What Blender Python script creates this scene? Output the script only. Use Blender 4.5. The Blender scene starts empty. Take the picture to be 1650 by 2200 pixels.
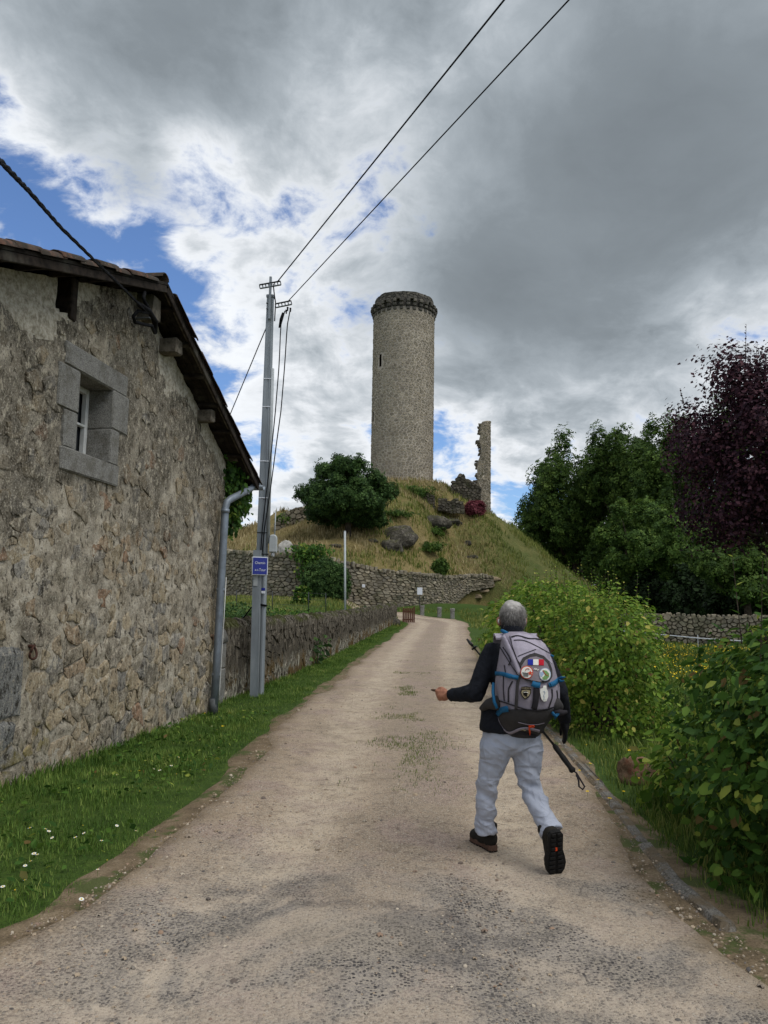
import bpy, math, random
import numpy as np
from mathutils import Matrix, Vector
random.seed(7); rng = np.random.default_rng(7)
scene = bpy.context.scene
COL = scene.collection

# ------------------------------------------------------------------ camera
F = 1650.0; PITCH = math.radians(6.9); ROLL = .0166; CAMZ = 1.65     # focal length in photo pixels (1650 x 2200)
cam_d = bpy.data.cameras.new('camera'); cam = bpy.data.objects.new('camera', cam_d); COL.objects.link(cam)
cam_d.sensor_fit = 'VERTICAL'; cam_d.sensor_height = 24; cam_d.lens = F / 2200 * 24
cam_d.clip_start = .05; cam_d.clip_end = 4000
RM = Matrix.Rotation(math.pi/2 + PITCH, 3, 'X') @ Matrix.Rotation(ROLL, 3, 'Z')
cam.matrix_world = Matrix.Translation((0, 0, CAMZ)) @ RM.to_4x4()
scene.camera = cam
CAM = np.array([0, 0, CAMZ]); RN = np.array(RM)

# ------------------------------------------------------------------ node helper
class G:
    def __init__(s, tree):
        s.t = tree; s.N = tree.nodes; s.L = tree.links
    def put(s, sock, v):
        if isinstance(v, bpy.types.NodeSocket): s.L.new(v, sock)
        elif v is not None:
            if hasattr(sock.default_value, '__len__') and not hasattr(v, '__len__'): v = (v,)*len(sock.default_value)
            if hasattr(v, '__len__') and len(sock.default_value) == 4 and len(v) == 3: v = (*v, 1)
            sock.default_value = v
    def nd(s, typ, ins=None, **props):
        n = s.N.new(typ)
        for k, v in props.items(): setattr(n, k, v)
        for k, v in (ins or {}).items(): s.put(n.inputs[k], v)
        return n
    def m(s, op, a, b=0.0, c=None, clamp=False):
        n = s.nd('ShaderNodeMath', operation=op, use_clamp=clamp); s.put(n.inputs[0], a); s.put(n.inputs[1], b)
        if c is not None: s.put(n.inputs[2], c)
        return n.outputs[0]
    def vm(s, op, a, b=None, out=0):
        n = s.nd('ShaderNodeVectorMath', operation=op); s.put(n.inputs[0], a)
        if b is not None: s.put(n.inputs['Scale' if op == 'SCALE' else 1], b)
        return n.outputs[out]
    def pos(s): return s.nd('ShaderNodeNewGeometry').outputs['Position']
    def obj(s): return s.nd('ShaderNodeTexCoord').outputs['Object']
    def xyz(s, v): n = s.nd('ShaderNodeSeparateXYZ', {0: v}); return n.outputs
    def vec(s, x, y, z): return s.nd('ShaderNodeCombineXYZ', {0: x, 1: y, 2: z}).outputs[0]
    def noise(s, scale, detail=4, rough=.55, vec=None, dist=0.0):
        n = s.nd('ShaderNodeTexNoise', {'Scale': scale, 'Detail': detail, 'Roughness': rough, 'Distortion': dist})
        s.put(n.inputs['Vector'], vec if vec is not None else s.pos()); return n.outputs['Fac']
    def voro(s, scale, vec=None, feature='F1', out='Distance', rnd=1.0):
        n = s.nd('ShaderNodeTexVoronoi', {'Scale': scale, 'Randomness': rnd}, feature=feature)
        s.put(n.inputs['Vector'], vec if vec is not None else s.pos()); return n.outputs[out]
    def ramp(s, f, stops, interp='LINEAR'):
        n = s.nd('ShaderNodeValToRGB'); s.put(n.inputs[0], f); e = n.color_ramp; e.interpolation = interp
        while len(e.elements) < len(stops): e.elements.new(.5)
        for el, (p, c) in zip(e.elements, stops):
            el.position = p; el.color = (*c, 1) if hasattr(c, '__len__') else (c, c, c, 1)
        return n.outputs[0]
    def mr(s, v, a, b, c=0.0, d=1.0, smooth=True):
        n = s.nd('ShaderNodeMapRange', {0: v, 1: a, 2: b, 3: c, 4: d}, interpolation_type='SMOOTHSTEP' if smooth else 'LINEAR'); return n.outputs[0]
    def mix(s, f, a, b, blend='MIX'):
        n = s.nd('ShaderNodeMix', data_type='RGBA', blend_type=blend); s.put(n.inputs[0], f); s.put(n.inputs[6], a); s.put(n.inputs[7], b); return n.outputs[2]
    def attr(s, name): return s.nd('ShaderNodeAttribute', attribute_name=name).outputs['Fac']
    def bump(s, h, strength=.5, dist=.02): return s.nd('ShaderNodeBump', {'Height': h, 'Strength': strength, 'Distance': dist}).outputs[0]
    def surf(s, color, rough=.9, normal=None, spec=.25, metal=0.0, transl=None):
        b = s.nd('ShaderNodeBsdfPrincipled', {'Base Color': color, 'Roughness': rough, 'Specular IOR Level': spec, 'Metallic': metal})
        if normal is not None: s.put(b.inputs['Normal'], normal)
        o = b.outputs[0]
        if transl is not None:
            t = s.nd('ShaderNodeBsdfTranslucent', {'Color': color}); mx = s.nd('ShaderNodeMixShader', {0: transl}); s.L.new(o, mx.inputs[1]); s.L.new(t.outputs[0], mx.inputs[2]); o = mx.outputs[0]
        out = s.nd('ShaderNodeOutputMaterial'); s.L.new(o, out.inputs[0])

def C(h):
    c = [int(h[i:i+2], 16)/255 for i in (0, 2, 4)]
    return tuple(x/12.92 if x <= .04045 else ((x+.055)/1.055)**2.4 for x in c)
MATS = {}
def mat(name, fn):
    m = bpy.data.materials.new(name); m.use_nodes = True; m.node_tree.nodes.clear(); fn(G(m.node_tree)); MATS[name] = m; return m

# ------------------------------------------------------------------ unprojection: photo pixel -> place
def ray(px, py): return RN @ np.array([(px-825)/F, (1100-py)/F, -1.0])
def at(px, py, D): v = ray(px, py); return CAM + v*D/v[1]
def onz(px, py, z=0.0): v = ray(px, py); return CAM + v*(z-CAMZ)/v[2]
def proj(P):
    P = np.asarray(P, float); q = (P - CAM) @ RN; d = -q[..., 2]
    d = np.where(np.abs(d) < 1e-6, 1e-6, d)
    return 825 + F*q[..., 0]/d, 1100 - F*q[..., 1]/d, d
def hit(px, py, h, y0=3.0, y1=200.0):
    v = ray(px, py); v = v/v[1]; y = y0
    while y < y1:
        P = CAM + v*y
        if P[2] < h(P[0], P[1]):
            a, b = y-.25, y
            for _ in range(12):
                c = (a+b)/2; Q = CAM + v*c
                if Q[2] < h(Q[0], Q[1]): b = c
                else: a = c
            return CAM + v*b
        y += .25
    return CAM + v*y1

# ------------------------------------------------------------------ world: nishita blue behind broken cloud
SUN_EL, SUN_AZ = math.radians(57), math.radians(128)      # azimuth clockwise from +Y (the view direction)
w = bpy.data.worlds.new('World'); scene.world = w; w.use_nodes = True; w.node_tree.nodes.clear()
g = G(w.node_tree)
sky = g.nd('ShaderNodeTexSky', sky_type='NISHITA', sun_disc=False, sun_elevation=SUN_EL, sun_rotation=SUN_AZ, air_density=1.0, dust_density=.6, ozone_density=2.0)
dirv = g.nd('ShaderNodeTexCoord').outputs['Generated']
dx, dy, dz = g.xyz(dirv)
den = g.m('ADD', g.m('MAXIMUM', dz, 0.0), .34)
uv = g.vec(g.m('DIVIDE', dx, den), g.m('DIVIDE', dy, den), 3.7)
wv = g.nd('ShaderNodeTexNoise', {'Scale': 2.6, 'Detail': 3.0, 'Roughness': .5, 'Vector': uv}).outputs['Color']
uvw = g.vm('ADD', uv, g.vm('SCALE', g.vm('SUBTRACT', wv, (.5, .5, .5)), .22))
n0 = g.noise(1.5, 2, .5, uv)
n1 = g.noise(3.2, 8, .60, uvw)
n2 = g.noise(9.0, 7, .62, uvw)
thick = g.m('MULTIPLY_ADD', n0, .55, .095)
LOBES = [  # photo px, py, radius px, amount of cloud
    (110, 450, 150, -.26), (330, 530, 110, -.22), (50, 350, 80, -.16), (425, 345, 60, -.18), (410, 640, 90, -.24), (200, 600, 200, -.16), (500, 800, 80, -.26), (790, 975, 60, -.16), (955, 960, 60, -.14), (600, 1000, 70, -.16),
    (340, 50, 290, .42), (1340, 440, 330, .40), (1600, 180, 330, .26), (1030, 640, 150, .22), (720, 950, 100, .16), (1250, 790, 130, .10), (900, 420, 160, .06), (1050, 120, 150, .05),
    (130, 220, 130, -.05), (590, 400, 190, -.09), (880, 110, 170, -.10), (760, 560, 120, -.05), (310, 410, 65, .42), (220, 460, 45, .28), (140, 330, 60, .26), (410, 470, 40, .22), (770, 680, 60, .14), (410, 560, 36, .20), (150, 250, 80, .10), (480, 560, 50, .12), (560, 640, 90, .08), (1560, 640, 150, -.06), (640, 790, 110, .02), (600, 1090, 120, .02), (1110, 1060, 90, -.12), (980, 870, 70, -.06)]
for px, py, rad, amp in LOBES:
    v = ray(px, py); v = v/np.linalg.norm(v); k = (F/rad)**2 * 1.2
    dt = g.vm('DOT_PRODUCT', dirv, tuple(v), out='Value')
    e = g.m('EXPONENT', g.m('MULTIPLY_ADD', dt, k, -k))
    thick = g.m('MULTIPLY_ADD', e, amp, thick)
rag = g.m('ADD', g.m('MULTIPLY_ADD', n1, 1.7, -.85), g.m('MULTIPLY_ADD', n2, .8, -.40))
mask = g.mr(g.m('ADD', thick, g.m('MULTIPLY', rag, 1.45)), .04, .42)
thick2 = g.m('ADD', thick, g.m('MULTIPLY', rag, g.mr(thick, .30, .95, .80, .20)))
bright = g.ramp(thick2, [(0, .58), (.30, .72), (.42, .65), (.52, .50), (.66, .34), (.84, .215), (1, .17)])
cl = g.mix(g.mr(bright, .15, .7), (8.7, 10.0, 11.1), (9.8, 10.15, 10.6))
cl = g.vm('SCALE', cl, bright)
blue = g.mix(1.0, sky.outputs[0], (.78, .93, 1.16), 'MULTIPLY')
colr = g.mix(mask, blue, cl)
bg = g.nd('ShaderNodeBackground', {'Color': colr, 'Strength': .1})
wo = g.nd('ShaderNodeOutputWorld'); g.L.new(bg.outputs[0], wo.inputs[0])
w.cycles.sampling_method = 'MANUAL'; w.cycles.sample_map_resolution = 512

# ------------------------------------------------------------------ sun behind cloud
sd = bpy.data.lights.new('sun', 'SUN'); sd.energy = 1.5; sd.angle = math.radians(38); sd.color = (1, .985, .96)
so = bpy.data.objects.new('sun', sd); COL.objects.link(so); so.location = (0, -10, 30)
sdir = Vector((math.sin(SUN_AZ)*math.cos(SUN_EL), math.cos(SUN_AZ)*math.cos(SUN_EL), math.sin(SUN_EL)))
so.rotation_euler = sdir.to_track_quat('Z', 'Y').to_euler()
vs = scene.view_settings; vs.view_transform = 'Standard'; vs.look = 'None'; vs.exposure = 0.42; vs.gamma = 1.0; vs.use_curve_mapping = False

# ------------------------------------------------------------------ object helpers
LOC = {}
def link(o, parent=None):
    COL.objects.link(o)
    if parent is not None: o.parent = parent
    return o
def tag(o, label=None, cat=None, group=None, kind=None):
    if label: o['label'] = label
    if cat: o['category'] = cat
    if group: o['group'] = group
    if kind: o['kind'] = kind
    return o
def thing(name, label, cat, loc=(0, 0, 0), group=None):
    o = bpy.data.objects.new(name, None); o.empty_display_size = .1; o.location = tuple(float(a) for a in loc); LOC[o.name] = np.array(loc, float)
    link(o); return tag(o, label, cat, group, 'thing')
def origin(parent): return LOC.get(parent.name, np.zeros(3)) if parent is not None else np.zeros(3)
def mesh(name, verts, faces, material=None, smooth=False, attrs=None):
    verts = np.asarray(verts, float); me = bpy.data.meshes.new(name)
    if isinstance(faces, np.ndarray):
        k = faces.shape[1]; nf = len(faces); me.vertices.add(len(verts)); me.vertices.foreach_set('co', verts.astype(np.float32).ravel())
        me.loops.add(nf*k); me.loops.foreach_set('vertex_index', faces.astype(np.int32).ravel())
        me.polygons.add(nf); me.polygons.foreach_set('loop_start', np.arange(0, nf*k, k, dtype=np.int32))
        try: me.polygons.foreach_set('loop_total', np.full(nf, k, np.int32))
        except Exception: pass
        me.update(calc_edges=True)
    else:
        me.from_pydata([tuple(v) for v in verts], [], faces)
    if smooth: me.polygons.foreach_set('use_smooth', np.ones(len(me.polygons), bool))
    for an, av in (attrs or {}).items():
        a = me.attributes.new(an, 'FLOAT', 'POINT'); a.data.foreach_set('value', np.asarray(av, np.float32))
    if material is not None: me.materials.append(MATS[material] if isinstance(material, str) else material)
    return me
def mk(name, verts, faces, material=None, parent=None, smooth=False, attrs=None, pivot=None):
    """world-space vertices -> one mesh object under parent"""
    o0 = origin(parent); pv = np.asarray(pivot, float) if pivot is not None else o0
    me = mesh(name, np.asarray(verts, float) - pv, faces, material, smooth, attrs)
    o = bpy.data.objects.new(name, me); o.location = tuple(pv - o0); LOC[o.name] = pv
    return link(o, parent)

class MB:
    """collects simple solids (world space) into one mesh"""
    def __init__(s): s.v = []; s.f = []; s.r = []
    def add(s, vs, fs, r=0.0):
        b = len(s.v); s.v += [tuple(map(float, p)) for p in vs]; s.f += [[i+b for i in f] for f in fs]; s.r += [r]*len(vs); return s
    def box(s, c, size, ax=None, bevel=0.0, r=0.0, jit=0.0):
        X, Y, Z = ax if ax is not None else (np.array([1., 0, 0]), np.array([0, 1., 0]), np.array([0, 0, 1.]))
        c = np.asarray(c, float); a, b, d = np.array(size)/2
        if bevel <= 0:
            vs = [c + X*a*i + Y*b*j + Z*d*k + np.array([random.uniform(-jit, jit) for _ in range(3)]) for k in (-1, 1) for j in (-1, 1) for i in (-1, 1)]
            return s.add(vs, [(0, 2, 3, 1), (4, 5, 7, 6), (0, 1, 5, 4), (2, 6, 7, 3), (0, 4, 6, 2), (1, 3, 7, 5)], r)
        rings = []
        e = bevel
        for k, ins in ((-d, e), (-d+e, 0), (d-e, 0), (d, e)):
            x, y = a-ins, b-ins; cx = min(e, x*.5, y*.5) if ins == 0 else min(e, x*.5, y*.5)
            rings.append([(x-cx, -y), (x, -y+cx), (x, y-cx), (x-cx, y), (-x+cx, y), (-x, y-cx), (-x, -y+cx), (-x+cx, -y)])
        zs = (-d, -d+e, d-e, d); vs = []
        for z, rg in zip(zs, rings):
            for (p, q) in rg: vs.append(c + X*p + Y*q + Z*z + np.array([random.uniform(-jit, jit) for _ in range(3)]))
        fs = [tuple(range(7, -1, -1)), tuple(range(24, 32))]
        for k in range(3):
            for i in range(8): fs.append((k*8+i, k*8+(i+1) % 8, (k+1)*8+(i+1) % 8, (k+1)*8+i))
        return s.add(vs, fs, r)
    def tube(s, pts, rad, n=8, caps=True, r=0.0):
        pts = [np.asarray(p, float) for p in pts]; m = len(pts); rad = [rad]*m if not hasattr(rad, '__len__') else rad
        t0 = pts[1]-pts[0]; up = np.array([0, 0, 1.]) if abs(t0[2]) < .8*np.linalg.norm(t0) else np.array([1., 0, 0])
        vs = []; nx = None
        for i, p in enumerate(pts):
            t = pts[min(i+1, m-1)] - pts[max(i-1, 0)]; t = t/(np.linalg.norm(t)+1e-9)
            nx = np.cross(up if nx is None else np.cross(t, nx), t) if nx is None else nx - t*np.dot(nx, t)
            nx = nx/(np.linalg.norm(nx)+1e-9); ny = np.cross(t, nx)
            for j in range(n):
                a = 2*math.pi*j/n; vs.append(p + (nx*math.cos(a)+ny*math.sin(a))*rad[i])
        fs = [(i*n+j, i*n+(j+1) % n, (i+1)*n+(j+1) % n, (i+1)*n+j) for i in range(m-1) for j in range(n)]
        if caps: fs += [tuple(range(n-1, -1, -1)), tuple(range((m-1)*n, m*n))]
        return s.add(vs, fs, r)
    def loft(s, rings, caps=True, r=0.0):
        n = len(rings[0]); vs = [p for rg in rings for p in rg]; m = len(rings)
        fs = [(i*n+j, i*n+(j+1) % n, (i+1)*n+(j+1) % n, (i+1)*n+j) for i in range(m-1) for j in range(n)]
        if caps: fs += [tuple(range(n-1, -1, -1)), tuple(range((m-1)*n, m*n))]
        return s.add(vs, fs, r)
    def build(s, name, material, parent=None, smooth=False, pivot=None, attrs=False):
        return mk(name, s.v, s.f, material, parent, smooth, {'rnd': s.r} if attrs else None, pivot)

def axes(x, up=(0, 0, 1)):
    x = np.asarray(x, float); x = x/np.linalg.norm(x); z = np.asarray(up, float); z = z - x*np.dot(x, z); z = z/np.linalg.norm(z); return x, np.cross(z, x), z

# vectorised value noise
_P = rng.permutation(256); _P = np.concatenate([_P, _P, _P]); _V = rng.random(256)
def vnoise(p):
    p = np.asarray(p, float); i = np.floor(p).astype(int); f = p-i; f = f*f*(3-2*f); i &= 255; out = 0
    for a in (0, 1):
        for b in (0, 1):
            for c in (0, 1):
                h = _V[_P[_P[_P[i[..., 0]+a]+i[..., 1]+b] + i[..., 2]+c & 255]]
                out = out + h*(f[..., 0] if a else 1-f[..., 0])*(f[..., 1] if b else 1-f[..., 1])*(f[..., 2] if c else 1-f[..., 2])
    return out
def fbm(p, oct=4):
    p = np.asarray(p, float); s = 0; a = .5; t = 0
    for _ in range(oct): s = s + a*vnoise(p); t += a; p = p*2.03+17.3; a *= .5
    return s/t*2-1
def sstep(a, b, x): t = np.clip((np.asarray(x, float)-a)/(b-a), 0, 1); return t*t*(3-2*t)

def grid(us, vs, fn):
    U, V = np.meshgrid(us, vs); P = fn(U, V); n = len(us); m = len(vs)
    idx = np.arange(n*m).reshape(m, n)
    f = np.stack([idx[:-1, :-1], idx[:-1, 1:], idx[1:, 1:], idx[1:, :-1]], -1).reshape(-1, 4)
    return P.reshape(-1, 3), f

# ------------------------------------------------------------------ rubble masonry: voronoi stones, each its own solid
def voronoi(pts, W, H, ax=1.0):
    """pts Nx2 inside [0,W]x[0,H]; ax squeezes the metric in x so that stones lie flat"""
    q = pts*np.array([1/ax, 1.0]); W2 = W/ax; N = len(q)
    cell = math.sqrt(W2*H/max(N, 1))*1.6; gx = int(W2/cell)+1; gy = int(H/cell)+1
    bins = {}
    for i, (x, y) in enumerate(q): bins.setdefault((int(x/cell), int(y/cell)), []).append(i)
    out = []
    for i, (x, y) in enumerate(q):
        bx, by = int(x/cell), int(y/cell)
        nb = [j for a in (-1, 0, 1) for b in (-1, 0, 1) for j in bins.get((bx+a, by+b), ()) if j != i]
        nb.sort(key=lambda j: (q[j][0]-x)**2+(q[j][1]-y)**2)
        r = cell*.95
        poly = [(max(0, x-r), max(0, y-r)), (min(W2, x+r), max(0, y-r)), (min(W2, x+r), min(H, y+r)), (max(0, x-r), min(H, y+r))]
        for j in nb[:14]:
            nx, ny = q[j][0]-x, q[j][1]-y; c = (nx*(q[j][0]+x)+ny*(q[j][1]+y))/2
            res = []; L = len(poly)
            for k in range(L):
                a, b = poly[k], poly[(k+1) % L]; da = a[0]*nx+a[1]*ny-c; db = b[0]*nx+b[1]*ny-c
                if da <= 0: res.append(a)
                if da*db < 0: t = da/(da-db); res.append((a[0]+(b[0]-a[0])*t, a[1]+(b[1]-a[1])*t))
            poly = res
            if len(poly) < 3: break
        out.append(np.array([(a*ax, b) for a, b in poly]) if len(poly) >= 3 else None)
    return out
def rows_pts(W, H, sw, sh, jit=.35):
    pts = []; y = 0; r = 0
    while y < H:
        hh = sh*random.uniform(.7, 1.35); x = -random.random()*sw
        while x < W:
            ww = sw*random.uniform(.55, 1.6); px, py = x+ww/2+random.uniform(-jit, jit)*ww*.5, y+hh/2+random.uniform(-jit, jit)*hh
            if 0 < px < W and 0 < py < H: pts.append((px, py))
            x += ww
        y += hh
    return np.array(pts)
def stone_solid(poly, gap, h, rough, fn, nch=1, lo=True, irr=0.0):
    """polygon (u,v) -> verts, faces of a proud stone; fn(u,v,d)->world"""
    c = poly.mean(0); d = poly-c; L = np.linalg.norm(d, axis=1, keepdims=True)+1e-6
    p = c + d*np.clip(1-gap/L, .3, 1)
    if irr:
        q = np.roll(p, -1, 0); k = rng.uniform(.35, .65, (len(p), 1)); mid = p*(1-k)+q*k; e = q-p; L2 = np.linalg.norm(e, axis=1, keepdims=True)+1e-6
        mid = mid + np.stack([-e[:, 1], e[:, 0]], -1)*rng.normal(0, irr, (len(p), 1)); p = p + rng.normal(0, irr*.35, p.shape)*L2.mean()
        p = np.stack([p, mid], 1).reshape(-1, 2)
    for _ in range(nch):
        q = np.roll(p, -1, 0); p = np.stack([p*.76+q*.24, p*.24+q*.76], 1).reshape(-1, 2)
    n = len(p); sz = np.sqrt(abs(np.dot(p[:, 0], np.roll(p[:, 1], 1))-np.dot(p[:, 1], np.roll(p[:, 0], 1)))/2)
    tu, tv = random.gauss(0, rough), random.gauss(0, rough)
    cc = p.mean(0)
    def ring(k, dd, j):
        r = cc+(p-cc)*k; hh = dd + (r-cc)@np.array([tu, tv]) + np.array([random.uniform(-j, j) for _ in range(n)])
        return r, hh
    rings = [ring(1.0, -.04-h, 0), ring(1.0, h*.45, h*.12), ring(.80, h*.95, h*.22)]
    if lo: rings = rings[:1]+[ring(.93, h*.9, h*.2)]
    vs = np.concatenate([np.column_stack([r, hh]) for r, hh in rings]); W = fn(vs[:, 0], vs[:, 1], vs[:, 2]); m = len(rings)
    fs = [(i*n+j, i*n+(j+1) % n, (i+1)*n+(j+1) % n, (i+1)*n+j) for i in range(m-1) for j in range(n)]
    b = (m-1)*n
    if lo: fs.append(tuple(range(b, b+n)))
    else:
        cp = np.array([[cc[0], cc[1], h*random.uniform(.85, 1.2)]]); W = np.vstack([W, fn(cp[:, 0], cp[:, 1], cp[:, 2])])
        fs += [(b+j, b+(j+1) % n, m*n) for j in range(n)]
    return W, fs, sz
def rubble(parent, polys, fn, gap, h, material, cap=300, rough=.06, nch=1, lo=False, name='stone', rest='small_stones', smooth=False, hfn=None, irr=0.0):
    items = []
    for p in polys:
        if p is None or len(p) < 3: continue
        hh = h*random.uniform(.5, 1.35)*(hfn(p.mean(0)) if hfn else 1)
        W, f, sz = stone_solid(p, gap*random.uniform(.6, 1.5), hh, rough, fn, nch, lo, irr)
        px, py, d = proj(W.mean(0)); vis = -60 < px < 1710 and -60 < py < 2260 and d > 0
        nm = fn(np.array([p[:, 0].mean()]), np.array([p[:, 1].mean()]), np.array([1.0]))[0]-fn(np.array([p[:, 0].mean()]), np.array([p[:, 1].mean()]), np.array([0.0]))[0]
        vw = CAM-W.mean(0); cosv = np.dot(nm, vw)/(np.linalg.norm(vw)*np.linalg.norm(nm)+1e-9)
        items.append((-(sz/d)**2*max(cosv, 0) if vis and cosv > 0 else 0.0, len(items), W, f))
    items.sort(key=lambda t: t[:2])
    rest_b = MB()
    for k, (sc, _, W, f) in enumerate(items):
        r = random.random()
        if k < cap and sc < 0: mk(name, W, f, material, parent, smooth, {'rnd': [r]*len(W)}, pivot=W.mean(0))
        else: rest_b.add(W, f, r)
    if rest_b.v: tag(rest_b.build(rest, material, parent, smooth, attrs=True), kind='stuff')
    return items

# ------------------------------------------------------------------ scattered leaves and blades as one mesh
def frames(nrm, spin):
    """orthonormal frames with z = nrm, spun about it"""
    nrm = nrm/(np.linalg.norm(nrm, axis=1, keepdims=True)+1e-9)
    a = np.where(np.abs(nrm[:, 2:3]) < .9, np.array([[0, 0, 1.]]), np.array([[1., 0, 0]]))
    x = np.cross(a, nrm); x /= np.linalg.norm(x, axis=1, keepdims=True)+1e-9; y = np.cross(nrm, x)
    c, s = np.cos(spin)[:, None], np.sin(spin)[:, None]
    return x*c+y*s, y*c-x*s, nrm
def scatter(tv, tf, pos, X, Y, Z, size, name, material, parent=None, kind='stuff', rnd=None, smooth=False):
    tv = np.asarray(tv, float); tf = np.asarray(tf, int); n = len(pos); size = np.asarray(size, float)
    if size.ndim == 1: size = size[:, None]
    s = size[:, None, :]
    V = pos[:, None, :] + (tv[None, :, 0:1]*X[:, None, :] + tv[None, :, 1:2]*Y[:, None, :] + tv[None, :, 2:3]*Z[:, None, :])*s
    Fc = (tf[None] + (np.arange(n)*len(tv))[:, None, None]).reshape(-1, tf.shape[1])
    r = rng.random(n) if rnd is None else rnd
    o = mk(name, V.reshape(-1, 3), Fc, material, parent, smooth, {'rnd': np.repeat(r, len(tv))})
    if kind: o['kind'] = kind
    return o
LEAF = ([(0, 0, 0), (-.3, .35, .06), (0, .45, -.03), (.3, .35, .06), (-.2, .75, .02), (.2, .75, .02), (0, 1, -.06)], [(0, 2, 1), (0, 3, 2), (1, 2, 4), (2, 3, 5), (2, 5, 4), (4, 5, 6)])
LEAF4 = ([(0, 0, 0), (-.32, .5, .07), (0, .5, -.03), (.32, .5, .07), (0, 1, -.05)], [(0, 2, 1), (0, 3, 2), (1, 2, 4), (2, 3, 4)])
SPRAY = ([(0, 0, 0), (-.38, .30, .1), (-.18, .66, 0), (.12, .36, 0), (.48, .48, .12), (.05, .95, -.1), (.30, .70, .1), (-.6, -.05, 0), (-.45, -.42, .1), (-.08, -.5, 0), (.22, -.45, .08), (.55, -.18, -.05)],
         [(0, 2, 1), (0, 4, 3), (2, 6, 5), (0, 8, 7), (0, 10, 9), (0, 11, 4)])
BLADE = ([(-.06, 0, 0), (.06, 0, 0), (-.045, .12, .5), (.045, .12, .5), (0, .4, 1)], [(0, 1, 3), (0, 3, 2), (2, 3, 4)])
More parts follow.
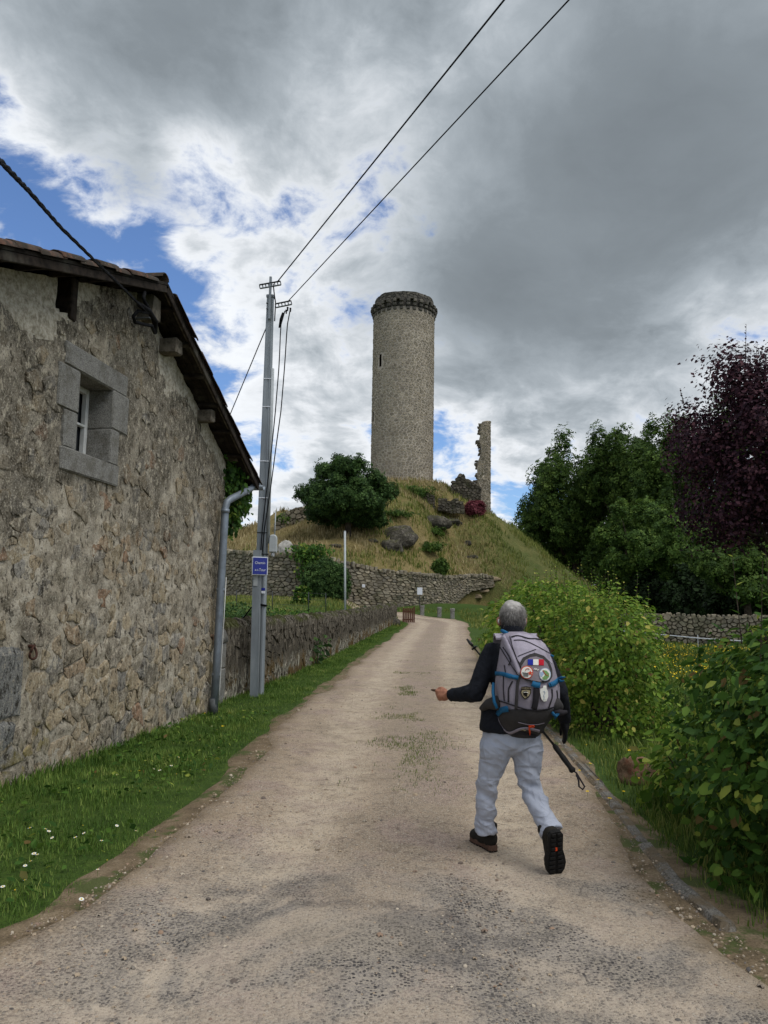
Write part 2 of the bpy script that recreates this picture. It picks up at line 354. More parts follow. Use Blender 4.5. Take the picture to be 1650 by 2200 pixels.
# ------------------------------------------------------------------ materials of the setting
def m_ground(g):
    p = g.pos(); a = g.noise(.35, 5, .6); b = g.noise(6, 6, .65); c = g.noise(45, 3, .6)
    col = g.ramp(g.m('MULTIPLY_ADD', b, .6, g.m('MULTIPLY', a, .4)), [(.3, C('2c3d17')), (.5, C('40551f')), (.68, C('5b6b2c'))])
    col = g.mix(g.mr(c, .35, .7, 0, .55), col, C('1c2710'))
    g.surf(col, .95, g.bump(g.m('ADD', b, g.m('MULTIPLY', c, .6)), .6, .05), .15)
mat('grass_ground', m_ground)
def m_road(g):
    p = g.pos(); x, y, z = g.xyz(p); eu = g.attr('eu')
    big = g.noise(.55, 6, .62); mid = g.noise(3.2, 7, .68); fine = g.noise(70, 4, .7); grit = g.noise(190, 3, .65); patchy = g.noise(1.5, 6, .62, g.vm('ADD', p, (7, 2, 0)))
    v = g.nd('ShaderNodeTexVoronoi', {'Scale': 62.0, 'Vector': p}, feature='F1'); pc = g.nd('ShaderNodeSeparateColor', {0: v.outputs['Color']}).outputs; pr = pc[0]; pebv = v.outputs['Distance']
    inside = g.mr(pebv, .52, .36)
    dirt = g.ramp(g.m('MULTIPLY_ADD', mid, .6, g.m('MULTIPLY', big, .4)), [(.34, C('6d5f50')), (.46, C('8f7d68')), (.56, C('a5917a')), (.70, C('b8a68d'))])
    cen = g.m('MULTIPLY', g.mr(g.m('ABSOLUTE', g.m('SUBTRACT', eu, .51)), .16, .05), g.mr(mid, .40, .58, .2, .75)); dirt = g.mix(cen, dirt, C('6f6152'))
    dirt = g.mix(g.mr(patchy, .47, .62, 0, .75), dirt, C('8c766d'))                      # reddish compacted patches
    tr = g.m('MAXIMUM', g.mr(g.m('ABSOLUTE', g.m('SUBTRACT', eu, .27)), .13, .03), g.mr(g.m('ABSOLUTE', g.m('SUBTRACT', eu, .75)), .13, .03))
    dirt = g.mix(g.m('MULTIPLY', tr, g.mr(mid, .35, .6, .25, .7)), dirt, C('c0af97'))      # pale wheel tracks
    dirt = g.mix(g.mr(fine, .36, .66, 0, .55), dirt, C('bcad98')); dirt = g.mix(g.mr(fine, .46, .32, 0, .6), dirt, C('5b4e42'))
    dirt = g.mix(g.mr(g.noise(11, 7, .72), .53, .64, 0, .55), dirt, C('64574c')); dirt = g.mix(g.mr(grit, .55, .70, 0, .7), dirt, C('43392f')); dirt = g.mix(g.mr(grit, .42, .30, 0, .5), dirt, C('cfc3b0'))
    dirt = g.mix(g.m('MULTIPLY', g.m('MULTIPLY', g.mr(pr, .72, .80), inside), .75), dirt, g.mix(pc[1], C('5d554d'), C('c6bcab')))
    asp = g.ramp(g.m('MULTIPLY_ADD', mid, .6, g.m('MULTIPLY', big, .4)), [(.36, C('5d5853')), (.5, C('7f776f')), (.64, C('a2978b'))])
    asp = g.mix(g.mr(fine, .38, .64, 0, .6), asp, C('aca08d')); asp = g.mix(g.mr(fine, .46, .32, 0, .55), asp, C('4a4743'))
    asp = g.mix(g.m('MULTIPLY', g.m('MULTIPLY', g.mr(pr, .50, .60), inside), g.mr(patchy, .40, .58, .35, 1.0)), asp, g.mix(pc[1], C('29282c'), C('504c4a')))
    asp = g.mix(g.mr(grit, .54, .70, 0, .6), asp, C('36332f')); asp = g.mix(g.mr(grit, .42, .30, 0, .4), asp, C('c4b8a5'))
    tar = g.mr(g.noise(.8, 6, .62, g.vm('ADD', p, (4.3, 1.2, 0)), .8), .52, .66)
    asp = g.mix(g.m('MULTIPLY', tar, .50), asp, g.mix(g.mr(fine, .4, .6), C('38373a'), C('5a5756')))
    sand = g.mr(g.noise(.9, 6, .66, g.vm('ADD', p, (9.3, 7.7, 0)), .5), .46, .57)
    asp = g.mix(g.m('MULTIPLY', sand, .85), asp, g.mix(.35, dirt, C('b9ab9a')))
    ro = g.m('ADD', g.vm('LENGTH', g.vm('MULTIPLY', g.vm('SUBTRACT', p, (-.12, 4.05, 0)), (1.0, 1.55, 0)), out='Value'), g.m('MULTIPLY_ADD', mid, .36, -.18))
    asp = g.mix(g.mr(ro, .58, .30, 0, .22), asp, C('a0937f')); asp = g.mix(g.m('MULTIPLY', g.mr(g.m('ABSOLUTE', g.m('SUBTRACT', ro, .60)), .13, .01), g.m('MULTIPLY', g.mr(g.noise(3.1, 6, .7, g.vm('ADD', p, (1, 8, 0))), .44, .60, 0, .75), g.mr(y, 3.95, 4.35))), asp, C('403e3f'))
    edge = g.m('ADD', y, g.m('MULTIPLY_ADD', g.noise(1.1, 6, .66, g.vm('ADD', p, (2.1, 5.7, 0))), 3.4, -1.7))
    f = g.m('MULTIPLY', g.mr(edge, 5.6, 4.2), g.mr(x, -2.0, -1.0))
    col = g.mix(f, dirt, asp)
    side = g.m('ADD', g.m('ABSOLUTE', g.m('SUBTRACT', eu, .5)), g.m('MULTIPLY_ADD', mid, .22, -.11))
    col = g.mix(g.m('MULTIPLY', g.mr(side, .40, .52), .75), col, C('6a5a42'))
    h = g.m('ADD', g.m('MULTIPLY', fine, .5), g.m('MULTIPLY', g.m('MULTIPLY', g.mr(pr, .5, .6), inside), .5)); h = g.m('ADD', h, g.m('MULTIPLY', mid, 1.0))
    g.surf(col, .95, g.bump(h, .75, .02), .15)
mat('road_surface', m_road)
def m_soil(g):
    b = g.noise(5, 6, .65); c = g.noise(70, 3, .65)
    col = g.ramp(b, [(.3, C('5f5340')), (.5, C('7d6c55')), (.7, C('94836a'))]); col = g.mix(g.mr(c, .35, .7, 0, .5), col, C('3a3122'))
    col = g.mix(g.mr(g.noise(2.6, 6, .66), .50, .58, 0, .85), col, C('47532a'))
    g.surf(col, .95, g.bump(g.m('ADD', b, c), .7, .02), .15)
mat('verge_soil', m_soil)
def m_hill(g):
    a = g.noise(.16, 5, .62); b = g.noise(1.1, 6, .65); c = g.noise(9, 4, .7)
    x, y, z = g.xyz(g.pos())
    f = g.m('ADD', g.m('MULTIPLY_ADD', a, .5, g.m('MULTIPLY', b, .5)), g.mr(x, 6, 16, 0, .22))
    col = g.ramp(f, [(.36, C('8d7d58')), (.5, C('7d7048')), (.62, C('69683e')), (.78, C('545d33'))])
    col = g.mix(g.mr(c, .4, .72, 0, .6), col, C('463c22'))
    g.surf(col, .96, g.bump(g.m('ADD', b, g.m('MULTIPLY', c, .6)), .8, .25), .1)
mat('dry_hill', m_hill)
def blade_mat(name, stops, transl=.3, sc=1.2, k=.4):
    def f(g):
        r = g.attr('rnd'); n = g.mr(g.noise(sc, 5, .62), .3, .7, smooth=False)
        col = g.ramp(g.m('MULTIPLY_ADD', r, 1-k, g.m('MULTIPLY', n, k)), stops)
        g.surf(col, .7, None, .2, transl=transl)
    mat(name, f)
blade_mat('verge_grass', [(.15, C('35501b')), (.38, C('4c6827')), (.6, C('647e36')), (.82, C('8a994c')), (.95, C('a8a266'))], sc=1.6, k=.5)
blade_mat('rough_grass', [(.15, C('37501a')), (.45, C('54692a')), (.7, C('73813a')), (.9, C('948f52'))])
blade_mat('dry_grass', [(.12, C('4f4a2b')), (.3, C('7d7148')), (.5, C('a29168')), (.7, C('b8a880')), (.9, C('70713f'))], sc=.33, k=.6)
blade_mat('hill_green_grass', [(.15, C('4a5a26')), (.45, C('687433')), (.7, C('868746')), (.9, C('a2975c'))], sc=.33, k=.5)

# ------------------------------------------------------------------ ground
def ground_z(x, y):
    x = np.asarray(x, float); y = np.asarray(y, float)
    yy = np.clip(y, 12, 66); z = .0003*(yy-12)**2
    z = z*(1-sstep(7, 15, x))
    lw = -2.75 + .062*(y-13) - 1.2                                    # garden side of the low wall
    left = sstep(0, -2.5, x-lw)
    z = z + left*(sstep(17, 52, y)*1.15 + .15)*sstep(13, 16, y)
    z = z + sstep(58, 69, y)*1.0*(1-left)*(1-sstep(11, 17, x))
    return z
def axis_pts(a, b, step, lo, hi, growth=1.35):
    mid = list(np.arange(a, b+1e-6, step)); l = []; s = step; p = a
    while p > lo: s *= growth; p -= s; l.append(p)
    r = []; s = step; p = b
    while p < hi: s *= growth; p += s; r.append(p)
    return np.array(l[::-1]+mid+r)
gx = axis_pts(-22, 26, .5, -700, 700); gy = axis_pts(-4, 72, .5, -300, 1500)
V, Fc = grid(gx, gy, lambda U, W: np.stack([U, W, ground_z(U, W)], -1))
tag(mk('ground', V, Fc, 'grass_ground', None, True), kind='structure')

# road: edges taken from the photograph
RL = [(-3.0, -2.4), (1.5, -2.25), (2.6, -2.25), (3.3, -2.15), (3.8, -1.85), (4.3, -1.60), (5.45, -1.48), (6.2, -1.40), (9.26, -1.40), (12, -1.3), (15.35, -1.05), (20, -.78), (27.6, -.25), (38, .55), (46, 1.25), (52, 1.7), (56, 1.2), (59, -1.5), (61, -7)]
RR = [(-3.0, 2.3), (1.5, 2.1), (3.2, 1.92), (3.9, 1.80), (4.7, 1.72), (5.6, 1.80), (6.45, 1.90), (8, 2.03), (10.3, 2.2), (13, 2.3), (16, 2.45), (20, 2.7), (27, 3.25), (38, 4.3), (46, 5.15), (52, 5.9), (58, 5.6), (62, 2.0), (64.5, -6)]
def cat_poly(pts, t):
    pts = np.array(pts, float); s = np.linspace(0, 1, len(pts)); return np.stack([np.interp(t, s, pts[:, k]) for k in (0, 1)], -1)
def road_left(y): return np.interp(y, [p[0] for p in RL[:16]], [p[1] for p in RL[:16]])
def road_right(y): return np.interp(y, [p[0] for p in RR[:16]], [p[1] for p in RR[:16]])
t = np.unique(np.concatenate([np.linspace(0, 11/18, 440), np.linspace(11/18, 1, 160)]))
A = cat_poly(RL, t); Bq = cat_poly(RR, t)
jl = fbm(np.stack([A[:, 0]*.8, A[:, 0]*0, A[:, 0]*0+3], -1), 6)*.20; jr = fbm(np.stack([Bq[:, 0]*.8, Bq[:, 0]*0, Bq[:, 0]*0+9], -1), 6)*.16
us = np.linspace(0, 1, 41)
PX = (A[:, 1]+jl)[:, None]*(1-us)+(Bq[:, 1]+jr)[:, None]*us; PY = A[:, 0][:, None]*(1-us)+Bq[:, 0][:, None]*us
rel = fbm(np.stack([PX*.9, PY*.9, PX*0], -1), 4)*.014 - .02*np.exp(-((us[None]-.27)/.1)**2) - .02*np.exp(-((us[None]-.75)/.1)**2)
PZ = ground_z(PX, PY)+.036+rel
PZ[:, 0] = ground_z(PX[:, 0], PY[:, 0])-.02; PZ[:, -1] = ground_z(PX[:, -1], PY[:, -1])-.02
idx = np.arange(PX.size).reshape(PX.shape); Fc = np.stack([idx[:-1, :-1], idx[:-1, 1:], idx[1:, 1:], idx[1:, :-1]], -1).reshape(-1, 4)
tag(mk('road', np.stack([PX, PY, PZ], -1).reshape(-1, 3), Fc, 'road_surface', None, True, {'eu': np.repeat(us[None], len(t), 0).ravel()}), kind='structure')
# bare soil beside the road edges
for side in (-1, 1):
    ys = np.linspace(-1, 30, 400); e = road_left(ys) if side < 0 else road_right(ys)
    wd = .16 + .16*fbm(np.stack([ys*.8, ys*0+side*5, ys*0], -1), 4) + (.9*np.exp(-((ys-2.9)/.6)**2) if side < 0 else .25*np.exp(-((ys-4.2)/1.6)**2))
    wd = np.clip(wd, .02, 2); k = np.linspace(-.35, 1, 9)
    X = e[:, None] + side*np.where(k[None] < 0, -k[None]*-.5, k[None]*wd[:, None]); Y = np.repeat(ys[:, None], 9, 1)
    Z = ground_z(X, Y)+.017*(1-np.clip(k[None], 0, 1)**4)-.001 + .004*fbm(np.stack([X*4, Y*4, X*0], -1), 2)
    idx = np.arange(X.size).reshape(X.shape); Fc = np.stack([idx[:-1, :-1], idx[:-1, 1:], idx[1:, 1:], idx[1:, :-1]], -1).reshape(-1, 4)
    tag(mk('path_edge', np.stack([X, Y, Z], -1).reshape(-1, 3), Fc, 'verge_soil', None, True), kind='structure')

# ------------------------------------------------------------------ the castle mound
MC = np.array([2.6, 90.0])                       # mound centre, under the tower
WALLPX = [(395, 1172, 1275, 74), (490, 1186, 1279, 67), (560, 1194, 1286, 64), (650, 1192, 1292, 62.5), (700, 1202, 1295, 62), (760, 1216, 1298, 62.5), (830, 1230, 1301, 64), (900, 1236, 1302, 66), (945, 1240, 1301, 69), (975, 1243, 1290, 72.5), (1010, 1238, 1262, 75), (1060, 1240, 1252, 77)]
WT = np.array([at(px, a, D) for px, a, b, D in WALLPX]); WB = np.array([at(px, b+2, D) for px, a, b, D in WALLPX])
WT0 = WT; _s = np.concatenate([[0], np.cumsum(np.hypot(*np.diff(WT[:, :2], axis=0).T))]); _q = np.linspace(0, _s[-1], 160); WTd = np.stack([np.interp(_q, _s, WT[:, k]) for k in range(3)], -1); WT = WTd
wang = np.unwrap(np.arctan2(WT[:, 1]-MC[1], WT[:, 0]-MC[0])); wrad = np.hypot(WT[:, 0]-MC[0], WT[:, 1]-MC[1])-.35; wz = WT[:, 2]-.05; WT = WT0
def mound_rim(th):
    """outer radius and height of the mound for an angle"""
    th = np.asarray(th, float); a0, a1 = wang[0], wang[-1]       # a0 (left) < a1 (right), both negative or beyond -pi
    ta = np.where(th < a0-.8, th+2*math.pi, th)
    R = np.interp(ta, [a0-.8, a0-.25, *wang, a1+.07, a1+.18, a1+.5, a1+.9, a1+1.6, a1+3.2, a0-.8+2*math.pi], [36, 31, *wrad, 17.5, 21.5, 25.5, 27.5, 28, 28, 36])
    Z = np.interp(ta, [a0-.8, a0-.25, *wang, a1+.07, a1+.18, a1+.5, a1+.9, a1+1.6, a1+3.2, a0-.8+2*math.pi], [0, .6, *wz, 2.6, .9, .1, -.3, -.3, .0, 0])
    return R, Z
def mound_z(x, y):
    x = np.asarray(x, float); y = np.asarray(y, float); dx, dy = x-MC[0], y-MC[1]; r = np.hypot(dx, dy); th = np.arctan2(dy, dx)
    th = np.where(th > 1.6, th-2*math.pi, th)
    R, Z = mound_rim(th); tt = np.clip((r-4.6)/(R-4.6), 0, 1.0); s = tt - .025*np.sin(tt*2*math.pi)
    z = 15.7+(Z-15.7)*s
    n = fbm(np.stack([x*.28, y*.28, x*0+2], -1), 5)
    n = n + .35*np.abs(fbm(np.stack([x*.6, y*.6, x*0+8], -1), 3)) - .25*np.sin(tt*19+3*n)*(x < 10)
    z = z + n*1.15*np.sin(np.clip(tt, 0, 1)*math.pi)
    return np.where(r > R+.01, -5.0, z)
th = np.linspace(-2*math.pi+1.6, 1.6, 241); tr = np.concatenate([[0], np.linspace(.06, 1, 70)])
TH, TR = np.meshgrid(th, tr); Rr, _ = mound_rim(TH); RR_ = np.where(TR == 0, .01, 3.0+(Rr-3.0)*TR)*1.0
RR_ = np.minimum(RR_, Rr); X = MC[0]+RR_*np.cos(TH); Y = MC[1]+RR_*np.sin(TH); Z = mound_z(X, Y)
X = np.vstack([X, X[-1:]*1.0]); Y = np.vstack([Y, Y[-1:]]); Z = np.vstack([Z, Z[-1:]*0-2])     # skirt below the rim
idx = np.arange(X.size).reshape(X.shape); Fc = np.stack([idx[:-1, :-1], idx[:-1, 1:], idx[1:, 1:], idx[1:, :-1]], -1).reshape(-1, 4)
tag(mk('mound', np.stack([X, Y, Z], -1).reshape(-1, 3), Fc, 'dry_hill', None, True), kind='structure')
def any_z(x, y): return np.maximum(ground_z(x, y), mound_z(x, y))
# far rising land behind, so the horizon is closed
V, Fc = grid(np.linspace(-500, 500, 60), np.linspace(150, 700, 24), lambda U, W: np.stack([U, W, -2+sstep(150, 500, W)*(9+4*fbm(np.stack([U*.008, W*.008, U*0], -1), 3))], -1))
tag(mk('far_hills', V, Fc, 'grass_ground', None, True), kind='structure')

# ------------------------------------------------------------------ stone materials
def stone_mat(name, stops, lichen=C('5d5a50'), dark=C('2f2b24'), pale=C('b5ab97'), scale=1.0, lich=.5, bumpd=.012, moss=None):
    def f(g):
        r = g.attr('rnd'); a = g.noise(7*scale, 6, .65); b = g.noise(38*scale, 5, .7); c = g.noise(1.6*scale, 5, .6)
        col = g.ramp(r, stops)
        col = g.mix(g.mr(a, .38, .68, 0, .55), col, g.mix(.5, col, dark))
        col = g.mix(g.m('MULTIPLY', g.mr(c, .42, .66), lich), col, lichen)
        col = g.mix(g.mr(b, .55, .72, 0, .5), col, pale); col = g.mix(g.mr(b, .44, .28, 0, .65), col, dark)
        if moss: col = g.mix(g.m('MULTIPLY', g.mr(g.noise(2.3*scale, 5, .65, g.vm('ADD', g.pos(), (5, 3, 8))), .52, .62), moss[1]), col, moss[0])
        g.surf(col, .95, g.bump(g.m('ADD', a, g.m('MULTIPLY', b, .7)), .7, bumpd), .15)
    mat(name, f)
stone_mat('rampart_stone', [(0, C('7c7466')), (.3, C('958b78')), (.55, C('857a66')), (.8, C('a59b86')), (1, C('6a655b'))], scale=.6, lich=.55, bumpd=.04, moss=(C('4f5138'), .5))
def m_mortar(g):
    a = g.noise(3, 6, .7); b = g.noise(25, 5, .7); col = g.ramp(a, [(.3, C('3f3a30')), (.6, C('6a6252'))]); col = g.mix(g.mr(b, .4, .7, 0, .6), col, C('2c2922'))
    g.surf(col, .97, g.bump(g.m('ADD', a, b), .8, .04), .1)
mat('rampart_core', m_mortar)

# ------------------------------------------------------------------ retaining wall at the foot of the mound
ram = thing('retaining_wall', 'long weathered rubble wall holding the foot of the grassy mound', 'wall', WB[5])
seg = np.concatenate([[0], np.cumsum(np.hypot(*np.diff(WT[:, :2], axis=0).T))]); SL = seg[-1]
def ram_fn(u, v, d):
    u = np.asarray(u, float); P = [np.interp(u, seg, WB[:, k]) for k in range(3)]; zt = np.interp(u, seg, WT[:, 2]); H = 5.2
    tx, ty = np.interp(u+.6, seg, WT[:, 0])-np.interp(u-.6, seg, WT[:, 0]), np.interp(u+.6, seg, WT[:, 1])-np.interp(u-.6, seg, WT[:, 1]); L = np.hypot(tx, ty)+1e-9
    nx, ny = ty/L, -tx/L
    return np.stack([P[0]+nx*d, P[1]+ny*d, P[2]-.3+(zt-P[2]+.3)*np.asarray(v)/H], -1)
uu = np.linspace(0, SL, 120)
V, Fc = grid(uu, np.linspace(0, 5.2, 10), lambda U, W: ram_fn(U, W, .12*fbm(np.stack([U, W, U*0], -1), 3)))
top = ram_fn(uu, np.full_like(uu, 5.2), np.full_like(uu, .02)); back = ram_fn(uu, np.full_like(uu, 5.2), np.full_like(uu, -1.4)); nb = len(V)
V = np.vstack([V, top, back]); k = np.arange(119); Fc = np.vstack([Fc, np.stack([nb+k, nb+k+1, nb+120+k+1, nb+120+k], -1)])
mk('core', V, Fc, 'rampart_core', ram, True)
pts = rows_pts(SL, 5.2, .52, .34, .4); rubble(ram, voronoi(pts, SL, 5.2, 1.35), ram_fn, .035, .10, 'rampart_stone', rough=.12, nch=1, lo=True)
# coping stones standing on edge along its top
cs = 0
for u in np.arange(.2, SL-.2, .42):
    c = ram_fn(np.array([u]), np.array([5.2]), np.array([-.05]))[0]; c2 = ram_fn(np.array([u+.3]), np.array([5.2]), np.array([-.05]))[0]
    X_, Y_, Z_ = axes(c2-c); b = MB().box(c+np.array([0, 0, random.uniform(.02, .12)]), (random.uniform(.2, .4), random.uniform(.4, .6), random.uniform(.2, .42)), (X_, Y_, Z_), .05, random.random(), .05)
    b.build('coping_stone', 'rampart_stone', ram, attrs=True, pivot=c)
# ------------------------------------------------------------------ the stone house on the left
HA, HB = onz(0, 1695), onz(455, 1530)
HU = (HB-HA)/np.linalg.norm(HB-HA); HN = np.array([HU[1], -HU[0], 0.0]); ZUP = np.array([0, 0, 1.0])
def hw(s, t, d=0.0):
    s, t, d = np.broadcast_arrays(np.asarray(s, float), np.asarray(t, float), np.asarray(d, float))
    return HB - HU*s[..., None] + ZUP*t[..., None] + HN*d[..., None]
def wp(px, py, d=0.0):
    v = ray(px, py); P = CAM + v*np.dot(HB+HN*d-CAM, HN)/np.dot(v, HN); return -np.dot(P-HB, HU), P[2]
OV = .35
(apS, apZ), (faS, faZ), (neS, neZ) = wp(365, 590, OV), wp(560, 1025, OV), wp(0, 497, OV)
kF, kN = (apZ-faZ)/(apS-faS), (apZ-neZ)/(neS-apS)
def roof_top(s): s = np.asarray(s, float); return np.where(s < apS, apZ-(apS-s)*kF, apZ-(s-apS)*kN)
def under(s): return roof_top(s)-.20
S0, S1 = -.15, 7.2

def weathered(g, col, zlo, zhi):
    p = g.pos(); x, y, z = g.xyz(p); st = g.vm('MULTIPLY', p, (1, 1, .55))
    f = g.noise(15, 8, .74, st); f2 = g.noise(48, 5, .72); big = g.noise(1.5, 6, .64)
    up = g.m('ADD', g.mr(z, .6, 4.0, -.13, .15), g.m('MULTIPLY_ADD', big, 1.2, -.6))
    gl = g.mr(g.m('ADD', up, g.m('MULTIPLY_ADD', f, 1.1, -.55)), -.06, .16)
    col = g.mix(g.m('MULTIPLY', gl, .78), col, g.ramp(f2, [(.36, C('433f37')), (.52, C('625c51')), (.66, C('827b6d'))]))
    col = g.mix(g.mr(f, .475, .39, 0, .85), col, C('2b261e'))
    col = g.mix(g.mr(f, .535, .61, 0, .70), col, C('bcb29d'))
    col = g.mix(g.mr(f2, .57, .66, 0, .7), col, C('c4bdab')); col = g.mix(g.mr(f2, .44, .35, 0, .75), col, C('241f19'))
    return col, g.m('ADD', g.m('MULTIPLY', f, 1.4), g.m('MULTIPLY', f2, .6))
def m_hwall(g):
    pl = g.attr('pl'); a = g.noise(4.5, 7, .68)
    col = g.ramp(a, [(.34, C('7b7362')), (.48, C('9b917f')), (.6, C('b4ab99'))])
    col, h = weathered(g, col, 0, 0)
    pale = g.ramp(g.noise(20, 6, .7), [(.36, C('857d6c')), (.5, C('aca493')), (.64, C('c4bdad'))])
    col = g.mix(g.mr(pl, .45, .55), col, pale)
    g.surf(col, .97, g.bump(h, .9, .022), .1)
mat('house_mortar', m_hwall)
def m_hstone(g):
    z = g.xyz(g.pos())[2]; r = g.attr('rnd')
    col = g.ramp(r, [(0, C('8b816f')), (.12, C('a09077')), (.26, C('918878')), (.40, C('a6967b')), (.54, C('7f7b73')), (.66, C('988a70')), (.78, C('ab9c82')), (.86, C('8f8a80')), (.93, C('a08b71')), (.97, C('977a62')), (1, C('6d6558'))], 'CONSTANT')
    a = g.noise(8, 7, .7); col = g.mix(g.mr(a, .40, .62, 0, .5), col, C('6b604f'))
    col, h = weathered(g, col, 0, 0)
    col = g.mix(g.m('MULTIPLY', g.mr(g.noise(1.8, 5, .65), .56, .66), g.mr(z, 1.0, .2, 0, .55)), col, C('7d7136'))
    g.surf(col, .96, g.bump(g.m('ADD', a, h), .9, .018), .12)
mat('house_stone', m_hstone)
def m_granite(g):
    a = g.noise(120, 4, .75); b = g.noise(5, 6, .66); c = g.noise(24, 6, .72)
    col = g.ramp(a, [(.38, C('4f4e4a')), (.5, C('7d7b75')), (.62, C('9f9c94'))]); col = g.mix(g.mr(b, .46, .64, 0, .55), col, C('575348')); col = g.mix(g.mr(c, .54, .66, 0, .6), col, C('45423a')); col = g.mix(g.mr(c, .40, .30, 0, .5), col, C('a9a597'))
    g.surf(col, .94, g.bump(g.m('ADD', a, g.m('MULTIPLY', c, 1.4)), .6, .014), .15)
mat('granite', m_granite)
def m_granite_old(g):
    a = g.noise(110, 4, .75); col = g.ramp(a, [(.38, C('5a5a57')), (.5, C('83827d')), (.62, C('a3a19a'))]); col, h = weathered(g, col, 0, 0); g.surf(col, .95, g.bump(g.m('ADD', a, h), .8, .03), .12)
mat('granite_old', m_granite_old)
def m_wood(base, name, dark):
    def f(g):
        p = g.obj(); a = g.noise(14, 5, .65, g.vm('MULTIPLY', p, (1, 1, 1))); b = g.noise(3, 5, .6)
        col = g.mix(g.mr(a, .35, .68), C(base), C(dark)); col = g.mix(g.mr(b, .5, .7, 0, .5), col, C('5d5a50'))
        g.surf(col, .9, g.bump(a, .5, .01), .15)
    mat(name, f)
m_wood('352d26', 'old_timber', '1c1713'); m_wood('2d2721', 'soffit_board', '16120f'); m_wood('6d665a', 'grey_timber', '443e35')
def m_tile(g):
    r = g.nd('ShaderNodeObjectInfo').outputs['Random']; r2 = g.attr('rnd'); a = g.noise(6, 6, .7); b = g.noise(30, 5, .7)
    col = g.ramp(g.m('FRACT', g.m('ADD', r, r2)), [(0, C('5c4539')), (.4, C('6a4e40')), (.7, C('4f4239')), (1, C('725a49'))])
    col = g.mix(g.mr(a, .36, .56, 0, .9), col, C('35322c')); col = g.mix(g.mr(b, .58, .72, 0, .6), col, C('7c7868'))
    g.surf(col, .95, g.bump(g.m('ADD', a, b), .5, .01), .12)
mat('roof_tile', m_tile)
def simple(name, col, rough=.6, spec=.3, metal=0.0, var=.25, scale=12, bump=.0, dark='1c1a17'):
    def f(g):
        a = g.noise(scale, 5, .65); c = g.mix(g.mr(a, .35, .75, 0, var), C(col), C(dark))
        g.surf(c, g.mr(a, .3, .7, rough*.85, min(1, rough*1.15)), g.bump(a, bump, .01) if bump else None, spec, metal)
    return mat(name, f)
simple('zinc_pipe', '7c848c', .5, .4, .35, .35, 5); simple('white_paint', 'c9c9c4', .5, .4, 0, .2, 9); simple('cast_grey', '595c5c', .7, .3, .2, .3, 20)
simple('rust_iron', '4a2f24', .8, .3, .3, .5, 40); simple('black_cable', '0c0c0e', .8, .12, 0, .1); simple('void_dark', '17140f', .95, .05)
def m_glass(g):
    b = g.nd('ShaderNodeBsdfPrincipled', {'Base Color': (.012, .014, .016), 'Roughness': .06, 'Specular IOR Level': .6}); o = g.nd('ShaderNodeOutputMaterial'); g.L.new(b.outputs[0], o.inputs[0])
mat('dark_glass', m_glass)

house = thing('stone_house', 'old rubble stone house with tiled gable roof and one small granite framed window', 'house', HB)
WS0, WS1, WZ0, WZ1 = 3.50, 4.18, 3.17, 4.00      # window opening
VS0, VS1, VZ0, VZ1 = 4.36, 4.68, 4.50, 4.88      # beam hole below the near slope
def plaster(s, t):
    n = fbm(np.stack([s*1.6, t*1.6, s*0+4], -1), 4); drop = under(s)-t
    p = (drop < .16+.22*np.clip(n+.3, 0, 1) + .45*np.exp(-((s-4.9)/.55)**2)*(n+.6) + .30*np.exp(-((s-2.2)/.3)**2)*(n+.6)).astype(float)*np.where(s > 2.8, np.where(s > 3.9, 1, .35), 1)
    return p
su = np.arange(S0, S1+.001, .035); tv = np.linspace(0, 1, 150)
U, Vv = np.meshgrid(su, tv); T = -.35+(under(U)+.35-.02)*Vv
D = .018*fbm(np.stack([U*3, T*3, U*0], -1), 3)+.026*fbm(np.stack([U*11, T*11, U*0+3], -1), 4)
P = hw(U, T, D).reshape(-1, 3); idx = np.arange(U.size).reshape(U.shape)
cu, ct = (U[:-1, :-1]+U[1:, 1:])/2, (T[:-1, :-1]+T[1:, 1:])/2
keep = ~(((cu > WS0-.02) & (cu < WS1+.02) & (ct > WZ0-.02) & (ct < WZ1+.02)) | ((cu > VS0) & (cu < VS1) & (ct > VZ0) & (ct < VZ1)))
Fc = np.stack([idx[:-1, :-1], idx[1:, :-1], idx[1:, 1:], idx[:-1, 1:]], -1)[keep]
mk('gable_wall', P, Fc, 'house_mortar', house, True, {'pl': plaster(U, T).ravel()})
# the other three walls
b = MB(); HD = 7.0
for (s, d0, d1) in ((S0, -HD, -.01), (S1, -HD, -.01)):
    zt = float(under(s)); b.add([hw(s, -.3, d0), hw(s, -.3, d1), hw(s, zt, d1), hw(s, zt, d0)], [(0, 1, 2, 3)])
b.add([hw(S0, -.3, -HD), hw(S1, -.3, -HD), hw(S1, float(under(S1)), -HD), hw(apS, float(under(apS)), -HD), hw(S0, float(under(S0)), -HD)], [(0, 1, 2, 3, 4)])
b.build('side_walls', 'house_mortar', house)
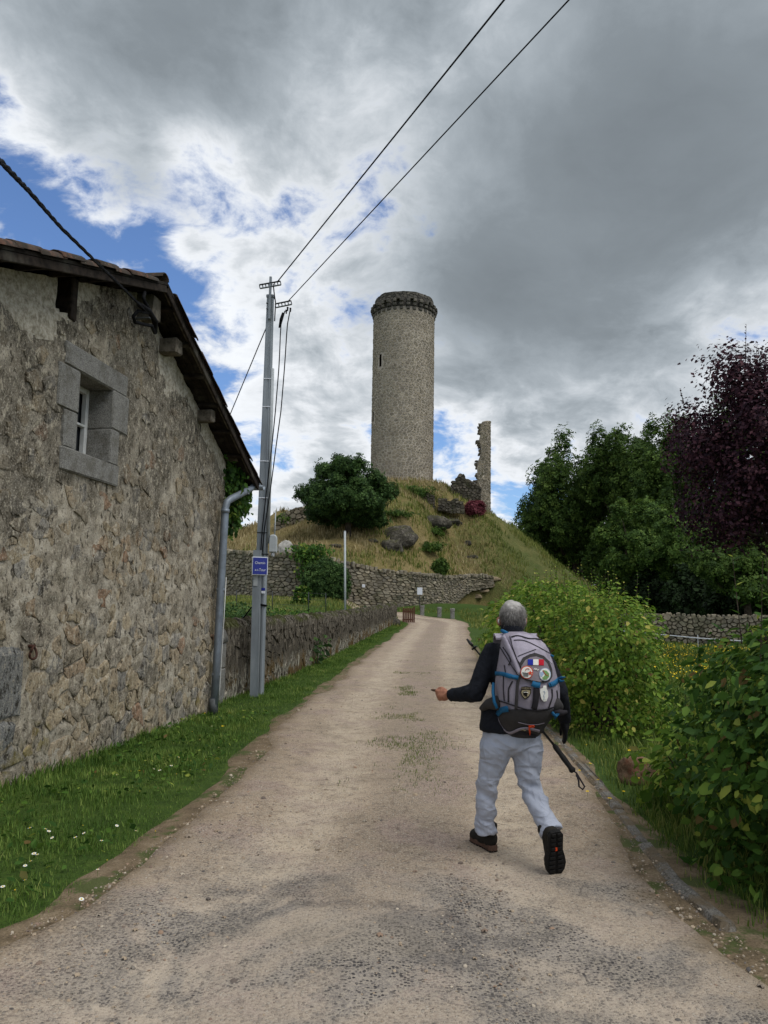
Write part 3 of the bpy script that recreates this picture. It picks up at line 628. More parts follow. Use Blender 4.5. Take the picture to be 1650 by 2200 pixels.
# rubble stones: larger and clearer low down, half buried in mortar higher up
H_ = 5.6
pts = np.vstack([rows_pts(S1-S0, 1.6, .25, .17, .6), rows_pts(S1-S0, H_-1.6, .20, .14, .65)+np.array([0, 1.6])])
cells = voronoi(pts, S1-S0, H_, 1.25); polys = []
for c in cells:
    if c is None: continue
    s, t = c[:, 0].mean()+S0, c[:, 1].mean()-.2
    if t > under(s)-.16 or (WS0-.42 < s < WS1+.42 and WZ0-.28 < t < WZ1+.26) or (VS0-.1 < s < VS1+.1 and VZ0-.1 < t < VZ1+.1) or plaster(np.array(s), np.array(t)) > .5: continue
    if 4.70 < s < 5.45 and .52 < t < 1.28: continue
    if random.random() < (.45 if t > 1.4 else .10): continue        # swallowed by mortar
    polys.append(c)
rubble(house, polys, lambda u, v, d: hw(u+S0, v-.2, d), .010, .013, 'house_stone', rough=.04, nch=0, lo=False, smooth=False, hfn=lambda c: 1.15 if c[1] < 1.6 else .55, irr=.14)
def hblock(name, s0, s1, t0, t1, d0, d1, m, parent, bevel=.012, jit=.006):
    b = MB(); b.box(hw((s0+s1)/2, (t0+t1)/2, (d0+d1)/2), (s1-s0, d1-d0, t1-t0), (-HU, HN, ZUP), bevel, random.random(), jit); return b.build(name, m, parent, attrs=True, pivot=hw((s0+s1)/2, (t0+t1)/2, (d0+d1)/2))
hblock('granite_block', 4.80, 5.40, .58, 1.22, -.3, .030, 'granite_old', house, .04, .03)
hblock('granite_block', 4.85, 5.25, .30, .57, -.3, .025, 'granite_old', house, .04, .025)
# window with dressed granite surround
win = mk('window', [hw(WS1, WZ0, -.335), hw(WS0, WZ0, -.335), hw(WS0, WZ1, -.335), hw(WS1, WZ1, -.335)], [(0, 1, 2, 3)], 'dark_glass', house, pivot=hw((WS0+WS1)/2, WZ0, -.24)); win['label'] = 'small white framed window set deep in its granite surround'
hblock('lintel', 3.18, 4.46, WZ1+.002, 4.245, -.45, .022, 'granite', win, .014)
hblock('sill', 3.30, 4.46, 2.93, WZ0-.002, -.45, .040, 'granite', win, .014)
for a, b_, c, d in ((WS1+.002, 4.56, 3.56, 4.0), (WS1+.002, 4.42, WZ0, 3.556), (3.12, WS0-.002, 3.56, 4.0), (3.30, WS0-.002, WZ0, 3.556)): hblock('jamb_stone', a, b_, c, d, -.45, .024, 'granite', win, .012)
for a, b_, c, d in ((WS0, WS0+.055, WZ0, WZ1), (WS1-.055, WS1, WZ0, WZ1), (WS0+.055, WS1-.055, WZ0, WZ0+.06), (WS0+.055, WS1-.055, WZ1-.06, WZ1), ((WS0+WS1)/2-.04, (WS0+WS1)/2+.04, WZ0+.06, WZ1-.06), (WS0+.055, (WS0+WS1)/2-.04, 3.56, 3.59), ((WS0+WS1)/2+.04, WS1-.055, 3.56, 3.59)):
    hblock('frame_bar', a, b_, c, d, -.325, -.265, 'white_paint', win, .006, .0)
# beam hole
hb = MB(); c0 = [hw(VS1, VZ0, 0), hw(VS0, VZ0, 0), hw(VS0, VZ1, 0), hw(VS1, VZ1, 0)]; c1 = [hw(VS1, VZ0, -.4), hw(VS0, VZ0, -.4), hw(VS0, VZ1, -.4), hw(VS1, VZ1, -.4)]
hb.add(c0+c1, [(0, 1, 5, 4), (1, 2, 6, 5), (2, 3, 7, 6), (3, 0, 4, 7), (4, 5, 6, 7)]); hb.build('beam_hole', 'void_dark', house)
hblock('beam_hole_post', VS0-.02, VS0+.10, VZ0-.02, VZ1+.04, -.3, .03, 'old_timber', house, .01)
# purlin ends carrying the overhang
for px, py, wd, ht, ex in ((338, 655, .23, .28, .20), (383, 740, .18, .19, .22), (457, 875, .15, .17, .22)):
    s, t = wp(px, py, .2); t2 = float(min(under(s-wd/2), under(s+wd/2)))-ht/2-.012
    hblock('purlin_end', s-wd/2, s+wd/2, t2-ht/2, t2+ht/2, -.2, ex, 'grey_timber', house, .012, .008)
hblock('wall_plate', S0-.42, S0+.02, 3.88, 4.02, -.2, .18, 'grey_timber', house, .01)
# roof: deck, soffit boards, verge boards, tiles
roof = mk('roof', np.array([hw(faS, roof_top(faS)-.10, OV-.02), hw(apS, apZ-.10, OV-.02), hw(apS, apZ-.10, -HD-.3), hw(faS, roof_top(faS)-.10, -HD-.3), hw(S1+.5, roof_top(S1+.5)-.10, OV-.02), hw(S1+.5, roof_top(S1+.5)-.10, -HD-.3),
     hw(faS, roof_top(faS)-.135, OV-.02), hw(apS, apZ-.135, OV-.02), hw(apS, apZ-.135, -HD-.3), hw(faS, roof_top(faS)-.135, -HD-.3), hw(S1+.5, roof_top(S1+.5)-.135, OV-.02), hw(S1+.5, roof_top(S1+.5)-.135, -HD-.3)]),
     [(0, 1, 2, 3), (1, 4, 5, 2), (9, 8, 7, 6), (8, 11, 10, 7), (0, 6, 7, 1), (1, 7, 10, 4), (3, 9, 6, 0)], 'soffit_board', house)
for (sa, sb, k) in ((faS, apS, kF), (apS, S1+.5, -kN)):
    sl = np.array([sb-sa, (sb-sa)*k]); L = np.hypot(*sl); dirv_ = (hw(sb, roof_top(sb))-hw(sa, roof_top(sa))); ax = axes(dirv_, HN)   # x along slope, z = outward
    mid = (sa+sb)/2; zm = float(roof_top(sa)+roof_top(sb))/2
    ax = (ax[0], ax[2], np.cross(ax[0], ax[2])); ax = ax if ax[2][2] > 0 else (ax[0], ax[1], -ax[2])
    MB().box(hw(mid, zm-.185, OV-.035), (L*.995, .030, .085), ax, .006).build('verge_board', 'old_timber', roof)
    MB().box(hw(mid, zm-.150, OV-.075), (L*.99, .045, .05), ax, .004).build('verge_batten', 'grey_timber', roof)
    for q in range(3): MB().box(hw(mid, zm-.158-.002*q, .05+.085*q), (L*.985, .078, .02), ax, .003).build('soffit_board', 'soffit_board', roof)
    nrf = int(L/.55)
    for q in range(nrf):
        f = (q+.5)/nrf; s = sa+(sb-sa)*f; MB().box(hw(s, float(roof_top(s))-.20, .14), (.06, .30, .05), ax, .004).build('rafter_batten', 'old_timber', roof)
# canal tiles, one shared mesh per slope
def tile_mesh(ax):
    n = 7; vs = []
    for z0, rad, l in ((0, .098, -.21), (0, .088, .21)):
        for th_ in (0, .016):
            for j in range(n):
                a = math.pi*j/(n-1); vs.append(ax[0]*l + ax[1]*(rad-th_)*math.cos(a) + ax[2]*((rad-th_)*math.sin(a)*.72 - .03))
    fs = []
    A0, A1, B0, B1 = 0, n, 2*n, 3*n
    for j in range(n-1): fs += [(A0+j, B0+j, B0+j+1, A0+j+1), (A1+j, A1+j+1, B1+j+1, B1+j), (A0+j, A0+j+1, A1+j+1, A1+j), (B0+j, B1+j, B1+j+1, B0+j+1)]
    return vs, fs
n_t = 0; restt = MB(); cand = []
for (sa, sb) in ((faS-.05, apS), (S1+.5, apS)):
    ax0 = hw(sb, roof_top(sb))-hw(sa, roof_top(sa)); L = np.linalg.norm(ax0); ax = axes(ax0, ZUP); ax = (ax[0], ax[1], ax[2])
    tv_, tf_ = tile_mesh(ax); tm = mesh('tile', tv_, tf_, 'roof_tile', True, {'rnd': [0]*len(tv_)}); nr = int(L/.335)
    for ci in range(36):
        for ri in range(nr):
            f = (ri+.5)*.335/L; s = sa+(sb-sa)*f; d = OV-.07-ci*.205
            p = hw(s, roof_top(s)-.075+.010*math.sin(ri*3.3+ci)+random.uniform(-.01, .012), d+random.uniform(-.012, .012)); cand.append((ci*100+np.linalg.norm(p-CAM), len(cand), p, tm, tv_, tf_))
cand.sort(key=lambda c: c[:2])
for k, (_, _, p, tm, tv_, tf_) in enumerate(cand):
    if k < 290:
        o = bpy.data.objects.new('tile', tm); o.location = tuple(p-HB); o.rotation_euler = (random.uniform(-.02, .02), random.uniform(-.02, .02), random.uniform(-.04, .04)); link(o, roof)
    else: restt.add([np.asarray(v)+p for v in tv_], tf_, random.random())
tag(restt.build('far_tiles', 'roof_tile', roof, True, attrs=True), kind='stuff')
# ridge tiles
axr = (HN, -HU, ZUP)
for k in range(16):
    vs, fs = tile_mesh((HN, HU*1.15, ZUP*1.2)); p = hw(apS, apZ-.02, OV-.26-k*.40); mk('ridge_tile', [np.asarray(v)*1.0+p for v in vs], fs, 'roof_tile', roof, True, {'rnd': [random.random()]*len(vs)}, pivot=p)
# gutter and downpipe
gt = MB(); gr = []
for d in (OV+.04, -HD):
    gr.append([hw(faS-.07+.075*math.cos(a), float(roof_top(faS))-.14+.075*math.sin(a), d) for a in np.linspace(math.pi, 2*math.pi, 9)] + [hw(faS-.07+.066*math.cos(a), float(roof_top(faS))-.14+.066*math.sin(a), d) for a in np.linspace(2*math.pi, math.pi, 9)])
gt.loft(gr); gt.build('gutter', 'zinc_pipe', house, True)
pb = onz(459, 1534); yb = pb[1]
pp = [pb-ZUP*.05, at(467, 1400, yb+.0), at(475, 1250, yb), at(483, 1110, yb+.02), at(484, 1092, yb+.03), at(488, 1078, yb+.06), at(496, 1072, yb+.12), at(520, 1060, yb+.5), at(538, 1050, yb+.85), at(545, 1042, yb+1.0), at(547, 1030, yb+1.05), at(547, 1018, yb+1.05)]
dp = MB().tube(pp, [.058]*4+[.056]*8, 14).build('downpipe', 'zinc_pipe', house, True)
for px, py in ((484, 1098), (474, 1268), (464, 1450)):
    c = at(px, py, yb+.01); MB().tube([c-ZUP*.025, c+ZUP*.03], .065, 14).build('pipe_collar', 'zinc_pipe', dp, True)
c = at(459, 1500, yb); MB().tube([pb, c], .064, 14).build('pipe_shoe', 'cast_grey', dp, True)
MB().tube([at(486, 1240, yb-.06), at(480, 1350, yb-.07), at(472, 1480, yb-.07), at(470, 1500, yb-.06)], .006, 6).build('white_conduit', 'white_paint', house, True)
# iron ring
rp = hw(*wp(62, 1388)); rr = [rp+HN*.05+(-HU*.045*math.cos(a)+ZUP*(-.055+.062*math.sin(a)))+HN*.012*math.sin(2*a) for a in np.linspace(0, 2*math.pi, 19)]
ring = MB().tube(rr, .011, 8).build('iron_ring', 'rust_iron', house, True); MB().tube([rp-HN*.03, rp+HN*.06], [.016, .014], 8).build('ring_staple', 'rust_iron', ring, True)

# twisted supply cable arriving at the gable
cab = thing('twisted_cable', 'thick black twisted electric cable slung to the house gable', 'cable', hw(*wp(310, 660), .2))
def hp(px, py, d): return hw(*wp(px, py, d), d)
path = [hp(-60, 295, 2.6), hp(0, 345, 2.15), hp(60, 408, 1.75), hp(130, 488, 1.25), hp(215, 571, .80), hp(270, 625, .58), hp(314, 668, .42)]
path = np.array(path); tt = np.linspace(0, 1, 90); s_ = np.linspace(0, 1, len(path)); cpth = np.stack([np.interp(tt, s_, path[:, k]) for k in range(3)], -1)
for ph in range(3):
    pts = [p + (HU*math.cos(i*.75+ph*2.094)+ZUP*math.sin(i*.75+ph*2.094))*.009 for i, p in enumerate(cpth)]; MB().tube(pts, .0085, 6).build('strand', 'black_cable', cab, True)
loop = [hp(318, 672, .40), hp(296, 668, .40), hp(286, 680, .38), hp(290, 692, .36), hp(310, 697, .34), hp(326, 700, .30), hp(332, 715, .22), hp(330, 690, .26), hp(322, 668, .34), hp(312, 650, .38), hp(308, 640, .36), hp(311, 628, .3)]
MB().tube(loop, .020, 8).build('loop', 'black_cable', cab, True)
MB().tube([hp(300, 655, .44), hp(320, 668, .40), hp(334, 690, .30), hp(333, 714, .16)], .03, 8).build('sleeve', 'black_cable', cab, True)
MB().box(hp(306, 684, .1), (.05, .2, .02), (-HU, HN, ZUP), .006).build('bracket', 'cast_grey', cab)

# ------------------------------------------------------------------ low garden wall along the lane
stone_mat('lane_wall_stone', [(0, C('4f483d')), (.3, C('5d5548')), (.55, C('6d6454')), (.8, C('433d34')), (1, C('7b7262'))], lichen=C('3a352d'), dark=C('26211b'), pale=C('9d9684'), lich=.6, bumpd=.02, moss=(C('4a4526'), .7))
def m_lwall(g):
    p = g.pos(); x, y, z = g.xyz(p); st = g.vm('MULTIPLY', p, (1, 1, .27)); a = g.noise(6, 7, .72, st); b = g.noise(22, 6, .74, st); d = g.noise(30, 6, .7)
    yy = g.m('MAXIMUM', g.m('SUBTRACT', y, 12.0), 0.0); h = g.m('SUBTRACT', z, g.m('MULTIPLY', g.m('MULTIPLY', yy, yy), .0003))
    col = g.ramp(a, [(.36, C('322e28')), (.5, C('504a40')), (.64, C('746c5f'))]); col = g.mix(g.mr(g.attr('rnd'), 0, 1, 0, .3), col, C('5f584c'))
    low = g.mr(g.m('ADD', h, g.m('MULTIPLY_ADD', a, 1.4, -.7)), .55, .28)
    col = g.mix(g.m('MULTIPLY', low, g.mr(b, .48, .55)), col, C('aaa493'))
    col = g.mix(g.m('MULTIPLY', low, g.mr(g.noise(1.3, 6, .66), .47, .55, 0, .9)), col, C('594420'))
    col = g.mix(g.m('MULTIPLY', g.mr(h, .75, 1.15), g.mr(b, .52, .60, 0, .75)), col, C('9f9787'))
    col = g.mix(g.mr(b, .46, .36, 0, .8), col, C('1f1b16')); col = g.mix(g.mr(d, .56, .68, 0, .45), col, C('8a8271'))
    col = g.mix(g.m('MULTIPLY', g.mr(h, 1.16, 1.26), g.mr(g.noise(2, 5), .45, .6, 0, .7)), col, C('4d5228'))
    g.surf(col, .97, g.bump(g.m('ADD', g.m('ADD', a, b), d), .9, .03), .1)
mat('lane_wall_body', m_lwall)
LWp = [(-2.72, 12.35), (-2.66, 13.0), (-2.08, 17.6), (-1.62, 22.8), (-1.15, 28.5), (-.35, 38), (.95, 50.5)]
LW = np.array([(x, y, float(ground_z(x+.8, y))) for x, y in LWp]); lseg = np.concatenate([[0], np.cumsum(np.hypot(*np.diff(LW[:, :2], axis=0).T))]); LL = lseg[-1]; LH = 1.16
def lw_fn(u, v, d):
    u = np.asarray(u, float); P = [np.interp(u, lseg, LW[:, k]) for k in range(3)]; tx, ty = np.interp(u+.8, lseg, LW[:, 0])-np.interp(u-.8, lseg, LW[:, 0]), np.interp(u+.8, lseg, LW[:, 1])-np.interp(u-.8, lseg, LW[:, 1]); L = np.hypot(tx, ty)+1e-9
    return np.stack([P[0]+ty/L*d, P[1]-tx/L*d, P[2]+np.asarray(v)], -1)
lane = thing('garden_wall', 'low dark mossy stone wall with upright coping stones along the lane', 'wall', LW[2])
uu = np.unique(np.concatenate([np.arange(.75, 14, .08), np.arange(14, LL, .2), [LL]])); prof = [(-.3, 0), (.3, .01), (.6, .0), (.9, -.015), (LH, -.02), (LH+.01, -.2), (LH, -.38), (.3, -.4), (-.3, -.4)]
fine_ = []
for a in range(len(prof)-1):
    for k in range(6): fine_.append((prof[a][0]+(prof[a+1][0]-prof[a][0])*k/6, prof[a][1]+(prof[a+1][1]-prof[a][1])*k/6))
fine_.append(prof[-1]); pv = np.array(fine_)
U = np.repeat(uu[None], len(pv), 0); Vv = np.repeat(pv[:, :1], len(uu), 1); Dd = np.repeat(pv[:, 1:], len(uu), 1) + .035*fbm(np.stack([U*2.2, Vv*2.2, U*0], -1), 4)
P = lw_fn(U, Vv, Dd); idx = np.arange(U.size).reshape(U.shape); Fc = np.stack([idx[:-1, :-1], idx[:-1, 1:], idx[1:, 1:], idx[1:, :-1]], -1).reshape(-1, 4)
mk('core', P.reshape(-1, 3), Fc, 'lane_wall_body', lane, True, {'rnd': Vv.ravel()*0+.4})
pts = rows_pts(LL-1.0, LH-.05, .32, .19, .5); rubble(lane, voronoi(pts, LL-1.0, LH-.05, 1.25), lambda u, v, d: lw_fn(np.asarray(u)+.8, v, np.asarray(d)), .012, .02, 'lane_wall_body', rough=.08, nch=0, lo=True, cap=260, irr=.1)
restc = MB(); nc = 0; u = .8
while u < LL-.1:
    wdt = random.uniform(.06, .13); c = lw_fn(np.array([u+wdt/2]), np.array([LH+.045]), np.array([-.19]))[0]; tdir = lw_fn(np.array([u+.5]), np.array([0]), np.array([0]))[0]-lw_fn(np.array([u]), np.array([0]), np.array([0]))[0]
    X_, Y_, Z_ = axes(tdir); tl = random.gauss(.18, .1); Xt = X_*math.cos(tl)-Z_*math.sin(tl); Zt = Z_*math.cos(tl)+X_*math.sin(tl)
    hgt = random.uniform(.12, .22); dep = random.uniform(.36, .44)
    # rounded on-edge slab
    ringp = [(-dep/2, -.09), (dep/2, -.09), (dep/2, hgt*.35), (dep*.36, hgt*.72), (0, hgt*random.uniform(.85, 1.05)), (-dep*.36, hgt*.72), (-dep/2, hgt*.35)]
    jx = random.uniform(-.025, .025); vs = [c+Xt*(sx*wdt/2)+Y_*(p_[0]+jx)+Zt*(p_[1]-.03) for sx in (-1, 1) for p_ in ringp]; n = 7
    fs = [tuple(range(n-1, -1, -1)), tuple(range(n, 2*n))]+[(j, (j+1) % n, n+(j+1) % n, n+j) for j in range(n)]
    r = random.random()
    if nc < 290: mk('coping_stone', vs, fs, 'lane_wall_body', lane, False, {'rnd': [r]*len(vs)}, pivot=c); nc += 1
    else: restc.add(vs, fs, r)
    u += wdt*.98
tag(restc.build('far_coping_stones', 'lane_wall_body', lane, attrs=True), kind='stuff')
# dressed end pier beside the house
lx = lw_fn(np.array([1.]), np.array([0]), np.array([0]))[0]-lw_fn(np.array([0.]), np.array([0]), np.array([0]))[0]; LX = axes(lx)
def pier_block(name, u0, u1, z0, z1, bev=.02): MB().box(lw_fn(np.array([(u0+u1)/2]), np.array([(z0+z1)/2]), np.array([-.19]))[0], (u1-u0, .46, z1-z0), LX, bev, random.random(), .004).build(name, 'granite', lane, attrs=True)
pier_block('pier_block', .05, .76, -.25, .56); pier_block('pier_block', .05, .74, .565, .98)
pr = [[lw_fn(np.array([u]), np.array([.985+.30*math.sin(a)]), np.array([-.19+.25*math.cos(a)]))[0] for a in np.linspace(0, math.pi, 11)] for u in (.04, .78)]
MB().loft(pr).build('pier_cap', 'granite', lane, True)
# ------------------------------------------------------------------ round castle tower
stone_mat('tower_stone', [(0, C('867d6e')), (.25, C('9b917f')), (.5, C('908572')), (.75, C('a89e8c')), (1, C('7d7466'))], lichen=C('6e675a'), dark=C('5a5144'), pale=C('bdb29e'), scale=.5, lich=.45, bumpd=.05)
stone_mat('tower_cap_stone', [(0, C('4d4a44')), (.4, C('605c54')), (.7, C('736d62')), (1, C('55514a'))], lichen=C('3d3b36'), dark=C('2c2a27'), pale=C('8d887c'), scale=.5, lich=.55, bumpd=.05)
def m_tm(g):
    a = g.noise(.5, 5, .6); b = g.noise(8, 5, .7); z = g.xyz(g.pos())[2]
    col = g.ramp(a, [(.3, C('a0968a')), (.6, C('b5ab9c'))]); col = g.mix(g.mr(b, .45, .7, 0, .4), col, C('7b705e'))
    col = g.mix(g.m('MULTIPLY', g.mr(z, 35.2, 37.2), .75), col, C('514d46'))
    g.surf(col, .97, g.bump(b, .5, .05), .1)
mat('tower_mortar', m_tm)
TD = 90.5; tl, trr = at(797, 1000, TD), at(930, 1000, TD); TC = np.array([(tl[0]+trr[0])/2, TD]); TRAD = (trr[0]-tl[0])/2*.997
zc0 = at(868, 664, TD-TRAD)[2]; zc1 = at(868, 642, TD-TRAD)[2]; zt1 = at(868, 623, TD-TRAD)[2]; zb = 14.0
tower = thing('round_tower', 'tall round medieval stone tower on the mound with a ring of corbels', 'tower', (TC[0], TC[1], zb))
def cyl(R):
    def f(u, v, d):
        a = np.asarray(u, float)/R; r = R+np.asarray(d, float); return np.stack([TC[0]+r*np.sin(a), TC[1]-r*np.cos(a), zb+np.asarray(v, float)], -1)
    return f
TW = cyl(TRAD); HT = zc0-zb
sl = []
for px, y0, y1, w_ in ((817.5, 761, 787, .30), (801.5, 885, 906, .35)):
    xx = at(px, (y0+y1)/2, TD-TRAD*.6)[0]; ang = math.asin(max(-.985, min(.985, (xx-TC[0])/TRAD))); yy = TC[1]-TRAD*math.cos(ang); sl.append((ang*TRAD, at(px, y1, yy)[2]-zb, at(px, y0, yy)[2]-zb, w_))
half = math.pi*TRAD
us = np.linspace(-half, half, 181); vsx = np.linspace(0, HT+.4, 120)
V, Fc = grid(us, vsx, lambda U, W: TW(U, W, .02*fbm(np.stack([U, W, U*0], -1), 3)))
cu = V[Fc].mean(1); ang = np.arctan2(cu[:, 0]-TC[0], -(cu[:, 1]-TC[1]))*TRAD; keep = np.ones(len(Fc), bool)
for (u0, v0, v1, w_) in sl: keep &= ~((np.abs(ang-u0) < w_/2+.03) & (cu[:, 2]-zb > v0) & (cu[:, 2]-zb < v1))
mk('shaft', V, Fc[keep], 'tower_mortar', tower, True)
for (u0, v0, v1, w_) in sl:
    b = MB(); q = [(u0-w_/2, v0), (u0+w_/2, v0), (u0+w_/2, v1), (u0-w_/2, v1)]; P0 = [TW(np.array([u]), np.array([v]), np.array([.03]))[0] for u, v in q]; P1 = [TW(np.array([u]), np.array([v]), np.array([-.9]))[0] for u, v in q]
    b.add(P0+P1, [(0, 1, 5, 4), (1, 2, 6, 5), (2, 3, 7, 6), (3, 0, 4, 7), (4, 5, 6, 7)]); b.build('arrow_slit', 'void_dark', tower)
SW = math.radians(115)*TRAD*2; pts = rows_pts(SW, HT, .44, .30, .38)
cl_ = [c for c in voronoi(pts, SW, HT, 1.35) if c is not None and not any(abs(c[:, 0].mean()-SW/2-u0) < w_/2+.28 and v0-.2 < c[:, 1].mean() < v1+.1 for u0, v0, v1, w_ in sl)]
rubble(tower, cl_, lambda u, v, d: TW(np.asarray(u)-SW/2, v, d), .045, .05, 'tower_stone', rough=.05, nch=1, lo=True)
# corbel ring and broken parapet
R2 = TRAD*.955; par = []
na = 96; rg = []
for k in range(na):
    a = 2*math.pi*k/na; top = zt1 + .22*float(fbm(np.array([math.cos(a)*3, math.sin(a)*3, 1.0]), 4)); rg.append((a, top))
b = MB(); vs = []; fs = []
for a, top in rg:
    for r, z in ((R2, zc0+.2), (R2, zc0+.6), (R2, top-.5), (R2, top), (R2-.7, top+.05), (R2-.7, zc0+.2)): vs.append((TC[0]+r*math.sin(a), TC[1]-r*math.cos(a), z))
for k in range(na):
    for j in range(5): p, q = k*6+j, ((k+1) % na)*6+j; fs.append((p, q, q+1, p+1))
b.add(vs, fs); par_o = b.build('parapet', 'tower_cap_stone', tower, attrs=True)
PW = cyl(R2); SW2 = math.radians(115)*R2*2; pts = rows_pts(SW2, zt1-zc1-.1, .42, .28, .4)
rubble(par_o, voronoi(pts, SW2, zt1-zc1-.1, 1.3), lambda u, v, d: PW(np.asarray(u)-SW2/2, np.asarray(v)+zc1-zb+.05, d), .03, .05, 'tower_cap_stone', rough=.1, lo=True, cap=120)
nco = 30
for k in range(nco):
    a = 2*math.pi*(k+.5)/nco; rad_ = np.array([math.sin(a), -math.cos(a), 0]); tan_ = np.array([math.cos(a), math.sin(a), 0]); cb = MB(); hh = (zc1-zc0)
    for q, (z0, out) in enumerate(((.0, .08), (.36, .22), (.70, .36))):
        z_ = zc0+hh*z0; cen = np.array([TC[0], TC[1], 0])+rad_*(TRAD-.15+out/2+.05)+np.array([0, 0, z_+hh*.17]); cb.box(cen, (out+.3, .42+random.uniform(-.04, .04), hh*.33), (rad_, tan_, ZUP), .06, random.random(), .03)
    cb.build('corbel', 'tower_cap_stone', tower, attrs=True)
nsl = 30
for k in range(nco):     # a few slabs left bridging the corbels
    if random.random() < .25:
        a = 2*math.pi*(k+1)/nco; rad_ = np.array([math.sin(a), -math.cos(a), 0]); tan_ = np.array([math.cos(a), math.sin(a), 0])
        MB().box(np.array([TC[0], TC[1], 0])+rad_*(TRAD-.05)+np.array([0, 0, zc1+.08]), (.7, .7, .2), (rad_, tan_, ZUP), .06, random.random(), .05).build('bridging_slab', 'tower_cap_stone', tower, attrs=True)

# ------------------------------------------------------------------ standing fragment of a second tower
stone_mat('ruin_stone', [(0, C('7f7666')), (.3, C('968b78')), (.6, C('8a7f6c')), (1, C('6f685a'))], lichen=C('59544a'), dark=C('443e35'), pale=C('b2a894'), scale=.5, lich=.5, bumpd=.05, moss=(C('55563c'), .35))
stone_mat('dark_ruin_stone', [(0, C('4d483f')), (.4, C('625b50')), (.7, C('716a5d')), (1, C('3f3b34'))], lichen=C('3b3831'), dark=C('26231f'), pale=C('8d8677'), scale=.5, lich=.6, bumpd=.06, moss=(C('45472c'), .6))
FD = 87.5
frag = thing('ruined_tower_fragment', 'tall thin jagged fragment of a ruined stone tower beside the mound top', 'ruin', at(1040, 1105, FD))
fz = np.linspace(0, 1, 46); LE = [(1108, 1024), (1080, 1023), (1060, 1024), (1040, 1021), (1000, 1024), (985, 1028), (970, 1031), (950, 1027), (935, 1028), (925, 1027), (915, 1030), (908, 1034), (903, 1038)]
def frag_edge(py): return np.interp(-py, [-a for a, _ in LE], [b_ for _, b_ in LE])
def frag_fn(u, v, d):
    """u 0..1 across (left jag to right edge), v 0..1 up"""
    u = np.asarray(u, float); v = np.asarray(v, float); d = np.asarray(d, float); py = 1112-(1112-904)*v; py = py + 8*(1-u)*v**8
    lx = frag_edge(py) + 2.2*fbm(np.stack([v*14, v*0, v*0], -1), 3); rx = 1055.0; px = lx+(rx-lx)*u
    k = FD/F; P = np.stack([at(1040, 1000, FD)[0] + (px-1040)*k + 0*v, FD-1.3+1.5*u**2.2+0*v, np.interp(py, [900, 1120], [at(1040, 900, FD)[2], at(1040, 1120, FD)[2]])], -1)
    nr = np.stack([.25+.9*u**1.5, -np.ones_like(u), 0*u], -1); nr /= np.linalg.norm(nr, axis=-1, keepdims=True); return P+nr*d[..., None]
V, Fc = grid(np.linspace(0, 1, 10), fz, lambda U, W: frag_fn(U, W, U*0)); n0 = len(V)
Bk = V.copy(); Bk[:, 1] = FD+.9; Bk[:, 0] = Bk[:, 0]*.85+V[:, 0].max()*.15
bf = Fc[:, ::-1]+n0; m = len(fz); L_ = np.arange(m)*10; rim = []
for a in range(m-1): rim += [(L_[a], L_[a+1], L_[a+1]+n0, L_[a]+n0), (L_[a]+9, L_[a]+9+n0, L_[a+1]+9+n0, L_[a+1]+9)]
for a in range(9): rim += [(L_[-1]+a, L_[-1]+a+1, L_[-1]+a+1+n0, L_[-1]+a+n0)]
mk('core', np.vstack([V, Bk]), np.vstack([Fc, bf, np.array(rim)]), 'tower_mortar', frag)
FW, FH = 1.9, 11.5; pts = rows_pts(FW, FH, .40, .27, .4)
rubble(frag, voronoi(pts, FW, FH, 1.3), lambda u, v, d: frag_fn(np.asarray(u)/FW, np.asarray(v)/FH, d), .03, .06, 'ruin_stone', rough=.12, lo=True)
b = MB()
for k in range(70):      # broken masonry edge
    v = random.random(); p = frag_fn(np.array([0.0]), np.array([v]), np.array([0]))[0]; p[1] = random.uniform(FD-1.2, FD+.8); p[0] += random.uniform(-.05, .15)
    MB().box(p, (random.uniform(.2, .5), random.uniform(.25, .5), random.uniform(.15, .32)), None, .05, random.random(), .06).build('broken_stone', 'ruin_stone', frag, attrs=True, pivot=p)

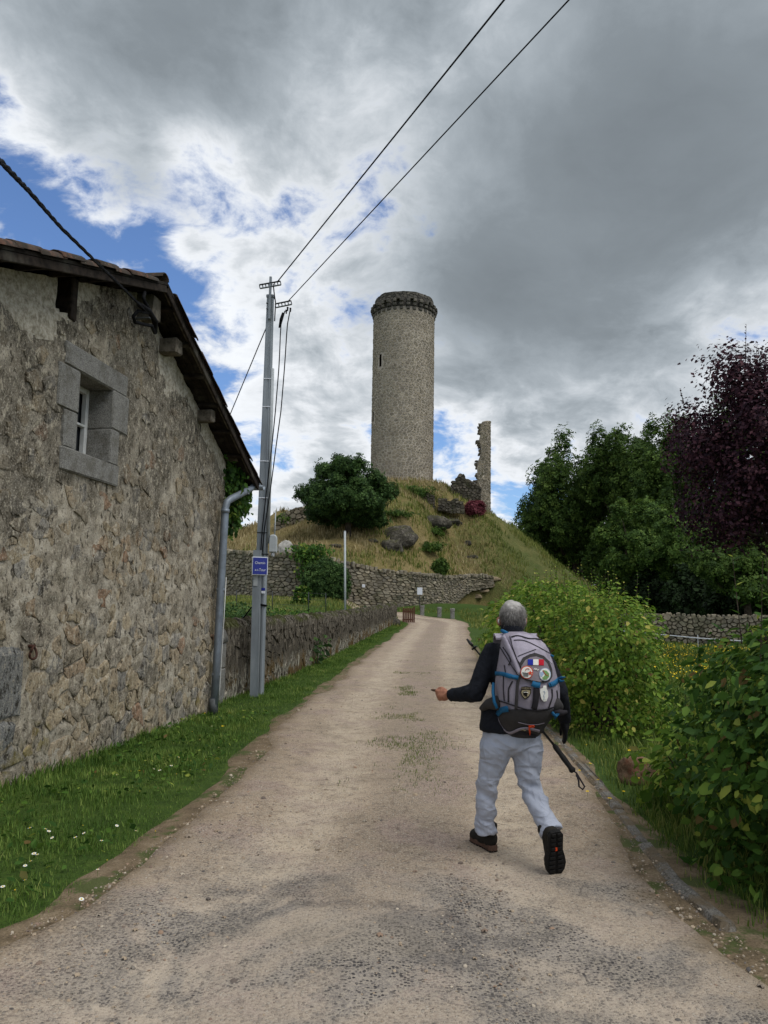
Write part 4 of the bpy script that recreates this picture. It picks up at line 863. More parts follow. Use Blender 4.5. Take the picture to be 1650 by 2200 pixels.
# ------------------------------------------------------------------ other ruins on the mound: lofted lumps of masonry faced with stones
def masonry(name, label, outline, D, thick, sw, sh, material, cap=80, lean=0.0):
    """outline: photo pixels of the face; a thick slab of rubble with that broken outline, standing at depth D"""
    base = at(*np.mean(outline, 0), D); t = thing(name, label, 'ruin', hit_base(outline, D))
    O = np.array([at(px, py, D) for px, py in outline]); n = len(O); k = 4; O2 = []
    for i in range(n):
        for q in range(k):
            p = O[i]*(1-q/k)+O[(i+1) % n]*q/k; p = p+np.array([1, 0, 1])*np.array([random.uniform(-.1, .1), 0, random.uniform(-.1, .1)]); O2.append(p)
    O2 = np.array(O2); n = len(O2); back = O2+np.array([0, thick, 0]); bk = back.mean(0); back = bk+(back-bk)*.85
    fs = [tuple(range(n)), tuple(range(2*n-1, n-1, -1))]+[(i, i+n, (i+1) % n+n, (i+1) % n) for i in range(n)]
    mk('core', np.vstack([O2, back]), fs, 'rampart_core', t)
    mn, mx = O[:, [0, 2]].min(0), O[:, [0, 2]].max(0); W_, H_2 = mx-mn
    def inside(x, z):
        c = False; j = n-1
        for i in range(n):
            xi, zi, xj, zj = O2[i, 0], O2[i, 2], O2[j, 0], O2[j, 2]
            if (zi > z) != (zj > z) and x < (xj-xi)*(z-zi)/(zj-zi)+xi: c = not c
            j = i
        return c
    polys = [c for c in voronoi(rows_pts(W_, H_2, sw, sh, .4), W_, H_2, 1.25) if c is not None and inside(c[:, 0].mean()+mn[0], c[:, 1].mean()+mn[1])]
    rubble(t, polys, lambda u, v, d: np.stack([np.asarray(u)+mn[0], D-np.asarray(d), np.asarray(v)+mn[1]], -1), .03, .16, material, rough=.2, lo=True, cap=cap)
    return t
def hit_base(outline, D):
    o = max(outline, key=lambda q: q[1]); return at(o[0], o[1], D)
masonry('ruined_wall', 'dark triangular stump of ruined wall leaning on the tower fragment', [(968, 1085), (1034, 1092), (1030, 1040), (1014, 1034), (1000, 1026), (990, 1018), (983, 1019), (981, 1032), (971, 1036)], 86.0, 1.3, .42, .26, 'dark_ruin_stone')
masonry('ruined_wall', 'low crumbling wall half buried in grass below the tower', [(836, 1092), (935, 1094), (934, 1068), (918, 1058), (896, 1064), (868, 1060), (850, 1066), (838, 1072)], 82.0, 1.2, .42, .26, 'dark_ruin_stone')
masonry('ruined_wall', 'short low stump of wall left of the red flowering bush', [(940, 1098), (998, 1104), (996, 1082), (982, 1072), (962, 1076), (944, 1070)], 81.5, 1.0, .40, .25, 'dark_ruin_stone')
masonry('ruined_wall', 'broad broken masonry outcrop at the left shoulder of the mound', [(586, 1160), (668, 1166), (690, 1120), (668, 1092), (640, 1090), (614, 1100), (598, 1118), (590, 1140)], 74.0, 2.2, .55, .36, 'ruin_stone')
# ------------------------------------------------------------------ boulders on the slope
def m_rock(g):
    a = g.noise(.9, 6, .65); b = g.noise(5, 6, .7); col = g.ramp(b, [(.38, C('35322c')), (.52, C('57524a')), (.66, C('7d7669'))]); col = g.mix(g.mr(a, .42, .58, 0, .8), col, C('3a372e'))
    n = g.xyz(g.nd('ShaderNodeNewGeometry').outputs['Normal'])[2]; col = g.mix(g.m('MULTIPLY', g.mr(n, .3, .8), g.mr(g.noise(2.2, 5), .45, .6, 0, .7)), col, C('4b4c2c'))
    g.surf(col, .95, g.bump(g.m('ADD', a, b), .8, .08), .12)
mat('boulder', m_rock)
def m_prock(g):
    b = g.noise(4, 6, .7); col = g.ramp(b, [(.35, C('77736b')), (.6, C('a5a198')), (.75, C('b8b4aa'))]); g.surf(col, .95, g.bump(b, .7, .06), .12)
mat('pale_boulder', m_prock)
def m_brock(g):
    b = g.noise(14, 6, .7); a = g.noise(4, 5, .6); col = g.ramp(b, [(.35, C('4b3a2c')), (.6, C('7d6853')), (.75, C('9a8a76'))]); col = g.mix(g.mr(a, .45, .6, 0, .7), col, C('6d4230')); g.surf(col, .95, g.bump(b, .8, .02), .12)
mat('brown_rock', m_brock); simple('earth_stone', '8b7b64', .95, .1, 0, .6, 3, .4, '5b4f3d')
def rock(name, label, c, size, material, seed, group=None, sub=20):
    th_ = np.linspace(0, 2*math.pi, sub*2+1)[:-1]; ph = np.linspace(0, math.pi, sub+1); vs = []; 
    TH_, PH_ = np.meshgrid(th_, ph); N_ = np.stack([np.sin(PH_)*np.cos(TH_), np.sin(PH_)*np.sin(TH_), np.cos(PH_)], -1)
    ex = np.sign(N_)*np.abs(N_)**.62; rv = np.random.default_rng(int(seed)*7+1); cut = np.ones(N_.shape[:2])*9
    for _ in range(9):
        dd = rv.normal(size=3); dd /= np.linalg.norm(dd); q = N_@dd; cut = np.minimum(cut, np.where(q > .05, rv.uniform(.72, 1.0)/np.maximum(q, .05), 9))
    r = np.minimum(1.15, cut)*(1+.12*fbm(N_*1.6+seed, 4)+.10*fbm(N_*5+seed, 3)); ex = N_*.6+ex*.4; P_ = ex*r[..., None]*np.array(size)/2+np.asarray(c)
    idx = np.arange(TH_.size).reshape(TH_.shape); i2 = np.roll(idx, -1, 1); Fc = np.stack([idx[:-1], idx[1:], i2[1:], i2[:-1]], -1).reshape(-1, 4)
    o = mk(name, P_.reshape(-1, 3), Fc, material, None, True, pivot=np.asarray(c)-np.array([0, 0, size[2]/2])); return tag(o, label, 'rock', group, 'thing')
def rock_px(label, px, py, wpx, hpx, m, seed, name='boulder'):
    p = hit(px, py+hpx*.4, any_z, 55); k = p[1]/F; rock(name, label, p+np.array([0, .3, hpx*.22*k]), (wpx*k*1.1, wpx*k*.8, hpx*k*1.15), m, seed)
rock_px('large dark granite boulder in the dry grass below the tower', 854, 1146, 66, 42, 'boulder', 3)
rock_px('flat mossy dark boulder just below the larger one', 841, 1170, 48, 24, 'boulder', 11)
rock_px('pale grey boulder behind the utility pole', 610, 1176, 34, 34, 'pale_boulder', 5)
rock_px('rounded brown grey boulder high on the slope under the low ruins', 936, 1118, 58, 26, 'boulder', 8)
rock_px('small dark boulder tucked behind the pale one', 634, 1178, 22, 18, 'boulder', 13)
for k, (px, py, w_, lab) in enumerate(((1062, 1243, 26, 'topmost worn stone step beside the end of the rampart'), (1050, 1256, 24, 'second worn stone step down from the mound'), (1036, 1268, 26, 'third worn stone step down from the mound'), (1022, 1281, 24, 'lowest worn stone step at the foot of the mound'), (985, 1140, 0, ''))):
    if w_: rock_px(lab, px, py, w_, 9, 'earth_stone', 60+k, 'stone_step')
for k, (px, py, w_, h_, lab) in enumerate(((975, 1120, 30, 14, 'small rock outcrop on the slope below the red bush'), (1002, 1165, 22, 10, 'small grey outcrop on the path up the mound'), (1015, 1195, 20, 9, 'flat rock lower on the path up the mound'), (880, 1150, 26, 14, 'rock just right of the large boulder'), (800, 1160, 22, 10, 'flat rock in the grass left of the boulders'), (720, 1172, 24, 9, 'flat rock in dry grass right of the ivy'))): rock_px(lab, px, py, w_, h_, 'boulder', 70+k)
rc = onz(1385, 1690); rock('rock', 'reddish brown rock lying in the grass by the right hedge', rc+np.array([0, .15, .10]), (.36, .3, .26), 'brown_rock', 2)
rc = hit(842, 1345, ground_z, 20); rock('rock', 'rounded stone at the foot of the garden wall near the gate', rc+np.array([0, .2, .2]), (.9, .6, .55), 'boulder', 6)
# ------------------------------------------------------------------ foliage
def leaf_mat(name, stops, rough=.65, spec=.14, transl=.34, sc=1.0, hue=None):
    def f(g):
        r = g.m('FRACT', g.m('ADD', g.attr('rnd'), g.nd('ShaderNodeObjectInfo').outputs['Random'])); n = g.noise(.9*sc, 3, .6)
        col = g.ramp(g.m('MULTIPLY_ADD', r, .55, g.m('MULTIPLY', n, .45)), stops)
        if hue is not None: col = g.mix(g.mr(r, .94, .96), col, hue); col = g.mix(g.mr(g.m('ABSOLUTE', g.m('SUBTRACT', r, .485)), .012, .006), col, C('6d5a33'))
        g.surf(col, rough, None, spec, transl=transl)
    mat(name, f)
leaf_mat('hedge_leaf', [(.12, C('35501b')), (.35, C('527126')), (.6, C('738d32')), (.85, C('9caa49'))], hue=C('b5ad58'))
leaf_mat('hedge_leaf_dark', [(.15, C('243c14')), (.4, C('36541f')), (.6, C('4a6a28')), (.85, C('76903a'))], hue=C('9aa548'))
leaf_mat('oak_leaf', [(.15, C('283b1a')), (.4, C('3b5223')), (.6, C('50682d')), (.85, C('70853f'))], sc=.25)
leaf_mat('oak_leaf_light', [(.15, C('2b401b')), (.4, C('405926')), (.6, C('556f30')), (.85, C('74893f'))], sc=.25)
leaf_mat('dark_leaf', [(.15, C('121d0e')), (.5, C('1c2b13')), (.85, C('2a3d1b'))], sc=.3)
leaf_mat('purple_leaf', [(.15, C('21141c')), (.4, C('311d27')), (.6, C('442831')), (.85, C('5c3c40'))], rough=.6, spec=.12, transl=.2)
leaf_mat('mound_leaf', [(.15, C('21341b')), (.4, C('334b26')), (.6, C('466031')), (.85, C('627b42'))], sc=.3)
leaf_mat('red_leaf', [(.15, C('4a1f26')), (.5, C('733840')), (.85, C('94585e'))], sc=.6)
leaf_mat('ivy_leaf', [(.15, C('1c3112')), (.45, C('2f4c1a')), (.7, C('466424')), (.9, C('8a9238'))])
def m_bark(g):
    a = g.noise(9, 6, .7, g.vm('MULTIPLY', g.pos(), (1, 1, .3))); g.surf(g.ramp(a, [(.35, C('2a241d')), (.6, C('4d443a')), (.75, C('6a6154'))]), .95, g.bump(a, .8, .03), .1)
mat('bark', m_bark)

def rdir(n):
    v = rng.normal(size=(n, 3)); return v/np.linalg.norm(v, axis=1, keepdims=True)
def shrub(name, label, c, rx, ry, h, n, size, material, seed, group=None, shell=.30, parts=0, droop=.35, shoots=0, cat='shrub', base=None, stems=5, noise_amp=.28, flat=.0, tpl=LEAF, shootlen=.45):
    """a leafy mound: uneven ellipsoid of leaves on stems; c = ground point"""
    c = np.asarray(c, float); t = thing(name, label, cat, c, group); cz = h*.50; R0 = np.array([rx, ry, h*.52])
    d = rdir(n); rad = 1+noise_amp*fbm(d*1.7+seed, 3)+.16*fbm(d*5+seed, 2); depth = np.abs(rng.normal(0, shell, n)); k = np.clip(rad-depth, .05, 1.6)
    hz = np.sqrt(np.clip(1-d[:, 2]**2, .04, 1)); d = d*np.where((d[:, 2] < 0)[:, None], np.stack([hz**-.7, hz**-.7, hz*0+1], -1), 1.0); p = d*k[:, None]*R0; p[:, 2] += cz; p = p[p[:, 2] > .02]; d = d[:len(p)] if False else (p-np.array([0, 0, cz]))/R0; d /= np.linalg.norm(d, axis=1, keepdims=True)+1e-9
    m = len(p); P = p+c; nr = d*.8+rng.normal(0, .55, (m, 3)); nr[:, 2] += .55
    X, Y, Z = frames(nr, rng.random(m)*6.283)
    out = d*np.array([1, 1, .2]); out /= np.linalg.norm(out, axis=1, keepdims=True)+1e-9; Yd = out+rng.normal(0, .5, (m, 3)); Yd[:, 2] -= droop; Yd -= Z*np.sum(Yd*Z, 1, keepdims=True); Yd /= np.linalg.norm(Yd, axis=1, keepdims=True)+1e-9; X = np.cross(Yd, Z)
    S = size*rng.choice([.5, .75, 1.0, 1.3], m, p=[.2, .3, .35, .15])*rng.uniform(.85, 1.15, m)
    stem = MB()
    for k_ in range(stems):
        a = 6.283*k_/stems+seed; e = c+np.array([math.cos(a)*rx*.6, math.sin(a)*ry*.6, h*random.uniform(.6, .85)]); mid = c+(e-c)*.5+np.array([random.uniform(-.1, .1)*rx, random.uniform(-.1, .1)*ry, 0]); stem.tube([c+np.array([math.cos(a)*.06, math.sin(a)*.06, -.05]), mid, e], [.022*h, .015*h, .006*h], 6)
    for k_ in range(shoots):           # upright shoots with leaves along them
        a = random.uniform(0, 6.283); rr = random.random()**.5*.8; b0 = c+np.array([math.cos(a)*rx*rr, math.sin(a)*ry*rr, cz+h*.5*math.sqrt(max(0, 1-rr*rr))]); L = shootlen*random.uniform(.5, 1.2); tip = b0+np.array([random.gauss(0, .12), random.gauss(0, .12), 1])*L
        stem.tube([b0-np.array([0, 0, .2]), tip], [.004, .002], 5); q = max(4, int(L/(size*.55)))
        pts = b0+(tip-b0)*np.linspace(0, 1, q)[:, None]; ang = np.arange(q)*2.4+seed; yd = np.stack([np.cos(ang), np.sin(ang), np.full(q, .5)], -1); yd /= np.linalg.norm(yd, axis=1, keepdims=True); zz = np.cross(yd, np.cross(np.array([[0, 0, 1.]]), yd)); zz /= np.linalg.norm(zz, axis=1, keepdims=True)
        P = np.vstack([P, pts]); X = np.vstack([X, np.cross(yd, zz)]); Yd = np.vstack([Yd, yd]); Z = np.vstack([Z, zz]); S = np.concatenate([S, size*np.linspace(1, .5, q)])
    stem.build('stems', 'bark', t)
    if parts:
        px, py, dd = proj(P); sc = S/dd*np.abs(np.sum(Z*(CAM-P), 1))/np.linalg.norm(CAM-P, axis=1); front = np.sum((P-c-np.array([0, 0, cz]))*(CAM-c), 1) > 0
        sc = np.where((px > 0) & (px < 1650) & (py > 0) & (py < 2200) & front, sc, 0); od = np.argsort(-sc); sel, rst = od[:parts], od[parts:]
        vm = [mesh('leaf', np.array(tpl[0]), np.array(tpl[1]), material, False, {'rnd': [r]*len(tpl[0])}) for r in (.0, .33, .66)]
        for i in sel:
            o = bpy.data.objects.new('leaf', vm[int(rng.integers(3))]); M = Matrix(((X[i, 0], Yd[i, 0], Z[i, 0]), (X[i, 1], Yd[i, 1], Z[i, 1]), (X[i, 2], Yd[i, 2], Z[i, 2]))); o.matrix_local = Matrix.Translation(Vector(P[i]-c)) @ M.to_4x4() @ Matrix.Scale(S[i], 4); link(o, t)
        P, X, Yd, Z, S = P[rst], X[rst], Yd[rst], Z[rst], S[rst]
    scatter(tpl[0], tpl[1], P, X, Yd, Z, S, 'foliage', material, t)
    return t
def tree(name, label, base, crown_c, R0, n, size, material, seed, nb=34, trunk=.35, group=None, tpl=SPRAY, cat='tree', blob=.30, shoots=0):
    base = np.asarray(base, float); crown_c = np.asarray(crown_c, float); R0 = np.asarray(R0, float); t = thing(name, label, cat, base, group); rs = np.random.default_rng(seed)
    tb = MB(); fork = base+(crown_c-base)*np.array([.7, .7, .75]); tb.tube([base-np.array([0, 0, .3]), base+(fork-base)*.5+np.array([rs.normal(0, .15), 0, 0])*trunk*2, fork, crown_c], [trunk*1.3, trunk, trunk*.8, trunk*.35], 9)
    bl = []
    for k in range(nb):
        d = rs.normal(size=3); d /= np.linalg.norm(d); r = rs.uniform(.45, .92); b = d*r; 
        if b[2] < -.75: b[2] *= .6
        bl.append((b, rs.uniform(.6, 1.25)*blob))
    lm = MB()
    for b, r in bl[:16]:
        e = crown_c+b*R0; s0 = base+(fork-base)*rs.uniform(.55, 1); md = (s0+e)/2+np.array([0, 0, -.06*R0[2]])+rs.normal(0, .06, 3)*R0; lm.tube([s0, md, e], [trunk*.38, trunk*.24, trunk*.06], 6)
    tr_o = tb.build('trunk', 'bark', t, True); lm.build('limbs', 'bark', tr_o, True)
    w_ = np.array([r**2 for _, r in bl]); cnt = np.maximum(1, (w_/w_.sum()*n).astype(int)); Ps = []; Ns = []
    for (b, r), c in zip(bl, cnt):
        d = rs.normal(size=(c, 3)); d /= np.linalg.norm(d, axis=1, keepdims=True); k = (1+.75*fbm(d*2+b*7+seed, 3))*(1-np.abs(rs.normal(0, .28, c))); Ps.append(crown_c+(b+d*(k*r)[:, None])*R0); Ns.append(d*.8+b*.5)
    P = np.vstack(Ps); N_ = np.vstack(Ns)+rs.normal(0, .5, (len(P), 3)); N_[:, 2] += .4
    zm = base[2]+.3; ok = P[:, 2] > zm; P, N_ = P[ok], N_[ok]
    X, Y, Z = frames(N_, rs.random(len(P))*6.283); S = size*rs.uniform(.6, 1.35, len(P))
    if shoots:
        for (sx, sy, L) in shoots:
            b0 = np.array(sx, float); tip = np.array(sy, float); q = int(np.linalg.norm(tip-b0)/(size*.75))+2; pts = b0+(tip-b0)*np.linspace(0, 1, q)[:, None]; ang = np.arange(q)*math.pi+rs.random()*3+rs.normal(0, .3, q); yd = np.stack([np.cos(ang), .4*np.sin(ang), np.full(q, .35)], -1); yd /= np.linalg.norm(yd, axis=1, keepdims=True); zz = np.cross(yd, np.cross(np.array([[0, 0, 1.]]), yd)); zz /= np.linalg.norm(zz, axis=1, keepdims=True)
            P = np.vstack([P, pts]); X = np.vstack([X, np.cross(yd, zz)]); Y = np.vstack([Y, yd]); Z = np.vstack([Z, zz]); S = np.concatenate([S, size*np.linspace(1.2, .6, q)])
            MB().tube([b0, tip], [.02, .006], 5).build('shoot', 'bark', t)
    scatter(tpl[0], tpl[1], P, X, Y, Z, S, 'crown', material, t)
    return t
def tree_px(label, cx, top, bot, wpx, D, n, size, material, seed, ground=0.0, **kw):
    c = at(cx, (top+bot)/2, D); a = at(cx, top, D); b = at(cx, bot, D); w = at(cx+wpx/2, (top+bot)/2, D)[0]-c[0]; rz = (a[2]-b[2])/2
    return tree(kw.pop('name', 'broadleaf_tree'), label, (c[0], D, ground), c, (w, w*.9, rz), int(n*.84), size*1.07, material, seed, **kw)
GT = 'trees at the edge of the wood on the right'
tree_px('tall oak with open crown nearest the castle mound', 1235, 905, 1290, 250, 112, 13000, .60, 'oak_leaf', 21, nb=62, trunk=.5, group=GT, blob=.21)
tree_px('tall oak with bare limbs showing, second from the mound', 1345, 888, 1300, 235, 104, 13000, .56, 'oak_leaf', 33, nb=62, trunk=.5, group=GT, blob=.21)
tree_px('tall dark oak just left of the purple tree', 1462, 880, 1300, 220, 92, 12000, .50, 'oak_leaf', 14, nb=58, trunk=.5, group=GT, blob=.22)
tree_px('tall oak mostly hidden behind the purple tree', 1610, 850, 1300, 240, 84, 9000, .50, 'oak_leaf', 45, nb=46, trunk=.5, group=GT, blob=.24)
tree_px('low spreading tree with dark leaves at the foot of the mound', 1195, 1060, 1290, 200, 118, 8000, .58, 'oak_leaf', 52, nb=44, trunk=.3, group=GT, blob=.24)
tree_px('tall oak filling the gap between the two mound side oaks', 1290, 960, 1300, 190, 118, 8000, .60, 'oak_leaf', 101, nb=46, trunk=.45, group=GT, blob=.24)
tree_px('tall oak between the dark oak and its neighbour', 1410, 915, 1300, 190, 108, 8000, .56, 'oak_leaf', 111, nb=46, trunk=.45, group=GT, blob=.24)
tree_px('lighter green tree in front of the oaks', 1372, 1075, 1290, 200, 70, 11000, .38, 'oak_leaf_light', 61, nb=56, trunk=.3, group=GT, blob=.22)
tree_px('lighter green tree below the purple crown', 1475, 1105, 1255, 190, 62, 10000, .36, 'oak_leaf_light', 73, nb=50, trunk=.28, group=GT, blob=.23)
tree_px('small green tree low at the right edge of the picture', 1600, 1150, 1300, 230, 48, 10000, .29, 'oak_leaf', 82, nb=48, trunk=.22, group=GT, blob=.24)
for k, (cx, D, w_) in enumerate(((1292, 128, 260), (1265, 108, 170), (1350, 84, 150), (1440, 68, 190), (1535, 58, 190), (1630, 52, 190))):
    c = at(cx, 1300, D); lab = ('dark thicket farthest back, right of the mound foot', 'dark thicket against the foot of the mound', 'dark thicket under the lighter green trees', 'dark thicket above the middle of the field wall', 'dark thicket under the purple tree', 'dark thicket at the far right edge')[k]
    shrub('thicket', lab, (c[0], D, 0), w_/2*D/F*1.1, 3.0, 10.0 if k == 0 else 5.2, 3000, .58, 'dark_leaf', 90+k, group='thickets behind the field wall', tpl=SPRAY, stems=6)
pc = at(1655, 965, 24); sh = []
for (x0, y0, x1, y1) in ((1600, 830, 1603, 698), (1578, 860, 1582, 752), (1543, 850, 1536, 762), (1640, 800, 1645, 770), (1470, 870, 1461, 836), (1560, 850, 1556, 806), (1620, 820, 1627, 735)): sh.append((at(x0, y0, 24), at(x1, y1, 24), 1))
tree('purple_tree', 'big purple leaved tree at the right edge with tall shoots', (pc[0]+.2, 24, 0), pc, (3.2, 2.8, 3.45), 38000, .14, 'purple_leaf', 7, nb=72, trunk=.18, tpl=LEAF4, blob=.27, shoots=sh)
mp = hit(748, 1150, any_z, 55); mD = mp[1]; mc = at(742, 1060, mD)
tree('broadleaf_tree', 'dense round dark green tree standing alone on the mound', mp, mc, (4.7, 4.2, 3.8), 19000, .34, 'mound_leaf', 17, nb=90, trunk=.25, blob=.20)

HG = 'hedge shrubs beside the lane'
shrub('hedge_shrub', 'leafy hedge shrub filling the right foreground', (3.36, 5.0, 0), 1.40, 1.60, 1.90, 20000, .078, 'hedge_leaf_dark', 3, HG, shell=.24, noise_amp=.40, parts=300, shoots=22, stems=12, shootlen=.5)
hs = [((3.02, 10.7), .80, 1.15, 1.86, 12500, .070, 'rounded bright green hedge shrub just right of the walker'), ((3.0, 13.0), .80, 1.3, 2.14, 8500, .080, 'tallest hedge shrub behind the walker'), ((3.25, 15.8), .82, 1.6, 2.1, 4200, .11, 'hedge shrub third along the lane from the walker'), ((3.62, 19.0), 1.0, 1.8, 2.0, 3400, .13, 'hedge shrub fourth along the lane from the walker'), ((4.05, 22.4), 1.0, 1.7, 1.85, 2800, .14, 'farthest hedge shrub where the lane bends')]
for k, ((x, y), rx, ry, h, n, sz, lab) in enumerate(hs):
    shrub('hedge_shrub', lab, (x, y, float(ground_z(x, y))), rx, ry, h, n, sz, 'hedge_leaf', 30+k*3, HG, shell=.26, noise_amp=.42, parts=(300 if k < 1 else 0), shoots=(22, 18, 12, 8, 5)[k], stems=6)
shrub('hedge_shrub', 'loose leafy sprig low in front of the right hedge', (2.72, 6.6, 0), .62, .55, .75, 1100, .085, 'hedge_leaf', 71, HG, shell=.35, parts=120, shoots=3, stems=4)

def shrub_px(name, label, px, py, wpx, hpx, n, size, material, seed, surface, y0=40, **kw):
    p = hit(px, py, surface, y0); k = p[1]/F; return shrub(name, label, p, wpx*k/2, wpx*k*.42, hpx*k, n, size, material, seed, **kw)
shrub_px('red_bush', 'red leaved bush beside the ruined tower fragment', 1020, 1106, 44, 30, 1500, .30, 'red_leaf', 4, any_z, 60, tpl=SPRAY, stems=4)
p = at(700, 1300, 60); shrub('round_bush', 'large round green bush against the retaining wall', (p[0], 60, float(ground_z(p[0], 60))), 1.95, 1.8, 3.0, 6500, .22, 'mound_leaf', 9, tpl=SPRAY, stems=6, shell=.2, noise_amp=.15)
shrub_px('slope_bush', 'bright green sapling on the slope above the wall', 945, 1236, 34, 36, 700, .28, 'oak_leaf_light', 12, any_z, 60, tpl=SPRAY, stems=3)
shrub_px('slope_bush', 'small dark bush on the slope under the tower', 935, 1150, 34, 18, 400, .26, 'oak_leaf_light', 15, any_z, 60, tpl=SPRAY, stems=3, noise_amp=1.1, shell=.6)
shrub_px('slope_bush', 'low spreading dark bush in the middle of the slope', 922, 1186, 60, 20, 700, .26, 'oak_leaf_light', 16, any_z, 60, tpl=SPRAY, stems=3, noise_amp=1.1, shell=.6)
shrub_px('slope_bush', 'bush growing on top of the low ruin below the tower', 902, 1070, 60, 26, 800, .26, 'oak_leaf_light', 18, any_z, 60, tpl=SPRAY, stems=3, noise_amp=1.1, shell=.6)
shrub_px('slope_bush', 'low green growth left of the boulders below the ruins', 850, 1110, 76, 14, 600, .26, 'oak_leaf_light', 19, any_z, 60, tpl=SPRAY, stems=3, noise_amp=1.1, shell=.6)
shrub_px('slope_bush', 'grey green bush on the shoulder behind the rock outcrop', 612, 1128, 40, 26, 600, .3, 'oak_leaf_light', 22, any_z, 60, tpl=SPRAY, stems=3)
p = at(520, 1185, 82); shrub('far_bush', 'pale green bush at the left shoulder seen beside the pole', (p[0], 82, p[2]-1.0), 3.2, 2.0, 3.6, 2600, .34, 'oak_leaf_light', 24, tpl=SPRAY, stems=5)
p = at(448, 1185, 80); shrub('far_bush', 'green bush partly hidden by the house corner', (p[0], 80, p[2]-1.0), 2.6, 2.0, 3.3, 1800, .34, 'oak_leaf_light', 25, tpl=SPRAY, stems=5)
# garden plants behind the low wall
for k, (px, py, D, w_, h_, lab) in enumerate(((505, 1345, 17.5, .9, .75, 'dark green garden plant between house and pole'), (600, 1338, 21, 1.3, .6, 'low garden plants behind the wall right of the pole'), (640, 1312, 33, 1.2, .8, 'garden shrub low behind the middle of the wall'), (800, 1300, 50, 1.6, .7, 'grassy plant on top of the wall near the gate'), (648, 1300, 47, .5, 1.1, 'narrow upright shrub in the garden below the rampart'), (500, 1312, 30, 1.6, .8, 'rough bush in the garden beside the house'))):
    c = at(px, py, D); shrub('garden_plant', lab, (c[0], D, float(ground_z(c[0], D))), w_, w_*.8, h_+max(0, (c[2]-float(ground_z(c[0], D)))*.3), 1400, .09+.0022*D, 'mound_leaf' if k % 2 else 'hedge_leaf_dark', 40+k, 'garden plants behind the low wall', stems=4)

# ------------------------------------------------------------------ ivy
def ivy(label, centers, n, size, material, nrm, loc):
    t = thing('ivy', label, 'ivy', loc); P = []
    for (c, r, c2) in centers: q = rng.random((n, 1)); P.append(np.asarray(c)*(1-q)+np.asarray(c2)*q + rng.normal(0, 1, (n, 3))*np.asarray(r))
    P = np.vstack(P); m = len(P); N_ = np.asarray(nrm)[None]+rng.normal(0, .45, (m, 3)); Z = N_/np.linalg.norm(N_, axis=1, keepdims=True); Y = np.array([[0, 0, -1.]])+rng.normal(0, .5, (m, 3)); Y -= Z*np.sum(Y*Z, 1, keepdims=True); Y /= np.linalg.norm(Y, axis=1, keepdims=True); X = np.cross(Y, Z)
    st = MB()
    for (c, r, c2) in centers: st.tube([np.asarray(c), (np.asarray(c)+np.asarray(c2))/2+np.array([.03, 0, 0]), np.asarray(c2)], [.012, .010, .006], 5)
    st.build('stems', 'bark', t)
    scatter(LEAF[0], LEAF[1], P, X, Y, Z, size*rng.uniform(.5, 1.3, m), 'foliage', material, t); return t
yb2 = 12.15
ivy('ivy climbing the house corner behind the downpipe', [(at(489, 960, yb2), (.05, .1, .1), at(492, 1070, yb2)), (at(497, 1000, yb2+.1), (.09, .12, .14), at(500, 1060, yb2+.1)), (at(508, 1060, yb2+.2), (.07, .1, .12), at(498, 1130, yb2+.1)), (at(515, 1045, yb2+.3), (.05, .1, .1), at(525, 1085, yb2+.3))], 330, .095, 'ivy_leaf', (.5, -.8, .2), at(492, 1130, yb2))
rw = lambda px, py: at(px, py, 61.9)
ivy('ivy hanging over the rampart above the round bush', [(rw(640, 1192), (.5, .3, .25), rw(690, 1190)), (rw(668, 1190), (.35, .3, .3), rw(655, 1240)), (rw(650, 1180), (.6, .4, .2), rw(676, 1178))], 420, .26, 'hedge_leaf_dark', (0, -1, .35), rw(660, 1240))

# ------------------------------------------------------------------ grass (uncountable)
def blades(name, label, P, L, material, wid=1.0, lean=.35):
    m = len(P); a = rng.random(m)*6.283; X = np.stack([np.cos(a), np.sin(a), 0*a], -1)*wid; Y = np.stack([-np.sin(a), np.cos(a), 0*a], -1)*(rng.random((m, 1))*1.6*lean/.35+.2); Z = np.repeat([[0, 0, 1.]], m, 0)
    return tag(scatter(BLADE[0], BLADE[1], P, X, Y, Z, L, name, material), label, 'grass')
def wall_x(y): return np.where(y < 12.0, HB[0]+HU[0]/HU[1]*(y-HB[1]), np.interp(y, LW[:, 1], LW[:, 0]))
n = 102000; y = 2.3*np.exp(rng.random(n)*math.log(52/2.3)); x0, x1 = wall_x(y)-.02, road_left(y); q = rng.random(n); x = x0+(x1+.25-x0)*q
edge = x1-x; keep = edge > (.26+.55*fbm(np.stack([x*1.5, y*1.5, x*0+1], -1), 4) + .8*np.exp(-((y-2.9)/.6)**2))*rng.random(n)**1.1 - .08*(rng.random(n) < .25)
x, y = x[keep], y[keep]; edge = edge[keep]; tuft = fbm(np.stack([x*2.2, y*2.2, x*0+7], -1), 3); L = (.030+.034*np.clip(tuft+.35, 0, 1)+.04*np.exp(-np.maximum(0, x-wall_x(y))/.12))*(1+.012*y)*rng.uniform(.5, 1.3, len(x))*np.clip(.35+edge*1.3, .35, 1)
blades('verge_grass', 'short green grass verge between the house and the lane', np.stack([x, y, ground_z(x, y)-.005], -1), L, 'verge_grass', wid=1.0*(1+.03*y)[:, None])
n = 57000; y = 3.2*np.exp(rng.random(n)*math.log(36/3.2)); x1 = road_right(y)+.12; x = x1+rng.random(n)**1.3*(1.5+.42*y)
keep = ((x-x1) > (.20+.3*fbm(np.stack([x, y, x*0+2], -1), 4)+.35*np.exp(-((y-4.3)/1.3)**2))*rng.random(n)); x, y = x[keep], y[keep]
L = (.08+.08*rng.random(len(x)))*(1+.02*y)*np.clip(.4+.6*(x-road_right(y)), .4, 1.2)
